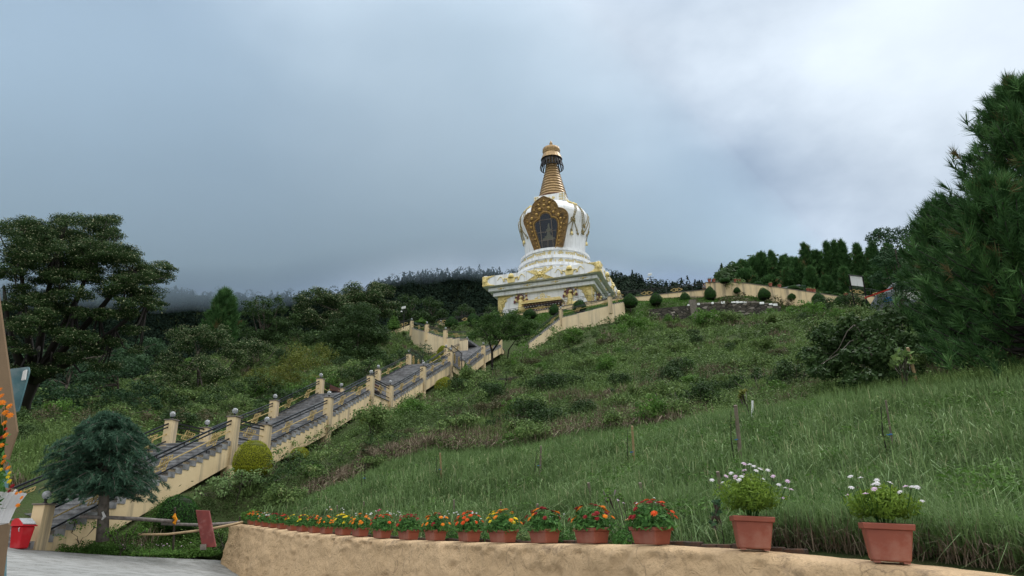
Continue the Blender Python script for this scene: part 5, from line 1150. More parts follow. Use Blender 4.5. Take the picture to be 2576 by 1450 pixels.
# broadleaf tree in front of the grove and the dark bush tree
massed('broadleaf_tree', 'dark glossy-leaved tree standing between the pine grove and the big pine', [(2220,600,40,60),(2290,590,45,60),(2240,650,45,58),(2300,660,50,58),(2210,700,30,57),(2270,710,40,57),(2205,585,16,60),(2320,575,30,60)], (2270,800,60), 12, .42, .2, 40, 'l_treeblue', None, None, seed=17, tr=.2, tone=.4)
massed('bush_tree', 'broad dark bush tree with big glossy leaves at the upper right edge of the lawn', [(2090,850,55,31),(2160,830,60,31),(2230,820,60,31),(2120,900,60,30),(2200,890,70,29),(2270,880,60,29),(2150,940,40,28),(2060,840,25,31),(2240,940,50,28),(2080,935,50,28),(2160,965,55,27),(2240,975,50,27),(2300,940,45,28),(2040,900,35,30)], (2190,985,30), 14, .42, .15, 110, 'l_tree', None, None, seed=18, tr=.06, tone=.4, asp=.5) if False else massed('bush_tree', 'broad dark bush tree with big glossy leaves at the upper right edge of the lawn', [(2090,850,55,31),(2160,830,60,31),(2230,820,60,31),(2120,900,60,30),(2200,890,70,29),(2270,880,60,29),(2150,940,40,28),(2060,840,25,31),(2240,940,50,28),(2080,935,50,28),(2160,965,55,27),(2240,975,50,27),(2300,940,45,28),(2040,900,35,30)], (2190,985,30), 14, .42, .15, 110, 'l_tree', None, None, seed=18, tr=.06, tone=.4)
# twin-trunk tree in front of the upper flight
b_ = P(1238,925,66); b_[2] = H1(b_[0], b_[1]); tw_ = thing('small_tree', 'small green tree with twin dark trunks hiding the top of the stairs', 'tree', b_)
L_ = [(1212,825,38,66),(1260,812,46,66),(1305,820,48,66),(1338,825,32,66),(1195,845,26,66),(1250,850,36,65),(1300,855,32,66),(1235,803,30,66),(1310,795,28,66),(1280,790,24,66)]
cl = px_clumps(sub(L_, 14, .36, .7, 1.2, 5), flat=.7); mb = MB()
mb.tube([b_-np.array([0,0,.4]), P(1238,885,66), P(1228,850,66), P(1215,825,66)], [.13,.11,.07,.03], 7); mb.tube([P(1238,885,66), P(1262,850,66), P(1275,820,66)], [.09,.06,.03], 6); b2 = P(1268,900,67); b2[2] = H1(b2[0], b2[1]); mb.tube([b2-np.array([0,0,.3]), P(1280,880,67), P(1305,845,67)], [.09,.07,.03], 6)
for c_, _ in cl[::5]: mb.tube([P(1240+jit(15),855,66), c_], [.04,.012], 4)
mb.build('trunk', 'm_darkbark', tw_, smooth=True); link('crown', crown_mesh('crown', cl, 48, .17, 'l_smalltree', b_, tone=.45, shell=.4), tw_)
# thin young tree with reddish leaves
b_ = P(1268,1010,50); b_[2] = H1(b_[0], b_[1]); t_ = thing('sapling', 'thin young tree with feathery drooping dark leaves on the middle of the slope', 'tree', b_); cl = px_clumps(sub([(1270,945,28,50),(1245,955,18,50),(1300,950,20,50)], 9, .35, .35, .4, 3), flat=.35); mb = MB(); mb.tube([b_-np.array([0,0,.2]), P(1266,985,50), P(1275,955,50), P(1272,935,50)], [.05,.045,.03,.015], 6)
for c_, _ in cl[::2]: mb.tube([P(1273,955,50), c_], [.02,.008], 4)
mb.build('trunk', 'm_darkbark', t_); link('crown', crown_mesh('crown', cl, 22, .16, 'l_weed', b_, asp=.25, droop=.5), t_)
# blue-green cedar by the foot of the stairs
cb = P(262,1335,21.3); ct = thing('cedar_tree', 'blue-green young cedar with drooping branches in front of the first flight', 'tree', cb); rng = np.random.default_rng(77); mb = MB()
tops = P(285,1035,21.3); mb.tube([cb-np.array([0,0,.3]), P(260,1290,21.3), P(263,1235,21.3), P(272,1170,21.3), tops], [.19,.16,.14,.09,.015], 10)
pos = []; dr = []
for b in range(190):
    u = rng.random()**1.1; a = rng.random()*2*PI; o = P(262+18*u, 1250-205*u, 21.3); L_ = 1.72*math.sqrt(max(.03, 1-((u-.34)/.70)**2))*(1-.35*u**4)*(.7+.4*rng.random()); hd = np.array([math.cos(a), math.sin(a), 0]); sg = .10+.12*rng.random()
    f_ = lambda s: o+hd*L_*s+np.array([0,0, L_*(.55*s-.66*s*s)]); mb.tube([f_(s) for s in (0,.3,.6,.85,1)], [.03,.022,.014,.008,.004], 4)
    for j in range(34): s = .18+.82*rng.random(); q = f_(s)+np.array([-hd[1],hd[0],0])*rng.normal()*.15*L_*(1.15-s)+np.array([0,0,-abs(rng.normal())*.07]); pos.append(q); dr.append(hd*.7+np.array([0,0,-.55 if s > .6 else -.1])+.5*rng.normal(size=3))
pos = np.array(pos); V, Fq = tuft_arr(pos, np.array(dr), .15*(.7+.6*rng.random(len(pos))), 26, rng, .006, .45, 1.2); rnd = np.clip(np.repeat(rng.random(len(pos))**1.6, 26)*.75+.4*rng.random(len(pos)*26), 0, 1)
mb.build('trunk', 'm_barkgrey', ct, smooth=True); link('crown', mesh_np('crown', V-cb, Fq, 'l_cedar', rnd=rnd), ct)
MB().tube([P(258,1288,21.1), P(263,1300,21.1), P(256,1308,21.1)], [.03,.05,.02], 6).build('cloth_tie', 'm_clothwhite', ct)
# ------------------------------------------------------------------ bushes on the slopes
bush_list = [
 ('leafy_bush','bright green leafy bush against the right end of the tall stair wall',[(1590,800,40,82),(1560,825,28,81),(1620,815,28,82)],(1590,850,82),'l_bright',.24,16),
 ('leafy_bush','bright green leafy bush in front of the left part of the stone wall',[(1775,795,36,78),(1810,800,24,78),(1745,800,18,78)],(1780,825,78),'l_bright',.24,14),
 ('leafy_bush','yellow-green leafy bush below the sloping wall at the right end of the stone wall',[(2020,770,36,74),(2060,775,30,74),(1990,780,20,74)],(2025,800,74),'l_bright',.24,14),
 ('creeper_bush','dark reddish creeper bush spilling over the middle of the stone wall',[(1850,752,40,84),(1880,760,24,84),(1820,758,18,84)],(1850,775,84),'l_brownbush',.28,7),
 ('creeper_bush','dark creeper bush spilling over the right part of the stone wall',[(1950,755,28,82),(1985,758,18,82)],(1960,772,82),'l_brownbush',.28,7),
 ('feathery_bush','tall feathery grey-green bush standing before the tall stair wall',[(1405,830,24,72),(1390,850,20,71),(1430,840,18,72)],(1405,875,72),'l_weed',.2,18),
 ('thicket','tall rank weeds on the bank right of the dark bush under the first flight',[(560,1225,36,25),(600,1205,38,26),(640,1200,38,26.5)],(600,1262,26),'l_grass',.11,70),
 ('thicket','dark leafy thicket on the bank right of the big yellow-green clipped bush',[(710,1185,40,28.5),(760,1165,40,30),(690,1215,34,28)],(720,1235,29),'l_tree',.11,70),
 ('thicket','green thicket above the left end of the lawn',[(820,1150,38,31),(870,1130,36,32),(800,1185,32,30)],(830,1205,30.5),'l_weed',.11,70),
 ('thicket','mixed scrub on the bank, just right of the thicket above the lawn end',[(940,1110,34,34),(990,1095,34,35),(920,1145,28,33)],(950,1165,33),'l_tree',.11,62),
 ('thicket','pale green weeds along the top of the lawn, below the marker tree',[(1060,1085,32,36),(1110,1075,32,36),(1160,1065,30,37)],(1110,1125,35),'l_weed',.12,56),
 ('thicket','dark green scrub on the bank left of the stump',[(1230,1060,30,36),(1290,1052,30,36),(1340,1048,26,36)],(1280,1105,34),'l_tree',.12,56),
 ('thicket','olive scrub high on the slope, halfway between the stairs and the marker stone',[(1150,1010,30,46),(1200,990,30,47),(1100,1030,28,45)],(1150,1050,45),'l_weed',.14,44),
 ('thicket','green scrub below the young drooping tree',[(1280,1020,28,42),(1330,1005,28,43)],(1300,1055,41),'l_bright',.13,44),
 ('thicket','leafy scrub right of the marker stone, along the upper lawn edge',[(1640,1000,30,36),(1700,990,30,36),(1760,985,28,36)],(1700,1045,34),'l_weed',.12,50),
 ('thicket','dark scrub along the upper lawn edge left of the big dark bush tree',[(1850,960,32,36),(1910,950,34,36),(1960,955,30,35)],(1905,1010,34),'l_tree',.12,56),
 ('leafy_bush','round dark shrub above the first landing, nearest the left pillar',[(450,1012,42,44),(410,1020,30,44)],(440,1062,44),'l_tree',.15,34),
 ('leafy_bush','dark green shrub in the middle, above the left railing of the second flight',[(560,1005,45,48),(600,1012,35,47)],(575,1058,47),'l_weed',.15,34),
 ('leafy_bush','big leafy shrub crowding the left railing below the second landing',[(700,1000,42,50),(740,990,38,51),(660,1015,32,49)],(705,1050,50),'l_tree',.15,34),
 ('leafy_bush','fresh green shrub beside the left end pillar of the second landing',[(800,970,36,55),(840,955,32,56)],(815,1010,55),'l_bright',.15,30),
 ('leafy_bush','dark shrub behind the left railing of the third flight',[(900,935,34,62),(935,915,28,63),(865,945,28,61)],(905,970,62),'l_tree',.18,28),
 ('leafy_bush','tall dark shrub just left of the gate on the upper landing',[(985,905,32,70),(1010,890,24,71)],(990,940,70),'l_tree',.2,26),
 ('leafy_bush','wide dark shrub on the far left slope behind the cedar',[(270,1020,42,46),(320,1030,36,46),(220,1035,34,45)],(270,1068,46),'l_tree',.16,30),
 ('leafy_bush','spreading green shrub left of the row, right of the layered tree foot',[(370,1020,40,46),(340,1000,30,47)],(360,1065,46),'l_treeblue',.16,30),
 ('leafy_bush','green weeds climbing the side wall of the first flight',[(540,1215,26,28.5),(580,1195,24,29),(500,1235,22,28)],(545,1245,28.5),'l_grass',.1,50),
 ('leafy_bush','weeds overlapping the side wall below the lower second flight bay',[(745,1120,24,33.5),(780,1100,22,34.5),(720,1135,20,33)],(750,1150,33.5),'l_weed',.11,46),
 ('leafy_bush','weeds overlapping the side wall left of the second landing',[(860,1065,22,41),(835,1080,20,40)],(850,1095,41),'l_weed',.12,40),
 ('leafy_bush','shrubs overlapping the side wall of the third flight',[(1020,1010,24,50),(1050,995,22,52),(990,1025,22,49)],(1022,1040,50),'l_weed',.15,34),
 ('leafy_bush','low shrubs under the upper landing, right of the stairs',[(1180,965,22,62),(1215,945,22,64)],(1195,985,62),'l_weed',.17,30),
 ('olive_bush','wide olive-green bush mound in front of the dark round tree',[(740,905,60,62),(800,895,52,63),(690,940,50,60),(770,950,55,60),(650,945,35,60)],(740,995,61),'l_olive',.15,34),
 ('leafy_bush','green thicket left of the second landing, below the dark blossomed tree',[(640,970,50,54),(580,990,45,53),(700,985,45,54),(530,1010,40,50)],(620,1035,53),'l_tree',.16,30),
 ('leafy_bush','mid green shrubs right of the thicket, touching the olive mound',[(740,985,40,52),(790,970,35,54),(690,1015,35,50)],(740,1030,52),'l_bright',.13,34),
 ('brown_hedge','brownish hedge-like scrub along the top of the grassy slope, left half',[(120,1050,45,40),(200,1050,45,41),(290,1050,45,42),(370,1050,40,43)],(240,1085,41),'l_brownbush',.12,36),
 ('brown_hedge','brownish hedge-like scrub above the first landing, right half',[(450,1050,40,42),(520,1052,40,43),(590,1050,40,44),(660,1045,35,46)],(540,1085,43),'l_brownbush',.12,36),
 ('leafy_bush','green bushes beside the upper part of the left railing',[(880,925,35,62),(830,945,35,60),(930,920,25,64)],(870,965,61),'l_weed',.2,15),
 ('leafy_bush','shrubs filling the gap between the gate and the cracked wall',[(1075,880,22,72),(1050,892,20,71)],(1065,905,72),'l_treeblue',.2,15),
 ('leafy_bush','bush with orange berries right of the twin-trunk tree',[(1310,880,32,60),(1290,905,22,58),(1340,890,24,60)],(1310,925,60),'l_bright',.18,16),
 ('leafy_bush','dark leafy bush against the side wall of the second flight',[(790,1095,30,36),(820,1075,24,37),(770,1120,20,35)],(795,1130,36),'l_weed',.13,36),
 ('leafy_bush','broad dark green bush under the lime clipped bush',[(700,1150,40,31),(740,1150,30,32),(660,1190,30,29)],(700,1200,31),'l_weed',.11,40),
 ('leafy_bush','dark weeds at the foot of the sloping bank beside the first flight',[(560,1220,40,27),(620,1210,40,28),(500,1240,30,26)],(570,1260,27),'l_grass',.12,36),
 ('leafy_bush','low green weeds beside the red bin at the foot of the stairs',[(190,1325,30,20.6),(230,1330,28,20.8),(150,1350,22,20.2)],(200,1365,20.6),'l_bright',.07,90),
 ('leafy_bush','bright green weeds under the cedar',[(300,1330,34,21),(350,1335,28,21.3),(270,1345,26,20.8)],(310,1368,21),'l_bright',.07,90),
 ('leafy_bush','dark leafy shrub beside the corner end of the pot wall',[(560,1340,22,23.3),(575,1370,18,23.2),(545,1375,20,23.3)],(560,1395,23.3),'l_weed',.08,80),
 ('leafy_bush','dark thicket behind the left edge, at the foot of the layered tree',[(120,1100,40,50),(60,1090,35,48),(170,1085,30,52)],(110,1130,50),'l_weed',.2,14),
 ('rose_bush','dark-leaved rose bush left of the first tall square pot',[(1800,1290,14,7.6),(1805,1265,12,7.6),(1795,1315,12,7.5)],(1803,1335,7.6),'l_treeblue',.055,260),
 ('leafy_bush','pale green feathery weed on the lawn above the round red flower pot',[(1535,1235,22,10),(1520,1255,18,10),(1560,1250,16,10)],(1535,1275,10),'l_bright',.05,120),
]
for i, (nm2, lab, L_, b, mt_, ls, dn) in enumerate(bush_list):
    massed(nm2, lab, L_, b, 9, .42, ls, dn*1.15, mt_, None, None, tr=.006 if ls < .06 else .025+.02*(b[2] > 50), seed=60+i, cat='bush', tone=.35, shell=.3, jd=.25*b[2]/25, lit=8)
# ------------------------------------------------------------------ ground cover: uncountable grass and weeds, thinned out with distance
LR = np.array([P(*a)[:2] for a in [(700,1290,24.5),(850,1225,26),(960,1190,28),(1100,1165,28),(1250,1144,27),(1500,1108,24),(1750,1076,21.4),(2000,1042,19),(2200,1014,17.6),(2400,1015,16.2),(2580,1000,15.6)]]+[(18,12),(24,6)])
def inpoly(x, y, poly):
    ins = np.zeros(x.shape, bool); j = len(poly)-1
    for i in range(len(poly)):
        (xi, yi), (xj, yj) = poly[i], poly[j]; ins ^= ((yi > y) != (yj > y)) & (x < (xj-xi)*(y-yi)/(yj-yi+1e-12)+xi); j = i
    return ins
LAWN = [tuple(p) for p in LR]+[(24,-3),(4.6,-3)]+[tuple(w[:2]) for w in WL[::-1]]
def polar(n, r0, r1, a0, a1, pw=2.0, rng=RNG):
    u = rng.random(n); r = r0*(r1/r0)**u if pw == 2 else (r0**(2-pw)+u*(r1**(2-pw)-r0**(2-pw)))**(1/(2-pw)); a = np.radians(a0+(a1-a0)*rng.random(n)); return r*np.sin(a), r*np.cos(a), r
def blades(x, y, z, ln, w, lean, rng=RNG, curve=.5):
    n = len(x); b = np.c_[x, y, z]; a = rng.random(n)*2*PI; ld = np.c_[np.cos(a), np.sin(a), 0*a]; l = (lean*rng.random(n))[:, None]; L_ = ln[:, None]; up = np.array([0,0,1.])
    m = b+(up*(1-.2*l)+ld*l*.45)*L_*.55; t = m+(up*(.75-curve*1.2*l)+ld*(l*1.2+.1))*L_*.5; sd = np.c_[-np.sin(a), np.cos(a), 0*a]*w[:, None]; sd2 = unit(sd+.0)*w[:, None]
    V = np.stack([b-sd2, b+sd2, m+sd2*.8, m-sd2*.8, t], 1).reshape(-1,3); i = np.arange(n)*5
    Q = np.stack([i, i+1, i+2, i+3], 1); T = np.stack([i+3, i+2, i+4, i+4], 1); return V, Q, T
def blade_mesh(name, V, Q, T, mat, rnd):
    # quads as two triangles so that every face has the same size
    Fq = np.concatenate([Q[:, [0,1,2]], Q[:, [0,2,3]], T[:, :3]]); return mesh_np(name, V, Fq, mat, rnd=np.concatenate([rnd]*3))
def nearwall(x, y):
    sd, _, _ = edge_side(x, y); return sd
def stuff(name, me): return tag(link(name, me), kind='stuff')
# lawn
x, y, r = polar(430000, 5.2, 34, -34, 52, 2); m = inpoly(x, y, LAWN); x, y, r = x[m], y[m], r[m]; sd = nearwall(x, y); m = (sd > .75) & ((sd > 1.25) | (RNG.random(len(x)) < .3)); x, y, r, sd = x[m], y[m], r[m], sd[m]
nz = fbm(x*.7, y*.7); keep = RNG.random(len(x)) < np.clip(.35+1.6*(nz-.25), .3, 1); x, y, r, nz, sd = x[keep], y[keep], r[keep], nz[keep], sd[keep]
tall = .6+1.1*fbm(x*.5+9, y*.5+3); ln = (.17+.19*RNG.random(len(x)))*tall*np.clip(.45+sd*.35, .5, 1.15); wd = (.0028+.0022*RNG.random(len(x))**2)*np.clip(r/7, .9, 4)
V, Q, T = blades(x, y, Hgrid(x, y)-.04, ln*1.3, wd, 1.9, curve=.6)
patch = fbm(x*1.3+30, y*1.3+8); rnd = np.clip(.05+1.15*(patch-.2)+.5*(RNG.random(len(x))-.5), 0, .92); rnd = np.where(RNG.random(len(x)) < .05, .93+.07*RNG.random(len(x)), rnd)
stuff('lawn_grass', blade_mesh('lawn_grass', V, Q, T, 'l_grass', rnd))
# weeds among the lawn grass and long arching blades
x, y, r = polar(5200, 6, 30, -32, 50, 2); m = inpoly(x, y, LAWN) & (nearwall(x, y) > .9) & (fbm(x*.9+70, y*.9) > .5); x, y = x[m], y[m]; n = len(x); PSx = []; NSx = []; RNx = []
for j in range(16):
    d = unit(RNG.normal(size=(n,3))); d[:,2] = np.abs(d[:,2]); PSx.append(np.c_[x, y, Hgrid(x, y)+.08]+d*np.array([.13,.13,.26])); NSx.append(d+.5*RNG.normal(size=d.shape)+np.array([0,0,.5])); RNx.append(fbm(x*2, y*2)+.3*(RNG.random(n)-.5))
V, Fq = leaves(np.concatenate(PSx), np.concatenate(NSx), .05+.05*RNG.random(16*n), .4); stuff('lawn_weeds', mesh_np('lawn_weeds', V, Fq, 'l_bright', rnd=np.clip(np.concatenate(RNx), 0, 1)))
x, y, r = polar(15000, 5.6, 20, -30, 50, 1.6); m = inpoly(x, y, LAWN) & (nearwall(x, y) > .7); x, y, r = x[m], y[m], r[m]; V, Q, T = blades(x, y, Hgrid(x, y), .38+.3*RNG.random(len(x)), (.004+.0025*RNG.random(len(x)))*np.clip(r/8, .8, 2), 2.2, curve=.75); stuff('arching_grass', blade_mesh('arching_grass', V, Q, T, 'l_grass', np.clip(.3+.6*RNG.random(len(x))**1.5, 0, .93)))
# longer grass along the upper edge of the lawn
seg = []; 
for a, b in zip(LR[:-2], LR[1:-1]):
    n = int(np.linalg.norm(b-a)*420); t = RNG.random(n)[:, None]; seg.append(a+(b-a)*t+RNG.normal(size=(n,2))*.55)
q = np.concatenate(seg); x, y = q[:,0], q[:,1]; r = np.hypot(x, y); ln = (.28+.3*RNG.random(len(x)))*(.6+.9*fbm(x*.8, y*.8)); wd = .0025*np.clip(r/7, 1, 4)*(.8+.5*RNG.random(len(x)))
V, Q, T = blades(x, y, Hgrid(x, y)-.03, ln, wd, .9); stuff('tall_grass', blade_mesh('tall_grass', V, Q, T, 'l_grass', np.clip(.35+.4*RNG.random(len(x)), 0, 1)))
# dead grass draped over the bank along the upper left edge of the lawn
seg = []
for a, b in zip(LR[:6], LR[1:7]): n = int(np.linalg.norm(b-a)*330); t = RNG.random(n)[:, None]; o_ = np.array([-.25, 1.0]); seg.append(a+(b-a)*t+o_*(.5+1.9*RNG.random(n)[:, None]))
q = np.concatenate(seg); x, y = q[:,0], q[:,1]; kp = fbm(x*.5+3, y*.5) > .40; x, y = x[kp], y[kp]; n = len(x)
V, Q, T = blades(x, y, Hgrid(x, y)+.1, .35+.45*RNG.random(n), (.0035+.003*RNG.random(n))*3.2, 1.9, curve=.8); stuff('bank_dry_grass', blade_mesh('bank_dry_grass', V, Q, T, 'l_dry', RNG.random(n)))
# dry roots and long blades hanging over the low bank behind the pots (right part)
k0 = 0; sel = WPTS[:, 1] < 7.6; pw_ = WPTS[sel]; nw_ = WNRM[sel]; n = 5000; i = RNG.integers(0, len(pw_), n); off = .55+.5*RNG.random(n); x = pw_[i,0]-nw_[i,0]*off+.05*RNG.normal(size=n); y = pw_[i,1]-nw_[i,1]*off
V, Q, T = blades(x, y, Hgrid(x, y), .18+.35*RNG.random(n), .0035+.002*RNG.random(n), 1.7); stuff('dry_grass', blade_mesh('dry_grass', V, Q, T, 'l_dry', .6*RNG.random(n)))
n = 16000; i = RNG.integers(0, len(pw_), n); off = .7+.6*RNG.random(n); x = pw_[i,0]-nw_[i,0]*off; y = pw_[i,1]-nw_[i,1]*off
V, Q, T = blades(x, y, Hgrid(x, y)+.05, .3+.35*RNG.random(n), .0035+.002*RNG.random(n), 1.5); stuff('edge_grass', blade_mesh('edge_grass', V, Q, T, 'l_grass', .2+.6*RNG.random(n)))
# slope of weeds: clumps of leaves, grass tufts and dry stalks
def weeds():
    x, y, r = polar(52000, 21, 112, -46, 46, 2); m = ~inpoly(x, y, LAWN); sd = nearwall(x, y); m &= sd > .25
    # keep off the stairs, the terrace and the walls
    def dist_seg(x, y, a, b):
        d = b-a; t = np.clip(((x-a[0])*d[0]+(y-a[1])*d[1])/(d@d), 0, 1); return np.hypot(x-a[0]-t*d[0], y-a[1]-t*d[1])
    c0, c1 = (RS['A0']+LS['A0'])[:2]/2-dR*1.2, (RS['A7']+LS['A7'])[:2]/2+dR*3; m &= dist_seg(x, y, c0, c1) > 2.15+.35*np.clip(y/70, 0, 1)
    for L_, M_ in ((OLz, ILz), (ORz, IRf)):
        for a, b, a2, b2 in zip(L_[:-1], L_[1:], M_[:-1], M_[1:]): m &= dist_seg(x, y, (a+a2)[:2]/2, (b+b2)[:2]/2) > 2.6
    m &= ~inpoly(x, y, [tuple(q[:2]-np.array([0,.6])) for q in tw]+[(34,90),(36,135),(-20,135),(-20,104)])
    bankpoly = [tuple(P(*a)[:2]) for a in [(1110,835,98),(1250,835,92),(1330,850,86),(1400,830,86),(1530,790,82),(1600,790,80),(1640,772,85),(1960,770,84),(2090,790,80),(2230,790,76),(2240,757,77),(2060,739,83.5),(1846,711,89),(1561,751,92.5),(1245,800,100.5),(1096,820,104)]]
    m &= ~(inpoly(x, y, bankpoly))
    px, py, dd = projN(np.c_[x, y, Hgrid(x, y)+.3]); m &= (px > -60) & (px < 2640) & (py > 650) & (py < 1470)
    x, y, r, px = x[m], y[m], r[m], px[m]; n = len(x); z = Hgrid(x, y)
    pt = fbm(x*.16+5, y*.16+2, 3); pt2 = fbm(x*.45+50, y*.45+20, 3)
    left = px < 1000
    kind = np.where((pt2 > .58) & (RNG.random(n) < .42), 2, np.where((pt > .5) & (RNG.random(n) < .5), 1, 0)); kind = np.where(left & (kind == 2) & (RNG.random(n) < .5), 0, kind)
    PS, NS, SZ_, RN = [], [], [], []
    i0 = np.where(kind == 0)[0]; h = (.28+.62*RNG.random(len(i0))**2.0)*np.clip(.8+.004*r[i0], .8, 1.3)*(.6+1.0*pt2[i0]); K = 26; lsz = .42+.75*RNG.random(len(i0))**1.5
    for j in range(K):
        d = unit(RNG.normal(size=(len(i0),3))); d[:,2] = np.abs(d[:,2])*1.25; q = RNG.random(len(i0))**.4; p = np.c_[x[i0], y[i0], z[i0]]+d*(h*q)[:, None]*np.array([.75,.75,1]); PS.append(p); NS.append(d+.6*RNG.normal(size=d.shape)+np.array([0,0,.4])); SZ_.append(np.clip(.0038*r[i0], .07, .34)*lsz*(.6+.6*RNG.random(len(i0)))); RN.append(np.clip(.05+.75*(fbm(x[i0]*.6, y[i0]*.6)-.15)*1.3+.35*(RNG.random(len(i0))-.5), 0, 1))
    p = np.concatenate(PS); V, Fq = leaves(p, np.concatenate(NS), np.concatenate(SZ_), .5); stuff('weeds', mesh_np('weeds', V, Fq, 'l_weed', rnd=np.concatenate(RN)))
    i1 = np.repeat(np.where(kind == 1)[0], 26); n1 = len(i1); xx = x[i1]+.14*RNG.normal(size=n1); yy = y[i1]+.14*RNG.normal(size=n1); rr = r[i1]
    V, Q, T = blades(xx, yy, z[i1]-.03, .25+.45*RNG.random(n1), .0005*rr*(.6+.6*RNG.random(n1)), 1.0); stuff('slope_grass', blade_mesh('slope_grass', V, Q, T, 'l_weed', np.clip(.35+.45*RNG.random(n1)+.25*(fbm(xx, yy)-.5), 0, 1)))
    i2 = np.repeat(np.where(kind == 2)[0], 24); n2 = len(i2); xx = x[i2]+.18*RNG.normal(size=n2); yy = y[i2]+.18*RNG.normal(size=n2); rr = r[i2]
    V, Q, T = blades(xx, yy, z[i2]-.03, .3+.6*RNG.random(n2), .00042*rr*(.6+.6*RNG.random(n2)), 1.3); stuff('dry_stalks', blade_mesh('dry_stalks', V, Q, T, 'l_dry', np.clip(RNG.random(n2)*.8+.3*(fbm(xx, yy)-.4), 0, 1)))
weeds()
# wild bushes that stand out of the weeds: copies of four kinds
def wild_bushes():
    protos = []
    for i, (mt_, lab, ls, fl, n) in enumerate((('l_weed','bushy green shrub among the weeds of the slope',.13,.8,1500),('l_tree','dark green wild shrub among the weeds of the slope',.12,.75,1500),('l_brownbush','brownish half-dry shrub among the weeds of the slope',.11,.7,1100),('l_bright','fresh green wild shrub among the weeds of the slope',.13,.9,1400))):
        rng = np.random.default_rng(40+i); cl = rand_clumps((0,0,.75), (.95,.95,.75), 16, .38); p, nn, k = clump_pts(cl, 70, rng, low=-.5, shell=.3); p = p[:n*3]; nn = nn[:n*3]; k = k[:n*3]; V, Fq = leaves(p, nn, ls*(.6+.7*rng.random(len(p))), .5, 0, rng); ct = rng.random(20)
        protos.append((mesh_np('foliage', V, Fq, mt_, rnd=np.clip(.5*rng.random(len(p))+.5*ct[k], 0, 1)), lab, i)); 
    sm = MB()
    for j in range(7): a = j*.9; sm.tube([(.05*math.cos(a),.05*math.sin(a),-.3), (.25*math.cos(a),.25*math.sin(a),.4), (.6*math.cos(a),.6*math.sin(a),.95)], [.03,.02,.008], 4)
    stem_me = sm.build('tmpstem', 'm_bark').data; bpy.data.objects.remove(bpy.data.objects['tmpstem'])
    rg = random.Random(77); done = 0; tries = 0; pts = []
    while done < 210 and tries < 6000:
        tries += 1; r = 24*(95/24)**rg.random(); a = math.radians(rg.uniform(-40, 42)); x, y = r*math.sin(a), r*math.cos(a); X, Y = np.array([x]), np.array([y])
        if inpoly(X, Y, LAWN)[0] or nearwall(X, Y)[0] < 1.2: continue
        if x > 45 or inpoly(X, Y, [(-16,97),(34,88),(36,135),(-20,135)])[0] or inpoly(X, Y, BK_)[0]: continue
        d1 = (np.array([x,y])-RS['A0'][:2]); al = d1@dR; ac = d1@np.array([dR[1],-dR[0]])
        if -2 < al < 66 and -5.6 < ac < 2.6: continue
        if any(math.hypot(x-l[0], y-l[1]) < 3.4 for l in np.r_[np.array(OLz)[:, :2], np.array(ORz)[:, :2], np.array(ILz)[:, :2], np.array(IRf)[:, :2]]): continue
        z = H1(x, y); px, py, dd = proj((x, y, z+.5))
        if not (-30 < px < 2600 and 700 < py < 1400): continue
        if min([math.hypot(x-q[0], y-q[1]) for q in pts] or [9]) < .022*r: continue
        pts.append((x, y)); k = rg.choice([0,0,0,1,1,2,3]); s = rg.uniform(.45,1.25)*(.6+.009*r); me, lab, i = protos[k]
        t = thing('wild_shrub', lab, 'shrub', (x, y, z-.1*s), ['green wild shrubs','dark wild shrubs','brown wild shrubs','bright wild shrubs'][i]); t.scale = (s, s, s*rg.uniform(.7,1.15)); t.rotation_euler = (0,0,rg.random()*6)
        for m_, n_ in ((me, 'foliage'), (stem_me, 'stems')): o = bpy.data.objects.new(n_, m_); COL.objects.link(o); o.parent = t
        done += 1
BK_ = [tuple(P(*a)[:2]) for a in [(1110,835,98),(1250,835,92),(1330,850,86),(1400,830,86),(1530,790,82),(1600,790,80),(1640,772,85),(1960,770,84),(2090,790,80),(2230,790,76),(2240,757,77),(2060,739,83.5),(1846,711,89),(1561,751,92.5),(1245,800,100.5),(1096,820,104)]]
wild_bushes()
# low plants on the strip between the road and the foot of the stairs
x, y, r = polar(60000, 19.5, 29, -42, -20, 2); sd = nearwall(x, y); m = (sd > .05) & (sd < 7.5); x, y = x[m], y[m]
c0 = (RS['A0']+LS['A0'])[:2]/2; keep = np.hypot(*(np.c_[x, y]-RS['A0'][:2]).T) > .6; dd = (np.c_[x, y]-RS['A0'][:2])@np.array([dR[1], -dR[0]]); keep &= dd > .25; x, y = x[keep], y[keep]; n = len(x); hh = .08+.26*fbm(x*1.1, y*1.1)
PSx = []; NSx = []
for j in range(5):
    d = unit(RNG.normal(size=(n,3))); d[:,2] = np.abs(d[:,2]); PSx.append(np.c_[x, y, Hgrid(x, y)]+d*hh[:, None]*np.array([.6,.6,1.3])); NSx.append(d+.5*RNG.normal(size=d.shape)+np.array([0,0,.5]))
V, Fq = leaves(np.concatenate(PSx), np.concatenate(NSx), .05+.04*RNG.random(5*n), .45); stuff('ground_plants', mesh_np('ground_plants', V, Fq, 'l_bright', rnd=np.clip(np.tile(fbm(x*.8, y*.8)*1.1-.1, 5)+.3*(RNG.random(5*n)-.5), 0, 1)))
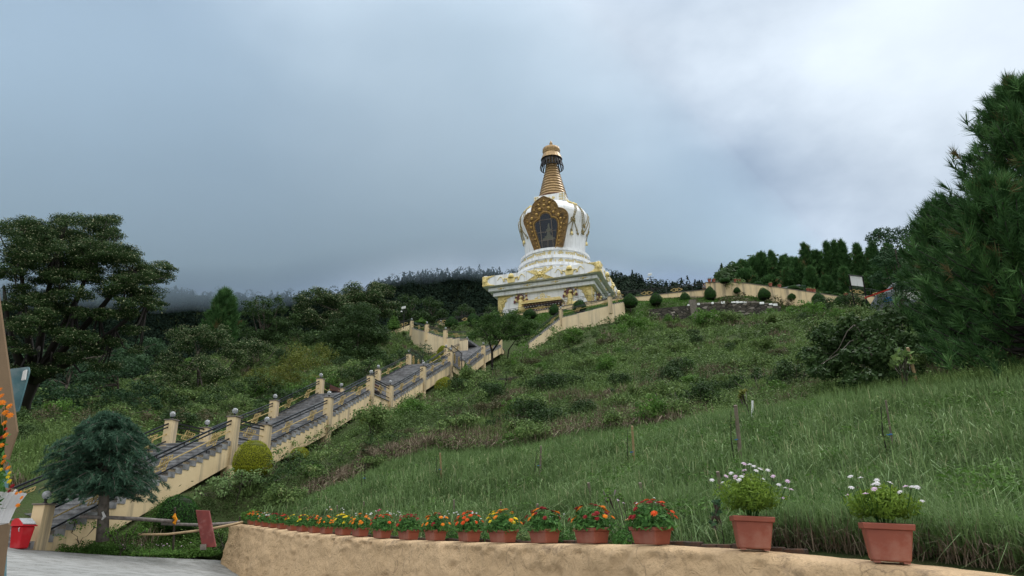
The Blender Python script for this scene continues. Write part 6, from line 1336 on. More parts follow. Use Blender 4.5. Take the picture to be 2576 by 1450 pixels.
# mown bank under the terrace: a bumpy turf skin of short leaves
bp = [(1110,835,98),(1250,835,92),(1330,850,86),(1400,830,86),(1530,790,82),(1600,790,80),(1640,772,85),(1960,770,84),(2090,790,80),(2230,790,76),(2240,757,77),(2060,739,83.5),(1846,711,89),(1561,751,92.5),(1245,800,100.5),(1096,820,104)]
BP = [tuple(P(*a)[:2]) for a in bp]; xs = np.array([p[0] for p in BP]); ys = np.array([p[1] for p in BP])
x = RNG.uniform(xs.min(), xs.max(), 90000); y = RNG.uniform(ys.min(), ys.max(), 90000); m = inpoly(x, y, BP); x, y = x[m], y[m]; n = len(x)
V, Q, T = blades(x, y, Hgrid(x, y)-.02+.25*np.abs(np.sin(x*1.1+2*fbm(x*.5, y*.5)*6))*0, .16+.16*RNG.random(n), .03+.02*RNG.random(n), 1.4); stuff('bank_turf', blade_mesh('bank_turf', V, Q, T, 'l_bright', np.clip(.1+.7*fbm(x*.6, y*.6), 0, .8)))
# ------------------------------------------------------------------ far hills
def hill(name, ridge, drop_near, label_stuff, dens, ls, mat='l_far', ch=5, dn=.55, zlow=-10, seed=1):
    """ridge: (px, py, distance) along the skyline; the near slope falls to zlow at dn times the distance, the back slope behind"""
    R = np.array([P(*a) for a in ridge]); # resample
    t = np.linspace(0, len(R)-1, 70); R = np.c_[[np.interp(t, np.arange(len(R)), R[:, k]) for k in range(3)]].T
    R[:,2] += 3*(fbm(t*.7+seed, t*0+seed)-.5)
    rows = []; ks = np.linspace(0, 1, 26)
    for s in ks: q = R.copy(); q[:, :2] = R[:, :2]*(dn+(1-dn)*s); q[:,2] = zlow+(R[:,2]-zlow)*(s**1.15)+(6*np.minimum(s,1-s))*(fbm(q[:,0]*.03, q[:,1]*.03)-.5)*3; rows.append(q)
    for s in (1.15, 1.5): q = R.copy(); q[:, :2] = R[:, :2]*s; q[:,2] = R[:,2]-(s-1)*R[:,2]*1.5; rows.append(q)
    G = np.array(rows); n, m = G.shape[:2]; idx = np.arange(n*m).reshape(n, m); Fq = np.stack([idx[:-1,:-1], idx[:-1,1:], idx[1:,1:], idx[1:,:-1]], -1).reshape(-1,4)
    o = link(name, mesh_np(name, G.reshape(-1,3), Fq, 'm_hillsoil', smooth=True)); tag(o, kind='structure')
    rng = np.random.default_rng(seed); N = dens; a = rng.random(N)*(n-4)+.5; b = rng.random(N)*(m-1.01); i, j = a.astype(int), b.astype(int); fu, fv = (a-i)[:, None], (b-j)[:, None]
    p = (G[i,j]*(1-fu)+G[np.minimum(i+1,n-1),j]*fu)*(1-fv)+(G[i,j+1]*(1-fu)+G[np.minimum(i+1,n-1),j+1]*fu)*fv
    # every wood tree is a little tapering pile of leaf clumps
    K = 80; u = rng.random((N,K)); hh = ch*(.6+.7*rng.random(N)); conic = (rng.random(N) < .45)[:, None]; rad = np.where(conic, (1-u)*.30, np.sqrt(np.clip(1-(2*u-1)**2, 0, 1))*.42)*hh[:, None]; an = rng.random((N,K))*2*PI
    q = np.stack([p[:,0,None]+rad*np.cos(an), p[:,1,None]+rad*np.sin(an), p[:,2,None]+hh[:, None]*(.1+.9*u)], -1).reshape(-1,3); nn = np.stack([np.cos(an), np.sin(an), .8+0*an], -1).reshape(-1,3)+.5*rng.normal(size=(N*K,3))
    V, F4 = leaves(q, nn, ls*(.7+.6*rng.random(N*K)), .7, rng=rng); tone = np.repeat(rng.random(N), K); stuff(label_stuff, mesh_np(label_stuff, V, F4, mat, rnd=np.clip(.6*tone+.4*rng.random(N*K), 0, 1)))
    return R
# right-hand hill under the pines
hill('near_hill', [(1815,728,135),(1845,716,140),(1880,703,148),(1930,700,150),(1980,708,146),(2030,702,140),(2100,690,135),(2180,690,128),(2260,690,120),(2340,690,115),(2450,690,110),(2600,690,105)], 0, 'hill_wood', 2600, .7, 'l_tree', 4.5, .78, 22, seed=4)
hill('far_hill', [(1440,720,300),(1540,703,300),(1580,703,300),(1620,716,300),(1700,722,300),(1780,722,300),(1850,720,300),(1950,740,300)], 0, 'ridge_wood', 2600, .75, 'l_far', 5, .6, 20, seed=6)
hill('far_hill', [(860,745,420),(940,728,420),(985,712,420),(1040,704,420),(1100,698,425),(1160,694,430),(1230,690,430),(1310,694,430),(1400,704,430),(1500,712,430)], 0, 'ridge_wood', 4200, 1.0, 'l_far', 7, .5, 5, seed=7)
hill('far_hill', [(-200,720,460),(-60,725,460),(60,730,460),(200,735,460),(330,738,460),(420,734,465),(520,742,470),(640,748,480),(760,745,480),(860,742,470),(960,765,450)], 0, 'ridge_wood', 5000, 1.1, 'l_far', 7, .5, 0, seed=8)
# single pines standing up from the misty ridge and the small hill behind the terrace
mp_ = [(990,704,722,420),(1002,712,728,418),(1037,698,722,418),(1065,694,722,420),(1078,700,722,420),(1088,690,722,418),(1109,680,716,415),(1119,684,716,415),(1130,686,716,416),(1141,688,716,416),(1160,690,714,424),(1178,686,714,428),(1200,684,712,430)]
for i, (x_, t_, b_, d_) in enumerate(mp_): spruce(P(x_, b_+6, d_), pxh(b_+6, t_, d_), 9.5*MPP(d_), 'dark pine on the misty ridge behind the trees left of the stupa', 'ridge_pine', 'l_farpine', 700, 1.5, 'pines on the misty ridge', layers=6, low=.12)
for i, (x_, t_, b_, d_, w_) in enumerate([(1553,694,722,290,10),(1592,700,718,290,8),(1611,702,716,290,5),(1678,709,730,290,9),(1700,714,730,290,7),(1762,706,728,285,10),(1735,716,730,288,6)]): spruce(P(x_, b_+5, d_), pxh(b_+5, t_, d_), w_*MPP(d_), 'round dark pine on the skyline behind the diamond railing', 'ridge_pine', 'l_farpine', 700, 1.0, 'pines on the low skyline', layers=5, low=.1)
# ------------------------------------------------------------------ flower pots on the wall
def petal_mesh(mat, rings=((.5,9,.25),(.42,9,.55),(.28,7,.9)), w=.16, seed=1):
    rg = random.Random(seed); m = MB()
    for (L_, n, up) in rings:
        for i in range(n):
            a = 2*PI*i/n+rg.uniform(-.2,.2)+up; d = np.array([math.cos(a), math.sin(a), 0]); s = np.array([-d[1], d[0], 0]); b = d*.04+np.array([0,0,.04+up*.06]); c_ = d*L_*.6+s*0+np.array([0,0,.05+up*.14]); e = d*L_+np.array([0,0,.0+up*.16])
            m.add([b, c_+s*w*.5, e, c_-s*w*.5], [(0,1,2,3)])
    m.ball((0,0,.1), .12, 6)
    me = bpy.data.meshes.new('blossom'); me.from_pydata(m.v, [], m.f); me.materials.append(MATS[mat]); return me
BLOOM = {k: petal_mesh(k, seed=i) for i, k in enumerate(('f_orange','f_red','f_darkred','f_yellow','f_redorange','f_magenta','f_peach'))}
for k in ('f_white','f_pink'): BLOOM[k] = petal_mesh(k, ((.5,11,.1),(.34,9,.35)), .12, 5)
BLOOM['f_brown'] = petal_mesh('f_brown', ((.25,7,.9),(.2,6,1.2)), .2, 5)
def bloom(t, kind, p, d, size, name='blossom'):
    o = bpy.data.objects.new(name, BLOOM[kind]); COL.objects.link(o); o.parent = t; o.location = tuple(p); o.scale = (size,)*3
    o.rotation_mode = 'QUATERNION'; o.rotation_quaternion = Vector(d).to_track_quat('Z', 'Y'); return o
ZERO = np.zeros(3)
def box_frustum(mb, bw, bd, tw, td, z0, z1):
    V = [(sx*w/2, sy*d/2, z) for z, w, d in ((z0, bw, bd), (z1, tw, td)) for sx, sy in ((-1,-1),(1,-1),(1,1),(-1,1))]
    mb.add(V, [(3,2,1,0),(4,5,6,7)]+[(i, (i+1) % 4, (i+1) % 4+4, i+4) for i in range(4)]); return mb
def pot_parts(t, tall):
    if tall:
        box_frustum(MB(), .285,.285,.355,.355, .012,.27).build('pot_body', 'm_terracotta', t, bevel=.012); r = box_frustum(MB(), .385,.385,.395,.395, .262,.312); r.build('pot_rim', 'm_terracotta', t, bevel=.006)
        for sx in (-1,1):
            for sy in (-1,1): MB().box((sx*.11, sy*.11, .006), (.05,.05,.012)).build('pot_foot', 'm_terracotta', t)
        MB().box((0,0,.313), (.35,.35,.006)).build('soil', 'm_soil', t)
    else:
        box_frustum(MB(), .375,.20,.43,.245, .0,.15).build('pot_body', 'm_terracotta', t, bevel=.01); box_frustum(MB(), .455,.27,.465,.28, .145,.185).build('pot_rim', 'm_terracotta', t, bevel=.006)
        MB().box((0,0,.186), (.42,.235,.005)).build('soil', 'm_soil', t)
def zinnias(t, cols, rg, nf, wide=.31, tall=.29):
    rng = np.random.default_rng(rg.randint(0, 9999)); n = 800; d = unit(rng.normal(size=(n,3))); d[:,2] = np.abs(d[:,2]); q = rng.random(n)**.45; p = d*q[:, None]*np.array([wide*1.05, wide*.8, tall*.95])+np.array([0,0,.16]); V, Fq = leaves(p, d+.6*rng.normal(size=d.shape)+np.array([0,0,.5]), .08*(.6+.7*rng.random(n)), .36, .2, rng)
    link('foliage', mesh_np('foliage', V, Fq, 'l_zinnia', rnd=rng.random(n)), t); st_ = MB()
    for i in range(nf):
        a = rg.random()*2*PI; e = rg.uniform(.15,1)**.7; d_ = np.array([math.cos(a)*math.sqrt(1-e*e), math.sin(a)*math.sqrt(1-e*e), e]); c_ = rg.choice(cols); off = -.4 if c_ == cols[0] else .35
        q = d_*np.array([wide*1.02, wide*.8, tall*1.0])+np.array([off*wide*.35, 0, .185]); st_.tube([(q[0]*.3, q[1]*.3, .19), q], .003, 4); bloom(t, c_, q, d_+np.array([0,-.25,.5]), rg.uniform(.068,.098))
    st_.build('stems', 'l_zinnia', t)
def daisies(t, rg, nf, nd_, wide, tall, ztop=.31, pink=.6):
    rng = np.random.default_rng(rg.randint(0, 9999)); n = 3600; d = unit(rng.normal(size=(n,3))); d[:,2] = np.where(d[:,2] < -.72, -d[:,2], d[:,2]); q = rng.random(n)**.3; lump = 1+.12*np.sin(d[:,0]*6+1)+.1*np.sin(d[:,1]*7+2)
    p = d*(q*lump)[:, None]*np.array([wide, wide*.9, tall*.62])*np.where(d[:,2:3] < 0, np.array([[.85,.85,.85]]), 1)+np.array([0,0,ztop+tall*.52]); V, Fq = leaves(p, d+.8*rng.normal(size=d.shape), .042*(.6+.7*rng.random(n)), .34, 0, rng)
    link('foliage', mesh_np('foliage', V, Fq, 'l_daisybush', rnd=np.clip(rng.random(n)*.6+.4*(p[:,2]-ztop)/tall, 0, 1)), t); sm = MB()  # leaf colour gets lighter towards the top of the bush
    for i in range(10): a = rg.random()*2*PI; sm.tube([(math.cos(a)*.05, math.sin(a)*.05, ztop-.02), (math.cos(a)*wide*.35, math.sin(a)*wide*.35, ztop+tall*.35), (math.cos(a)*wide*.7, math.sin(a)*wide*.7, ztop+tall*.7)], [.006,.004,.002], 4)
    for i in range(nf+nd_):
        a = rg.random()*2*PI; r = wide*(rg.random()**.5)*1.3; z = ztop+tall*(.98+.10*rg.random())*(1-.30*(r/wide)**2)+.01+.17*rg.random(); q = np.array([math.cos(a)*r, math.sin(a)*r*.8, z]); sm.tube([(q[0]*.8, q[1]*.8, z-.16), q], .0022, 4)
        bloom(t, 'f_brown' if i >= nf else ('f_pink' if rg.random() < pink else 'f_white'), q, np.array([jit(.5), jit(.5)-.6, 1]), .06 if i < nf else .03)
    sm.build('stems', 'l_zinnia', t)
O_, R1_, DR_, Y_, RO_ = 'f_orange','f_red','f_darkred','f_yellow','f_redorange'
pc = [([O_,R1_],9,'orange and dark red flowers, farthest left on the wall'),([O_,O_],7,'orange flowers, second from the far left end'),([O_,'f_white'],6,'an orange and a white flower, third from the far left end'),([DR_,DR_],3,'hardly any flowers, fourth from the far left end'),([DR_,R1_],8,'tall dark red flowers, fifth from the far left end'),([Y_,Y_],8,'small yellow flowers, sixth from the far left end'),([Y_,DR_],8,'yellow and dark red flowers, seventh from the far left end'),([O_,DR_],8,'few orange and dark red flowers, eighth from the far left end'),([O_,O_],10,'orange flowers left of the yellow flowered pot'),
      ([Y_,Y_],11,'bright yellow flowers between two pots of orange flowers'),([O_,O_],11,'large orange flowers, left of the red flowered pots'),([R1_,RO_],9,'red flowers, first of two red pots side by side'),([R1_,DR_],8,'red flowers over dark leaves, second of two red pots side by side'),([DR_,O_],14,'orange flowers above dark red ones in the middle of the row'),([RO_,RO_],12,'only red-orange flowers, right of the middle of the row'),([Y_,O_],14,'yellow and some orange flowers'),([DR_,O_],14,'orange and dark red flowers, second planter right of the yellow one' if False else 'orange and dark red flowers, next right of the yellow one'),([DR_,O_],15,'dark red flowers on its left and orange on its right'),([DR_,RO_],11,'big red and orange-red flowers, last planter before the tall pots')]
rg = random.Random(12)
for i, p in enumerate(POTP):
    k = int(np.argmin(np.linalg.norm(WPTS[:, :2]-p[:2], axis=1))); k2 = min(k+8, len(WPTS)-1); k1 = max(0, k-8); dv = WPTS[k2]-WPTS[k1]; yaw = math.atan2(dv[1], dv[0]); sl = math.atan2(dv[2], np.hypot(dv[0], dv[1]))
    tall = i >= 19
    lab = 'terracotta planter with '+pc[i][2] if not tall else ('tall square terracotta pot with a round bush of pink daisies' if i == 19 else 'tall square terracotta pot with an untidy bush of fading pale daisies, nearest the right edge')
    t = thing('flower_pot', lab, 'flower pot', (0,0,0), 'terracotta flower pots on the wall'); ORG[t.name] = ZERO
    pot_parts(t, tall)
    if tall: daisies(t, rg, 30 if i == 19 else 18, 4 if i == 19 else 14, .31 if i == 19 else .28, .34 if i == 19 else .26, pink=.45 if i == 19 else .25)
    else: zinnias(t, pc[i][0], rg, pc[i][1]+12)
    t.location = tuple(p+np.array([0,0,.012])); t.rotation_mode = 'XYZ'; sy_ = math.atan2(-p[0], p[1]); t.rotation_euler = Euler((0, -sl*1.1, yaw+jit(.1))) if not tall else Euler((0, .06, sy_+.12)); s = (.9 if i < 9 else 1.0) if not tall else 1.0; t.scale = (s,s,s)
# bit of another pot at the right edge
# ------------------------------------------------------------------ plants behind the pots
def small_plant(name, label, px, py, d, w, h, mat, blooms, cat='plant', n=260, ls=.05, group=None, stem=.1):
    b = ground_at(px, py, d); t = thing(name, label, cat, b, group); rng = np.random.default_rng(int(px+py)); dd = unit(rng.normal(size=(n,3))); dd[:,2] = np.abs(dd[:,2]); p = dd*(rng.random(n)**.5)[:, None]*np.array([w, w, h*.8])+np.array([0,0,.03]); V, Fq = leaves(p, dd+.6*rng.normal(size=dd.shape), ls*(.6+.7*rng.random(n)), .4, 0, rng); link('foliage', mesh_np('foliage', V, Fq, mat, rnd=rng.random(n)), t); sm = MB(); rg = random.Random(int(px))
    for (c_, k, s) in blooms:
        for _ in range(k): a = rg.random()*2*PI; r = w*rg.random()**.5*1.2; q = np.array([r*math.cos(a), r*math.sin(a), h*(.85+.3*rg.random())+stem*rg.random()]); sm.tube([b+np.array([q[0]*.4, q[1]*.4, h*.2]), b+q], .003, 4); bloom(t, c_, q, (jit(.4), -.3+jit(.3), 1), s)
    if sm.v: sm.build('stems', 'm_bark', t)
    return t
dz = 'white daisy plants behind the pots'
small_plant('daisy_plant','white daisies on thin stems behind the pots, left of the middle',975,1340,15.2,.4,.42,'l_daisybush',[('f_white',16,.05)],group=dz,n=420)
small_plant('daisy_plant','white daisies over feathery leaves behind the pots, between the two red and orange planters',1150,1345,12.6,.34,.42,'l_zinnia',[('f_white',15,.05)],group=dz,n=600)
small_plant('daisy_plant','few white daisies behind the bright yellow flowers',885,1330,17.5,.4,.4,'l_zinnia',[('f_white',9,.05)],group=dz,n=300)
small_plant('daisy_plant','scattered white daisies behind the left part of the row of pots',840,1325,18.8,.4,.5,'l_zinnia',[('f_white',7,.05)],group=dz,n=200)
small_plant('daisy_plant','white daisies behind the planter of red-orange flowers, on its right',1230,1345,11.6,.3,.3,'l_zinnia',[('f_white',6,.045)],group=dz,n=300)
small_plant('daisy_plant','pale and dead daisy heads above the last two planters',1590,1330,8.9,.36,.42,'l_zinnia',[('f_white',7,.045),('f_brown',9,.03),('f_pink',2,.045)],group=dz,n=500)
small_plant('daisy_plant','low pale daisies between the last two planters',1565,1355,8.4,.16,.22,'l_zinnia',[('f_white',2,.045)],group=dz,n=260)
small_plant('daisy_plant','small white daisies behind the planter left of the last two',1410,1345,9.9,.26,.32,'l_zinnia',[('f_white',6,.04)],group=dz,n=360)
small_plant('rose_plant','rose with one big magenta bloom behind the red planters',936,1330,16.2,.18,.5,'l_treeblue',[('f_magenta',1,.11),('f_pink',1,.05)],n=160)
small_plant('rose_plant','rose with one peach bloom behind the left part of the row',811,1325,19.3,.18,.5,'l_treeblue',[('f_peach',1,.10)],n=140)
small_plant('rose_plant','rose with a single large cream bloom beside the last planter',1586,1318,8.9,.1,.28,'l_treeblue',[('f_peach',1,.085)],n=60)
small_plant('weed_plant','red-stemmed leggy weed behind the pots right of the middle',1100,1340,13.6,.14,.42,'l_brownbush',[],n=140)
small_plant('weed_plant','leafy green weed behind the row near the yellow and orange flowers',1320,1352,10.8,.2,.2,'l_weed',[],n=240)
small_plant('lilac_plant','low plants with tiny lilac flowers beside the bamboo pole',395,1385,21.4,.9,.25,'l_bright',[('f_pink',14,.05)],n=700,ls=.08)
# ------------------------------------------------------------------ garden stakes and saplings on the lawn
stakes = [(1850,1020,1863,1165,14.6,.028,'m_stake',1,'thick grey stake with a blue tie and a thin sapling on the upper lawn'),(1590,1072,1596,1185,17,.02,'m_bamboo',1,'tan bamboo stake with a blue tie in the middle of the lawn'),(1361,1122,1358,1205,20,.018,'m_stake',1,'thin grey stake with blue tie and dark sapling, left of the middle of the lawn'),(1107,1140,1111,1212,24,.02,'m_bamboo',1,'short tan stake near the left upper edge of the lawn'),(2228,1008,2252,1152,12.4,.011,'m_stake',1,'thin grey leaning stake on the right part of the lawn'),
 (2283,875,2311,985,17,.032,'m_bamboo',0,'pale bamboo pole leaning beside a drooping plant before the big pine'),(2268,935,2276,990,18,.014,'m_bamboo',0,'thin bamboo stick left of the pale leaning bamboo pole'),(1480,1215,1488,1268,12.5,.02,'m_stake',0,'short grey stake on the lower lawn, fifth from the tall pots' if False else 'short grey stake standing behind two white daisies on the lower lawn'),(1352,1268,1352,1318,11.5,.017,'m_stake',0,'weathered stick right behind the big planter of mixed flowers'),(1610,1215,1618,1262,10.6,.022,'m_stake',0,'grey stake above the last red planter'),(1553,1205,1570,1290,9.6,.0,'m_stake',0,''),(1805,1187,1818,1255,8.8,.022,'m_stake',0,'weathered stake left of the pink daisy bush'),
 (841,1208,838,1237,26,.022,'m_bamboo',0,'short pale stick at the far left end of the lawn'),(919,1165,918,1232,26,.012,'m_darkbark',1,'thin dark sapling stake with a blue tie at the left end of the lawn'),(1260,1262,1262,1300,12.6,.018,'m_stake',0,'grey stick behind the yellow flowered planter'),(1142,1258,1142,1310,13.2,.016,'m_stake',0,'thin stick among the white daisies'),(915,1262,917,1292,17.5,.018,'m_stake',0,'thin stick behind the bright yellow planter'),(848,1272,848,1295,20,.018,'m_stake',0,'small stick behind the left part of the row')]
for (x0, y0, x1, y1, d, r, mt_, tie, lab) in stakes:
    if not lab: continue
    d = hit(x1, y1, d, .8, 1.3)
    b = P(x1, y1, d); g = H1(b[0], b[1]); tp = P(x0, y0, d); b[2] = min(b[2], g) if b[2]-g < .3 else b[2]; b[2] = g if abs(b[2]-g) < .6 else b[2]
    t = thing('stake', lab, 'stake', b, 'stakes standing in the lawn'); MB().tube([b-np.array([0,0,.15]), (b+tp)/2+np.array([jit(.01),0,0]), tp], [r*1.5, r*1.4, r*1.3], 7).build('pole', mt_, t)
    if tie:
        q = b*.6+tp*.4; MB().tube([q+np.array([.04*math.cos(a)-.03, .04*math.sin(a), 0]) for a in np.linspace(0, 2*PI, 9)], .008, 5).build('tie', 'm_blue', t)
        s0 = b+np.array([-.12,0,0]); s1 = tp+np.array([-.10,0,-.1]); MB().tube([s0, (s0+s1)/2+np.array([-.03,0,0]), s1], [.012,.01,.006], 5).build('sapling_stem', 'm_darkbark', t)
        rng = np.random.default_rng(int(x0)); n = 130; s_ = rng.random(n)[:, None]; p = s0+(s1-s0)*s_+np.array([0,0,.0])+.09*rng.normal(size=(n,3)); V, Fq = leaves(p, rng.normal(size=(n,3))+np.array([0,0,.7]), .06*(.6+.6*rng.random(n)), .4, .2, rng); link('sapling_leaves', mesh_np('sapling_leaves', V-b, Fq, 'l_weed', rnd=rng.random(n)), t)
massed('drooping_plant','drooping big-leaved plant tied to the leaning bamboo pole',[(2270,895,26,17.3),(2255,915,18,17.3),(2290,905,16,17.3)],(2275,985,17.5),9,.4,.17,26,'l_weed',cat='plant',tr=.02,seed=91,tone=.3,shell=.3,jd=.2)
massed('drooping_plant','small plant with yellowish leaves growing from a white tube',[(1872,990,14,18),(1862,1000,8,18)],(1890,1036,18),6,.4,.14,30,'l_olive',cat='plant',tr=.012,seed=92,shell=.3,jd=.1)
b = ground_at(1889,1038,18.2); t = thing('plant_tube', 'white plastic tube standing in the grass at the upper edge of the lawn', 'tube', b); tp = P(1893,1008,18.2); MB().tube([b, tp], .028, 8).build('tube_body', 'm_signwhite', t)
b = ground_at(1568,1019,31); t = thing('marker_stone', 'small white marker stone with an orange top on the slope', 'stone', b); MB().box((b[0], b[1], b[2]+.08), (.30,.24,.22), .3).build('stone_body', 'm_signwhite', t, bevel=.03); MB().box((b[0], b[1], b[2]+.215), (.31,.25,.055), .3).build('stone_cap', 'm_orangecloth', t, bevel=.012)
# stump and heaps of dry brush
b = ground_at(1562,1052,25.5); t = thing('tree_stump', 'splintered brown stump at the top of the lawn below the marker stone', 'stump', b); mb = MB()
for i in range(12): a = i*.52; q = b+np.array([.16*math.cos(a), .16*math.sin(a), -.1]); mb.tube([q, q+np.array([.03*math.cos(a), .03*math.sin(a), .35]), q+np.array([jit(.06), jit(.06), .5+jit(.2)])], [.07,.05,.01], 5)
mb.build('stump_wood', 'm_bark', t)
for (lab, L_, bs) in (('heap of grey dry brushwood right of the stump at the top of the lawn', [(1690,1030,32,26),(1730,1035,26,25.5),(1640,1020,26,27)], (1690,1048,26)), ('dry brown brush hanging over the bank left of the stump', [(1400,1070,28,28),(1440,1060,20,28)], (1415,1085,28)), ('spiky dark grass clump above the marker stone', [(1535,1000,16,33),(1530,985,12,33)], (1538,1018,33)), ('dry brown grass draped over the bank at the left end of the slope', [(1080,1105,30,31),(1120,1100,26,31),(1040,1120,22,31)], (1080,1130,31)), ('dead brown grass hanging on the bank above the left end of the lawn', [(950,1140,30,30),(910,1155,24,30),(985,1125,20,30)], (940,1170,30))):
    dn_ = hit(bs[0], bs[1]-3, bs[2]); L_ = [(x, y, r, q*dn_/bs[2]) for x, y, r, q in L_]; bs = (bs[0], bs[1], dn_); cl = px_clumps(sub(L_, 6, .5, .55, .3, 7), flat=.55); b_ = ground_at(*bs); t = thing('brush_heap', lab, 'brushwood', b_); p, n, i = clump_pts(cl, 80, shell=.4); V, Fq = leaves(p, n, .5*(.6+.6*RNG.random(len(p))), .05, .9); link('twigs', mesh_np('twigs', V-b_, Fq, 'l_dry', rnd=RNG.random(len(p))), t)
# ------------------------------------------------------------------ red bin, fence of logs, board
bp_ = P(47,1381,19.3); t = thing('litter_bin', 'red plastic swing-top litter bin with a grey flap at the foot of the stairs', 'bin', (0,0,0)); ORG[t.name] = ZERO
box_frustum(MB(), .36,.30,.47,.40, 0,.60).build('bin_body', 'm_red', t, bevel=.03); box_frustum(MB(), .53,.46,.53,.46, .598,.635).build('bin_rim', 'm_red', t, bevel=.01)
lid = MB(); n = 10; prof = [(-.24+.48*i/n, .16*math.sin(PI*(.12+.88*i/n)**.8)+.0) for i in range(n+1)]
V = [(x, sy*.20, .634+z*1.15) for sy in (-1,1) for x, z in prof]; m_ = n+1; lid.add(V+[(-.24,-.20,.62),(.24,-.20,.62),(-.24,.20,.62),(.24,.20,.62)], [(i, i+1, i+1+m_, i+m_) for i in range(n)]+[tuple(range(m_))+(2*m_+1, 2*m_), tuple(range(m_, 2*m_))[::-1]+(2*m_+2, 2*m_+3)]); lid.build('bin_lid', 'm_redlid', t)
fl = MB(); fl.frame((.13,0,.735), np.array([.115,0,-.075]), (0,.185,0), np.array([.005,0,.008])*1.2); f_ = fl.build('flap', 'm_greylid', t)
for k in range(4): MB().frame((.13,-.09+.06*k,.748), np.array([.09,0,-.058]), (0,.008,0), np.array([.003,0,.006])).build('flap_rib', 'm_greylid', f_)
MB().tube([(.19,-.235,.56),(.19,-.26,.54),(.19,-.235,.46)], .012, 6).build('latch', 'm_greylid', t)
t.location = tuple(bp_); t.rotation_euler = (0,0,-.35)
def log(name, lab, pts, r, mat, cat='pole', group=None):
    q = [P(*a) for a in pts]; t = thing(name, lab, cat, q[0], group); MB().tube(q, r, 9).build('log_wood', mat, t, smooth=True); return t
lg = 'poles of the low log fence'
log('log', 'grey log resting from the cedar trunk to the ribboned post', [(200,1300,20.9),(262,1302,21.2),(350,1306,22),(451,1313.5,22.8)], [.05,.055,.06,.06], 'm_log', group=lg)
log('log', 'grey log from the ribboned post towards the corner of the pot wall', [(405,1318,22.5),(500,1321,23),(565,1318,23.4),(602,1314.5,23.6)], [.045,.05,.05,.045], 'm_log', group=lg)
log('bamboo_pole', 'pale curved bamboo pole lying across the log fence with its free end to the left', [(349,1345,20.9),(420,1344.5,21.4),(520,1333,22.1),(580,1321,22.5),(610,1314,22.9)], [.03,.034,.04,.045,.045], 'm_bamboo', group=lg)
for (x0,y0,x1,y1,d,lab,rib) in ((440,1277,438,1366,22.7,'thin fence post tied with a bright orange ribbon',1),(604,1300,600,1352,23.5,'thin dark fence post at the corner of the pot wall',0)):
    b = P(x1,y1,d); tp = P(x0,y0,d); t = thing('fence_post', lab, 'post', b); MB().tube([b-np.array([0,0,.2]), tp], .035, 7).build('post_wood', 'm_bark', t)
    if rib: MB().tube([P(441,1292,22.66), P(438,1300,22.62), P(443,1308,22.64), P(438,1316,22.6), P(441,1320,22.6)], [.02,.06,.05,.055,.02], 6).build('ribbon', 'm_orangecloth', t)
c4 = [P(491.7,1284,22.1), P(525,1285.6,22.1), P(542,1376.4,21.5), P(508,1378,21.5)]; t = thing('board', 'dark red wooden board propped against the fence logs', 'board', c4[3]); MB().prism(c4, np.array([.02,.05,.01])).build('board_panel', 'm_redboard', t, bevel=.006)
MB().prism([P(503,1370,21.4), P(516,1369,21.4), P(516,1384,21.35), P(503,1384,21.35)], np.array([0,.1,0])).build('stone_chock', 'm_stonerock', t)
# ------------------------------------------------------------------ stone wall on the slope, sheds, white board, poles
def stonemat():
    m, nt, out = newmat('m_drystone'); L = nt.links.new; b = nd(nt, 'ShaderNodeBsdfPrincipled', Roughness=.9); L(b.outputs[0], out.inputs[0]); tc = nd(nt, 'ShaderNodeTexCoord'); mp = nd(nt, 'ShaderNodeMapping'); mp.inputs['Scale'].default_value = (1.5,1.5,3.0); L(tc.outputs['Object'], mp.inputs[0])
    v = nd(nt, 'ShaderNodeTexVoronoi', Scale=1.15); L(mp.outputs[0], v.inputs['Vector']); v2 = nd(nt, 'ShaderNodeTexVoronoi', feature='DISTANCE_TO_EDGE', Scale=1.15); L(mp.outputs[0], v2.inputs['Vector']); sp = nd(nt, 'ShaderNodeSeparateColor'); L(v.outputs['Color'], sp.inputs[0])
    cr = nd(nt, 'ShaderNodeValToRGB'); e = cr.color_ramp.elements; e[0].color = (.035,.032,.026,1); e[1].color = (.30,.27,.24,1); k = e.new(.7); k.color = (.08,.07,.055,1); L(sp.outputs[0], cr.inputs[0])
    r = nd(nt, 'ShaderNodeMapRange'); r.inputs[1].default_value = 0; r.inputs[2].default_value = .09; L(v2.outputs['Distance'], r.inputs[0]); mx = nd(nt, 'ShaderNodeMix', data_type='RGBA'); mx.inputs[6].default_value = (.012,.014,.010,1); L(r.outputs[0], mx.inputs[0]); L(cr.outputs[0], mx.inputs[7]); L(mx.outputs[2], b.inputs['Base Color']); bp = nd(nt, 'ShaderNodeBump', Strength=.8, Distance=.15); L(r.outputs[0], bp.inputs['Height']); L(bp.outputs[0], b.inputs['Normal'])
stonemat()
sw = [(1632,779,83.5),(1700,772,83.5),(1730,769.5,83.5),(1773,765,83.5),(1840,762,83),(1900,762,82.5),(1963,770,82)]; q = [P(*a) for a in sw]; t = thing('stone_wall', 'old dry stone retaining wall halfway up the slope, its right top edge whitewashed', 'wall', q[0]); mb = MB(); wt_ = MB()
for a, b in zip(q[:-1], q[1:]): mb.prism([a, b, b-np.array([0,0,3.4]), a-np.array([0,0,3.4])], np.array([.1,.8,0]))
mb.build('wall_body', 'm_drystone', t); rg = random.Random(3)
for a, b in zip(q[2:-1], q[3:]):
    L_ = np.linalg.norm(b-a); s = 0
    while s < L_-.3: w = rg.uniform(.3,.6); c_ = a+(b-a)*(s+w/2)/L_; (MB().box((c_[0], c_[1]+.25, c_[2]+.05), (w*.92, .6, rg.uniform(.18,.3)), math.atan2((b-a)[1], (b-a)[0])).build('white_stone', 'm_signwhite' if rg.random() < .6 else 'm_stonerock', t, bevel=.04)); s += w
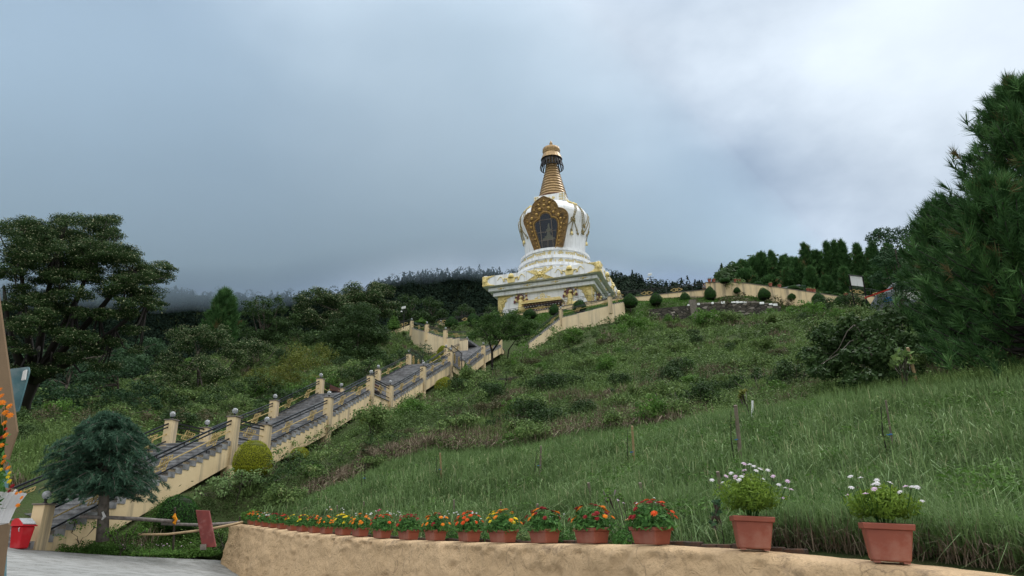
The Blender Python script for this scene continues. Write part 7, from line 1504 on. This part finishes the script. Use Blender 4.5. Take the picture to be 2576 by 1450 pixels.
MB().box(tuple(P(1745,785,83.2)), (.8,.5,3.0), 0).build('pillar_stone', 'm_stonerock', t)
c4 = [(2136,693),(2169.4,696.7),(2174.4,722),(2141,718)]; d = 74; q = [P(a, b, d) for a, b in c4]; t = thing('notice_board', 'blank white two-panel board on tall black posts above the cream wall', 'sign', P(2149,768,d)); tri = (q[1]-q[0])*.48
MB().prism([q[0], q[0]+tri, q[3]+tri, q[3]], (0,.06,0)).build('white_panel', 'm_signwhite', t); MB().prism([q[0]+tri*1.06, q[1], q[2], q[3]+tri*1.06], (0,.06,0)).build('white_panel', 'm_signwhite', t)
for a, b in (((2135.5,691),(2150,770)),((2169.8,695),(2181,764))): MB().beam(P(*a, d), P(*b, d), .12).build('post', 'm_black', t)
MB().beam(P(2135.5,692,d-.05), P(2169.8,696,d-.05), .08).build('cross_bar', 'm_black', t)
def campole(px, top, bot, d, lab, base_z=None):
    tp = P(px, top, d); b = tp.copy(); b[2] = base_z if base_z is not None else P(px, bot, d)[2]; t = thing('camera_pole', lab, 'lamp pole', b, 'camera and floodlight poles'); MB().tube([b, tp], [.06,.04], 8).build('pole', 'm_darkmetal', t)
    MB().frame(tp+np.array([-.1,-.1,.25]), np.array([.28,.1,.1]), (0,.12,.05), (0,-.05,.16)).build('floodlight', 'm_signwhite', t, bevel=.02); MB().beam(tp+np.array([-.45,0,-.2]), tp+np.array([.45,0,-.1]), .05).build('arm', 'm_darkmetal', t)
    k = MB(); c_ = tp+np.array([-.4,0,-.45]); k.lathe([(.03,.25),(.14,.2),(.15,.05)], c_, 10); k.build('camera_housing', 'm_signwhite', t); MB().ball(c_+np.array([0,0,0]), .13, 10).build('camera_dome', 'm_black', t)
campole(1017, 779, 832, 103, 'pole with floodlight and round camera left of the curved stairs'); campole(1636.5, 696, 750, 95, 'pole with floodlight and round camera rising over the terrace railing', 31.2)
# shed behind the sloping wall
d = 91; t = thing('garden_shed', 'small open shed with pale sheet roof behind the sloping cream wall', 'shed', P(1990,742,d)); MB().prism([P(1962,724.5,d), P(2012,716,d), P(2014,719,d), P(1964,727,d)], (.4,3.0,.6)).build('roof', 'm_roof', t)
for a in ((1968,726,1970,748),(2010,720,2012,748)): MB().beam(P(a[0],a[1],d+.2), P(a[2],a[3],d+.2), .12).build('post', 'm_stake', t)
MB().prism([P(1975,728,d+1), P(2005,724,d+1), P(2006,745,d+1), P(1976,745,d+1)], (0,.1,0)).build('wall', 'm_clothgrey', t)
surf('m_greenwire', (.03,.08,.07), rough=.5); t = thing('cage', 'green wire cage beside the shed', 'cage', P(2015,742,d)); k = 0
for i in range(6): MB().beam(P(2004+i*4.5,719,d-.5), P(2005+i*4.5,738,d-.5), .05).build('bar', 'm_greenwire', t)
for y in (719,728,737): MB().beam(P(2004,y,d-.5), P(2027,y,d-.5), .05).build('cross_bar', 'm_greenwire', t)
# building half hidden by trees at the right
d = 70; t = thing('building', 'white building with red roof edge and blue sheet, half hidden by trees at the right', 'building', P(2270,775,d)); surf('m_bluesheet', (.02,.14,.42), rough=.5)
MB().prism([P(2205,742,d), P(2300,722,d), P(2310,790,d), P(2210,790,d)], (1.5,5,0)).build('wall', 'm_clothgrey', t); MB().prism([P(2180,746.5,d-.8), P(2246,723,d-.8), P(2246,727,d-.8), P(2180,749.5,d-.8)], (.1,.6,.1)).build('roof', 'm_redroof', t)
MB().prism([P(2244,712,d+2), P(2300,704,d+2), P(2302,740,d+2), P(2244,740,d+2)], (1,4,0)).build('upper_wall', 'm_roof', t); MB().prism([P(2222,750,d-.9), P(2244,746,d-.9), P(2246,758,d-.9), P(2224,760,d-.9)], (0,.06,0)).build('blue_sheet', 'm_bluesheet', t); MB().prism([P(2252,733,d-1), P(2312,724,d-1), P(2318,752,d-1), P(2256,758,d-1)], (0,.06,0)).build('white_sheet', 'm_signwhite', t)
massed('leafy_bush', 'dark leafy branches hanging in front of the white building at the right', [(2225,752,24,64),(2262,748,26,64),(2295,745,24,64),(2250,775,28,64),(2200,770,18,64)], (2250,810,64), 12, .4, .16, 34, 'l_tree', cat='tree', tr=.06, seed=95)
# small pots on top of the garden wall
wp_ = [(1786,711,89,'leftmost of the pots on the high cream wall'),(1797,711,89,'second from the left on the high cream wall'),(1852,711.5,88.3,'beside the bend of the high cream wall, left one of two'),(1861,712.5,88.2,'beside the bend of the high cream wall, right one of two'),(1940,721.5,86.3,'between the two middle bushes behind the sloping wall'),(1963,725,86,'just left of the shed roof'),(2035,735,84,'left one of the three below the cage'),(2042,736,83.8,'middle one of the three below the cage'),(2050,737,83.5,'right one of the three below the cage'),(2131,748,80.2,'next to the step in the wall left of the white board')]
for i, (x, y, d, lab) in enumerate(wp_):
    b = P(x, y, d)+np.array([0,.15,.08]); t = thing('wall_pot', 'small terracotta pot '+lab, 'flower pot', b, 'small pots on the garden wall'); MB().lathe([(.001,0),(.16,0),(.22,.32),(.25,.33),(.25,.40),(.2,.40),(.19,.3),(.001,.3)], b, 12).build('pot_body', 'm_terracotta', t)
    rng = np.random.default_rng(i); n = 60; dd = unit(rng.normal(size=(n,3))); dd[:,2] = abs(dd[:,2]); V, Fq = leaves(dd*.28*rng.random((n,1))+np.array([0,0,.42]), dd, .14*(.6+.6*rng.random(n)), .5, 0, rng); link('foliage', mesh_np('foliage', V, Fq, 'l_weed', rnd=rng.random(n)), t)
# ------------------------------------------------------------------ people on the terrace and stairs
def person(b, yaw, label, top, legs_):
    t = thing('person', label, 'person', b); S = 1.0
    def skin(name, verts, edges, rad, mat, parent, root=0):
        me = bpy.data.meshes.new(name); me.from_pydata([tuple(v) for v in verts], edges, []); o = bpy.data.objects.new('tmp', me); COL.objects.link(o); m = o.modifiers.new('s', 'SKIN'); 
        for i, r in enumerate(rad): me.skin_vertices[0].data[i].radius = (r, r*.8)
        me.skin_vertices[0].data[root].use_root = True; m2 = o.modifiers.new('u', 'SUBSURF'); m2.levels = 1; dg = bpy.context.evaluated_depsgraph_get(); r_ = bpy.data.meshes.new_from_object(o.evaluated_get(dg)); bpy.data.objects.remove(o); r_.name = name; r_.materials.clear(); r_.materials.append(MATS[mat])
        for p_ in r_.polygons: p_.use_smooth = True
        return link(name, r_, parent)
    try:
        V = [(0,0,.95),(0,0,1.15),(0,.0,1.38),(0,0,1.5),(0,-.02,1.62),(0,-.01,1.72),(.19,0,1.40),(.25,.02,1.12),(.22,-.14,.92),(-.19,0,1.40),(-.25,.02,1.12),(-.2,-.14,.92),(.1,0,.9),(.11,0,.48),(.11,.02,.06),(.11,-.12,.03),(-.1,0,.9),(-.11,.0,.48),(-.12,.02,.06),(-.12,-.12,.03),(.21,-.2,.86),(-.19,-.2,.86)]
        E_ = [(0,1),(1,2),(2,3),(3,4),(4,5),(2,6),(6,7),(7,8),(8,20),(2,9),(9,10),(10,11),(11,21),(0,12),(12,13),(13,14),(14,15),(0,16),(16,17),(17,18),(18,19)]
        R_2 = [.13,.13,.14,.055,.1,.085,.06,.045,.03,.06,.045,.03,.09,.06,.04,.035,.09,.06,.04,.035,.03,.03]
        skin('body', V, E_, R_2, 'm_skin', t)
        skin('shirt', [V[i] for i in (0,1,2,6,7,9,10)], [(0,1),(1,2),(2,3),(3,4),(2,5),(5,6)], [.155,.15,.17,.08,.06,.08,.06], top, t); skin('trousers', [V[i] for i in (0,12,13,14,16,17,18)], [(0,1),(1,2),(2,3),(0,4),(4,5),(5,6)], [.15,.11,.08,.06,.11,.08,.06], legs_, t)
    except Exception as ex: print('person', ex)
    h = MB(); h.ball(b+np.array([0,.015,1.70]), .115, 10); h.build('hair', 'm_hair', t, smooth=True); t.rotation_euler = (0,0,yaw); return t
fl_ = zt-.7
b = P(1420,768,97); b[2] = fl_; person(b, .3, 'person in black and white clothes standing at the terrace railing before the stupa', 'm_clothwhite', 'm_clothblack')
b = P(1773,728,91.2); b[2] = P(1773,728,91.2)[2]-.9; person(b, -.3, 'person in grey sitting low at the right end of the diamond railing', 'm_clothgrey', 'm_clothblack')
b = P(1069,826,95); b[2] = TL; person(b, .2, 'person in an orange top walking at the bend of the curved stairs', 'm_clothorange', 'm_clothblack')
# ------------------------------------------------------------------ near pier with trailing flowers at the left edge
D_ = 5.4; pp = [(-260,690),(-4,700),(49,1087),(19,1178),(-4,1222),(-260,1235)]; t = thing('gate_pier', 'tall tan plastered pier with angled edges at the left edge, close to the camera', 'pier', P(-60,1480,D_)); MB().prism([P(a, b, D_) for a, b in pp], (-.62,.55,0)).build('upper_block', 'm_plaster_tan', t, bevel=.02)
MB().prism([P(-230,1236,D_+.02), P(-10,1224,D_+.02), P(-14,1262,D_+.02), P(-230,1262,D_+.02)], (-.1,.4,0)).build('neck', 'm_plaster_tan', t); MB().prism([P(a, b, D_-.02) for a, b in [(-260,1255),(0,1262),(29,1320),(12,1450),(2,1640),(-260,1680)]], (-.68,.6,0)).build('lower_block', 'm_plaster_tan', t, bevel=.02)
MB().prism([P(22,929,D_+1.6), P(72,923,D_+1.6), P(73,934,D_+1.6), P(46,1032,D_+1.6), P(24,1040,D_+1.6), P(10,940,D_+1.6)], (-.02,.05,0)).build('x', 'm_tealpaint') ; ob = bpy.data.objects['x']; ob.name = 'teal_sign'; tag(ob, 'weathered teal metal panel with a white strip sticking out behind the tan pier', 'panel')
ts = thing('tmp', None, None, (0,0,0)); bpy.data.objects.remove(ts)
mbs = MB(); mbs.prism([P(58,934,D_+1.57), P(66,930,D_+1.57), P(62,955,D_+1.57), P(53,957,D_+1.57)], (0,.02,0)); o_ = mbs.build('white_strip', 'm_signwhite'); o_.parent = ob; mbs2 = MB().beam(P(10,935,D_+1.64), P(-5,1700,D_+1.64), .08).build('post', 'm_tealpaint'); mbs2.parent = ob
d = 5.0; c_ = P(-22,1262,d); t = thing('planter', 'white fluted planter with tall orange, yellow and red flowers at the left edge', 'planter', c_); MB().lathe([(.06,-.17),(.13,-.15),(.15,-.05),(.20,.06),(.18,.06),(.12,-.02),(.01,-.02)], c_, 60, wob=lambda a, z: 1+.05*(1 if int(a*60/(2*PI)) % 2 else -1)).build('bowl', 'm_planter', t)
MB().lathe([(.05,-.16),(.035,-.3),(.035,-1.0),(.10,-1.12),(.10,-1.35)], c_, 14).build('pedestal', 'm_planter', t)
rng = np.random.default_rng(5); n = 520; s_ = rng.random(n); px_ = -30+45*s_**2.2*0+rng.normal(size=n)*13+(1-np.abs(s_-.75)*1.1)*22; py_ = 1010+270*s_; pts = np.array([P(a, b, d-.05+.09*rng.normal()) for a, b in zip(px_, py_)]); V, Fq = leaves(pts, rng.normal(size=(n,3))+np.array([0,-.4,.5]), .055*(.6+.7*rng.random(n)), .4, .2, rng); link('foliage', mesh_np('foliage', V-c_, Fq, 'l_zinnia', rnd=rng.random(n)), t)
for (x, y, k, s) in [(5,1015,O_,.1),(24,1023,O_,.09),(14,1039,O_,.09),(25,1046,O_,.09),(4,997,O_,.08),(1,981,O_,.07),(12,1065,O_,.08),(15,1096,O_,.09),(4,1121,O_,.07),(11,1150,O_,.06),(9,1163,O_,.08),(21,1178,O_,.07),(2,1182,Y_,.06),(24,1191,Y_,.06),(24,1212,Y_,.07),(20,1201,Y_,.05),(31,1224,DR_,.07),(24,1236,DR_,.06),(42,1242,O_,.05),(55,1253,O_,.06),(52,1239,O_,.04),(45,1272,O_,.06),(38,1236,'f_white',.06),(15,1080,R1_,.05),(6,1100,DR_,.06)]:
    q = P(x, y, d-.14); bloom(t, k, q-c_, (jit(.4), -1, .5), s*.62)
st2 = MB()
for i in range(9): a = rng.random(); st2.tube([c_+np.array([jit(.05),0,0]), P(-8+14*a,1180,d-.03), P(-4+22*a*a,1000+90*rng.random(),d-.06)], [.006,.005,.003], 4)
st2.build('stems', 'l_zinnia', t)
# ------------------------------------------------------------------ low cloud resting on the far ridges (a volume, denser where it is thicker)
def cloud():
    prof = [(-500,640,740),(-100,650,740),(100,690,742),(330,712,745),(420,720,748),(520,724,748),(640,712,748),(760,705,745),(860,705,738),(960,700,724),(1060,690,712),(1150,676,702),(1240,664,696),(1330,650,690),(1450,640,690),(1600,640,694),(1750,640,694),(1900,650,700)]
    low = [(x, a+ (b-a)*1.0) for x, a, b in prof]; V = []; Fs = []; n = 66; xs = np.linspace(-500, 2150, n); lo = np.interp(xs, [p[0] for p in prof], [p[2] for p in prof])
    for i, x in enumerate(xs):
        w = 5*math.sin(x*.021)+6*math.sin(x*.047+1)+3*math.sin(x*.11); L_ = lo[i]+w*.5+8+(max(0, min(1, (900-x)/250))*32)
        f = 1 if x < 1200 else max(.02, (1-(x-1200)/900))
        r0, r1, r2, r3 = 440, 440-150*f, 470+60*f, 640
        a1, a2, top = L_-110*f-12, L_-330*f-30, L_-900*f-80
        V += [P(x, L_, 400), P(x, a1, 400-75*f), P(x, a2, 400-32*f), P(x, top, 430), P(x, a2, 480+45*f), P(x, a1, 500+95*f)]
    for i in range(n-1):
        for k in range(6): a, b = i*6+k, i*6+(k+1) % 6; Fs.append((a, b, b+6, a+6))
    Fs += [tuple(range(6))[::-1], tuple((n-1)*6+k for k in range(6))]
    m, nt, out = newmat('m_cloud'); pv = nd(nt, 'ShaderNodeVolumePrincipled'); pv.inputs['Color'].default_value = CLOUD_COL; pv.inputs['Density'].default_value = CLOUD_D; pv.inputs['Anisotropy'].default_value = .1; nt.links.new(pv.outputs[0], out.inputs['Volume'])
    o = MB().add(V, Fs).build('low_cloud', 'm_cloud'); tag(o, kind='stuff')
CLOUD_COL = (.70,.86,1.0,1); CLOUD_D = .0105
cloud()
# ------------------------------------------------------------------ sky and light
def world():
    w = bpy.data.worlds.new('World'); SC.world = w; w.use_nodes = True; nt = w.node_tree; L = nt.links.new
    for n in list(nt.nodes): nt.nodes.remove(n)
    out = nt.nodes.new('ShaderNodeOutputWorld'); bg1 = nt.nodes.new('ShaderNodeBackground'); bg2 = nt.nodes.new('ShaderNodeBackground'); add = nt.nodes.new('ShaderNodeAddShader')
    sky = nt.nodes.new('ShaderNodeTexSky'); sky.sky_type = 'NISHITA'; sky.sun_disc = False; sky.sun_elevation = SUN_EL; sky.sun_rotation = SUN_ROT
    L(sky.outputs[0], bg1.inputs[0]); bg1.inputs[1].default_value = .008
    tc = nt.nodes.new('ShaderNodeTexCoord'); nrm = nt.nodes.new('ShaderNodeVectorMath'); nrm.operation = 'NORMALIZE'; L(tc.outputs['Generated'], nrm.inputs[0]); D = nrm.outputs[0]
    sx = nt.nodes.new('ShaderNodeSeparateXYZ'); L(D, sx.inputs[0])
    def mr(inp, a, b, c_=0, d=1, t='SMOOTHSTEP'):
        n = nt.nodes.new('ShaderNodeMapRange'); n.interpolation_type = t; L(inp, n.inputs[0]); n.inputs[1].default_value = a; n.inputs[2].default_value = b; n.inputs[3].default_value = c_; n.inputs[4].default_value = d; return n.outputs[0]
    def mth(op, a, b):
        n = nt.nodes.new('ShaderNodeMath'); n.operation = op
        for i, v in enumerate((a, b)):
            if isinstance(v, (int, float)): n.inputs[i].default_value = v
            else: L(v, n.inputs[i])
        return n.outputs[0]
    def mix(f, a, b):
        n = nt.nodes.new('ShaderNodeMix'); n.data_type = 'RGBA'; L(f, n.inputs[0])
        for i, v in ((6, a), (7, b)):
            if isinstance(v, tuple): n.inputs[i].default_value = (*v, 1)
            else: L(v, n.inputs[i])
        return n.outputs[2]
    # soft cloud noise by direction
    mp = nt.nodes.new('ShaderNodeMapping'); mp.inputs['Scale'].default_value = (1, 1, 1.6); L(D, mp.inputs['Vector'])
    n1 = nt.nodes.new('ShaderNodeTexNoise'); n1.inputs['Scale'].default_value = 3.6; n1.inputs['Detail'].default_value = 6; n1.inputs['Roughness'].default_value = .5; L(mp.outputs[0], n1.inputs['Vector'])
    n2 = nt.nodes.new('ShaderNodeTexNoise'); n2.inputs['Scale'].default_value = 1.1; n2.inputs['Detail'].default_value = 3; L(mp.outputs[0], n2.inputs['Vector'])
    cl = mth('ADD', mth('MULTIPLY', mth('SUBTRACT', n1.outputs['Fac'], .5), SKY_N1), mth('MULTIPLY', mth('SUBTRACT', n2.outputs['Fac'], .5), SKY_N2))
    # brightness towards the thin cloud on the right
    dt = nt.nodes.new('ShaderNodeVectorMath'); dt.operation = 'DOT_PRODUCT'; L(D, dt.inputs[0]); dt.inputs[1].default_value = SKY_DIR
    br = mr(mth('ADD', dt.outputs['Value'], mth('MULTIPLY', cl, .25)), .875, 1.005)
    d2 = nt.nodes.new('ShaderNodeVectorMath'); d2.operation = 'DOT_PRODUCT'; L(D, d2.inputs[0]); d2.inputs[1].default_value = SKY_DIR2; b2 = mth('MULTIPLY', mr(mth('ADD', d2.outputs['Value'], mth('MULTIPLY', cl, .2)), .90, 1.005), .75); br = mth('SUBTRACT', 1.0, mth('MULTIPLY', mth('SUBTRACT', 1.0, br), mth('SUBTRACT', 1.0, b2)))
    el = sx.outputs['Z']
    lo = mr(mth('ADD', el, mth('MULTIPLY', cl, .22)), .20, .52)          # dark cloud base over the ridge
    body = mix(lo, SKY_LOW, SKY_MID); body = mix(br, body, SKY_BRIGHT)
    over = mth('MAXIMUM', mr(el, .70, .95), mr(sx.outputs['Y'], .45, -.1)); body = mix(over, body, SKY_OVER)
    v = mth('ADD', 1.0, cl)
    up = mr(el, .62, .95, 1, SKY_TOP); back = mr(sx.outputs['Y'], .25, -.5, 1, SKY_BACK)
    v = mth('MULTIPLY', mth('MULTIPLY', v, up), back)
    sc_ = nt.nodes.new('ShaderNodeVectorMath'); sc_.operation = 'SCALE'; L(body, sc_.inputs[0]); L(v, sc_.inputs['Scale'])
    L(sc_.outputs[0], bg2.inputs[0]); bg2.inputs[1].default_value = 1; L(bg1.outputs[0], add.inputs[0]); L(bg2.outputs[0], add.inputs[1]); L(add.outputs[0], out.inputs[0])
    w.cycles.sampling_method = 'MANUAL'; w.cycles.sample_map_resolution = 512
SUN_EL = math.radians(52); SUN_AZ = math.radians(48)      # azimuth measured from +Y towards +X
SUN_ROT = SUN_AZ
SKY_LOW = (.24,.315,.43); SKY_MID = (.305,.41,.55); SKY_BRIGHT = (.76,.85,.94); SKY_OVER = (.70,.71,.70)
SKY_DIR2 = tuple(Vector((math.sin(math.radians(-3))*math.cos(math.radians(42)), math.cos(math.radians(-3))*math.cos(math.radians(42)), math.sin(math.radians(42)))))
SKY_DIR = tuple(Vector((math.sin(math.radians(48))*math.cos(math.radians(36)), math.cos(math.radians(48))*math.cos(math.radians(36)), math.sin(math.radians(36)))))
SKY_TOP = 3.0; SKY_BACK = 1.5; SKY_N1 = .52; SKY_N2 = .25
world()
sl = bpy.data.lights.new('sun', 'SUN'); sl.energy = 1.5; sl.angle = math.radians(14); sl.color = (1, .97, .93)
so = bpy.data.objects.new('sun', sl); COL.objects.link(so)
sd_v = Vector((math.sin(SUN_AZ)*math.cos(SUN_EL), math.cos(SUN_AZ)*math.cos(SUN_EL), math.sin(SUN_EL)))
so.rotation_euler = sd_v.to_track_quat('Z', 'Y').to_euler(); so.location = (0, 0, 80)
SC.view_settings.view_transform = 'Standard'; SC.view_settings.look = 'None'; SC.view_settings.exposure = 0; SC.view_settings.gamma = 1
SC.cycles.use_denoising = True
SC.cycles.max_bounces = 6; SC.cycles.diffuse_bounces = 3; SC.cycles.transmission_bounces = 4; SC.cycles.volume_bounces = 1; SC.cycles.transparent_max_bounces = 8
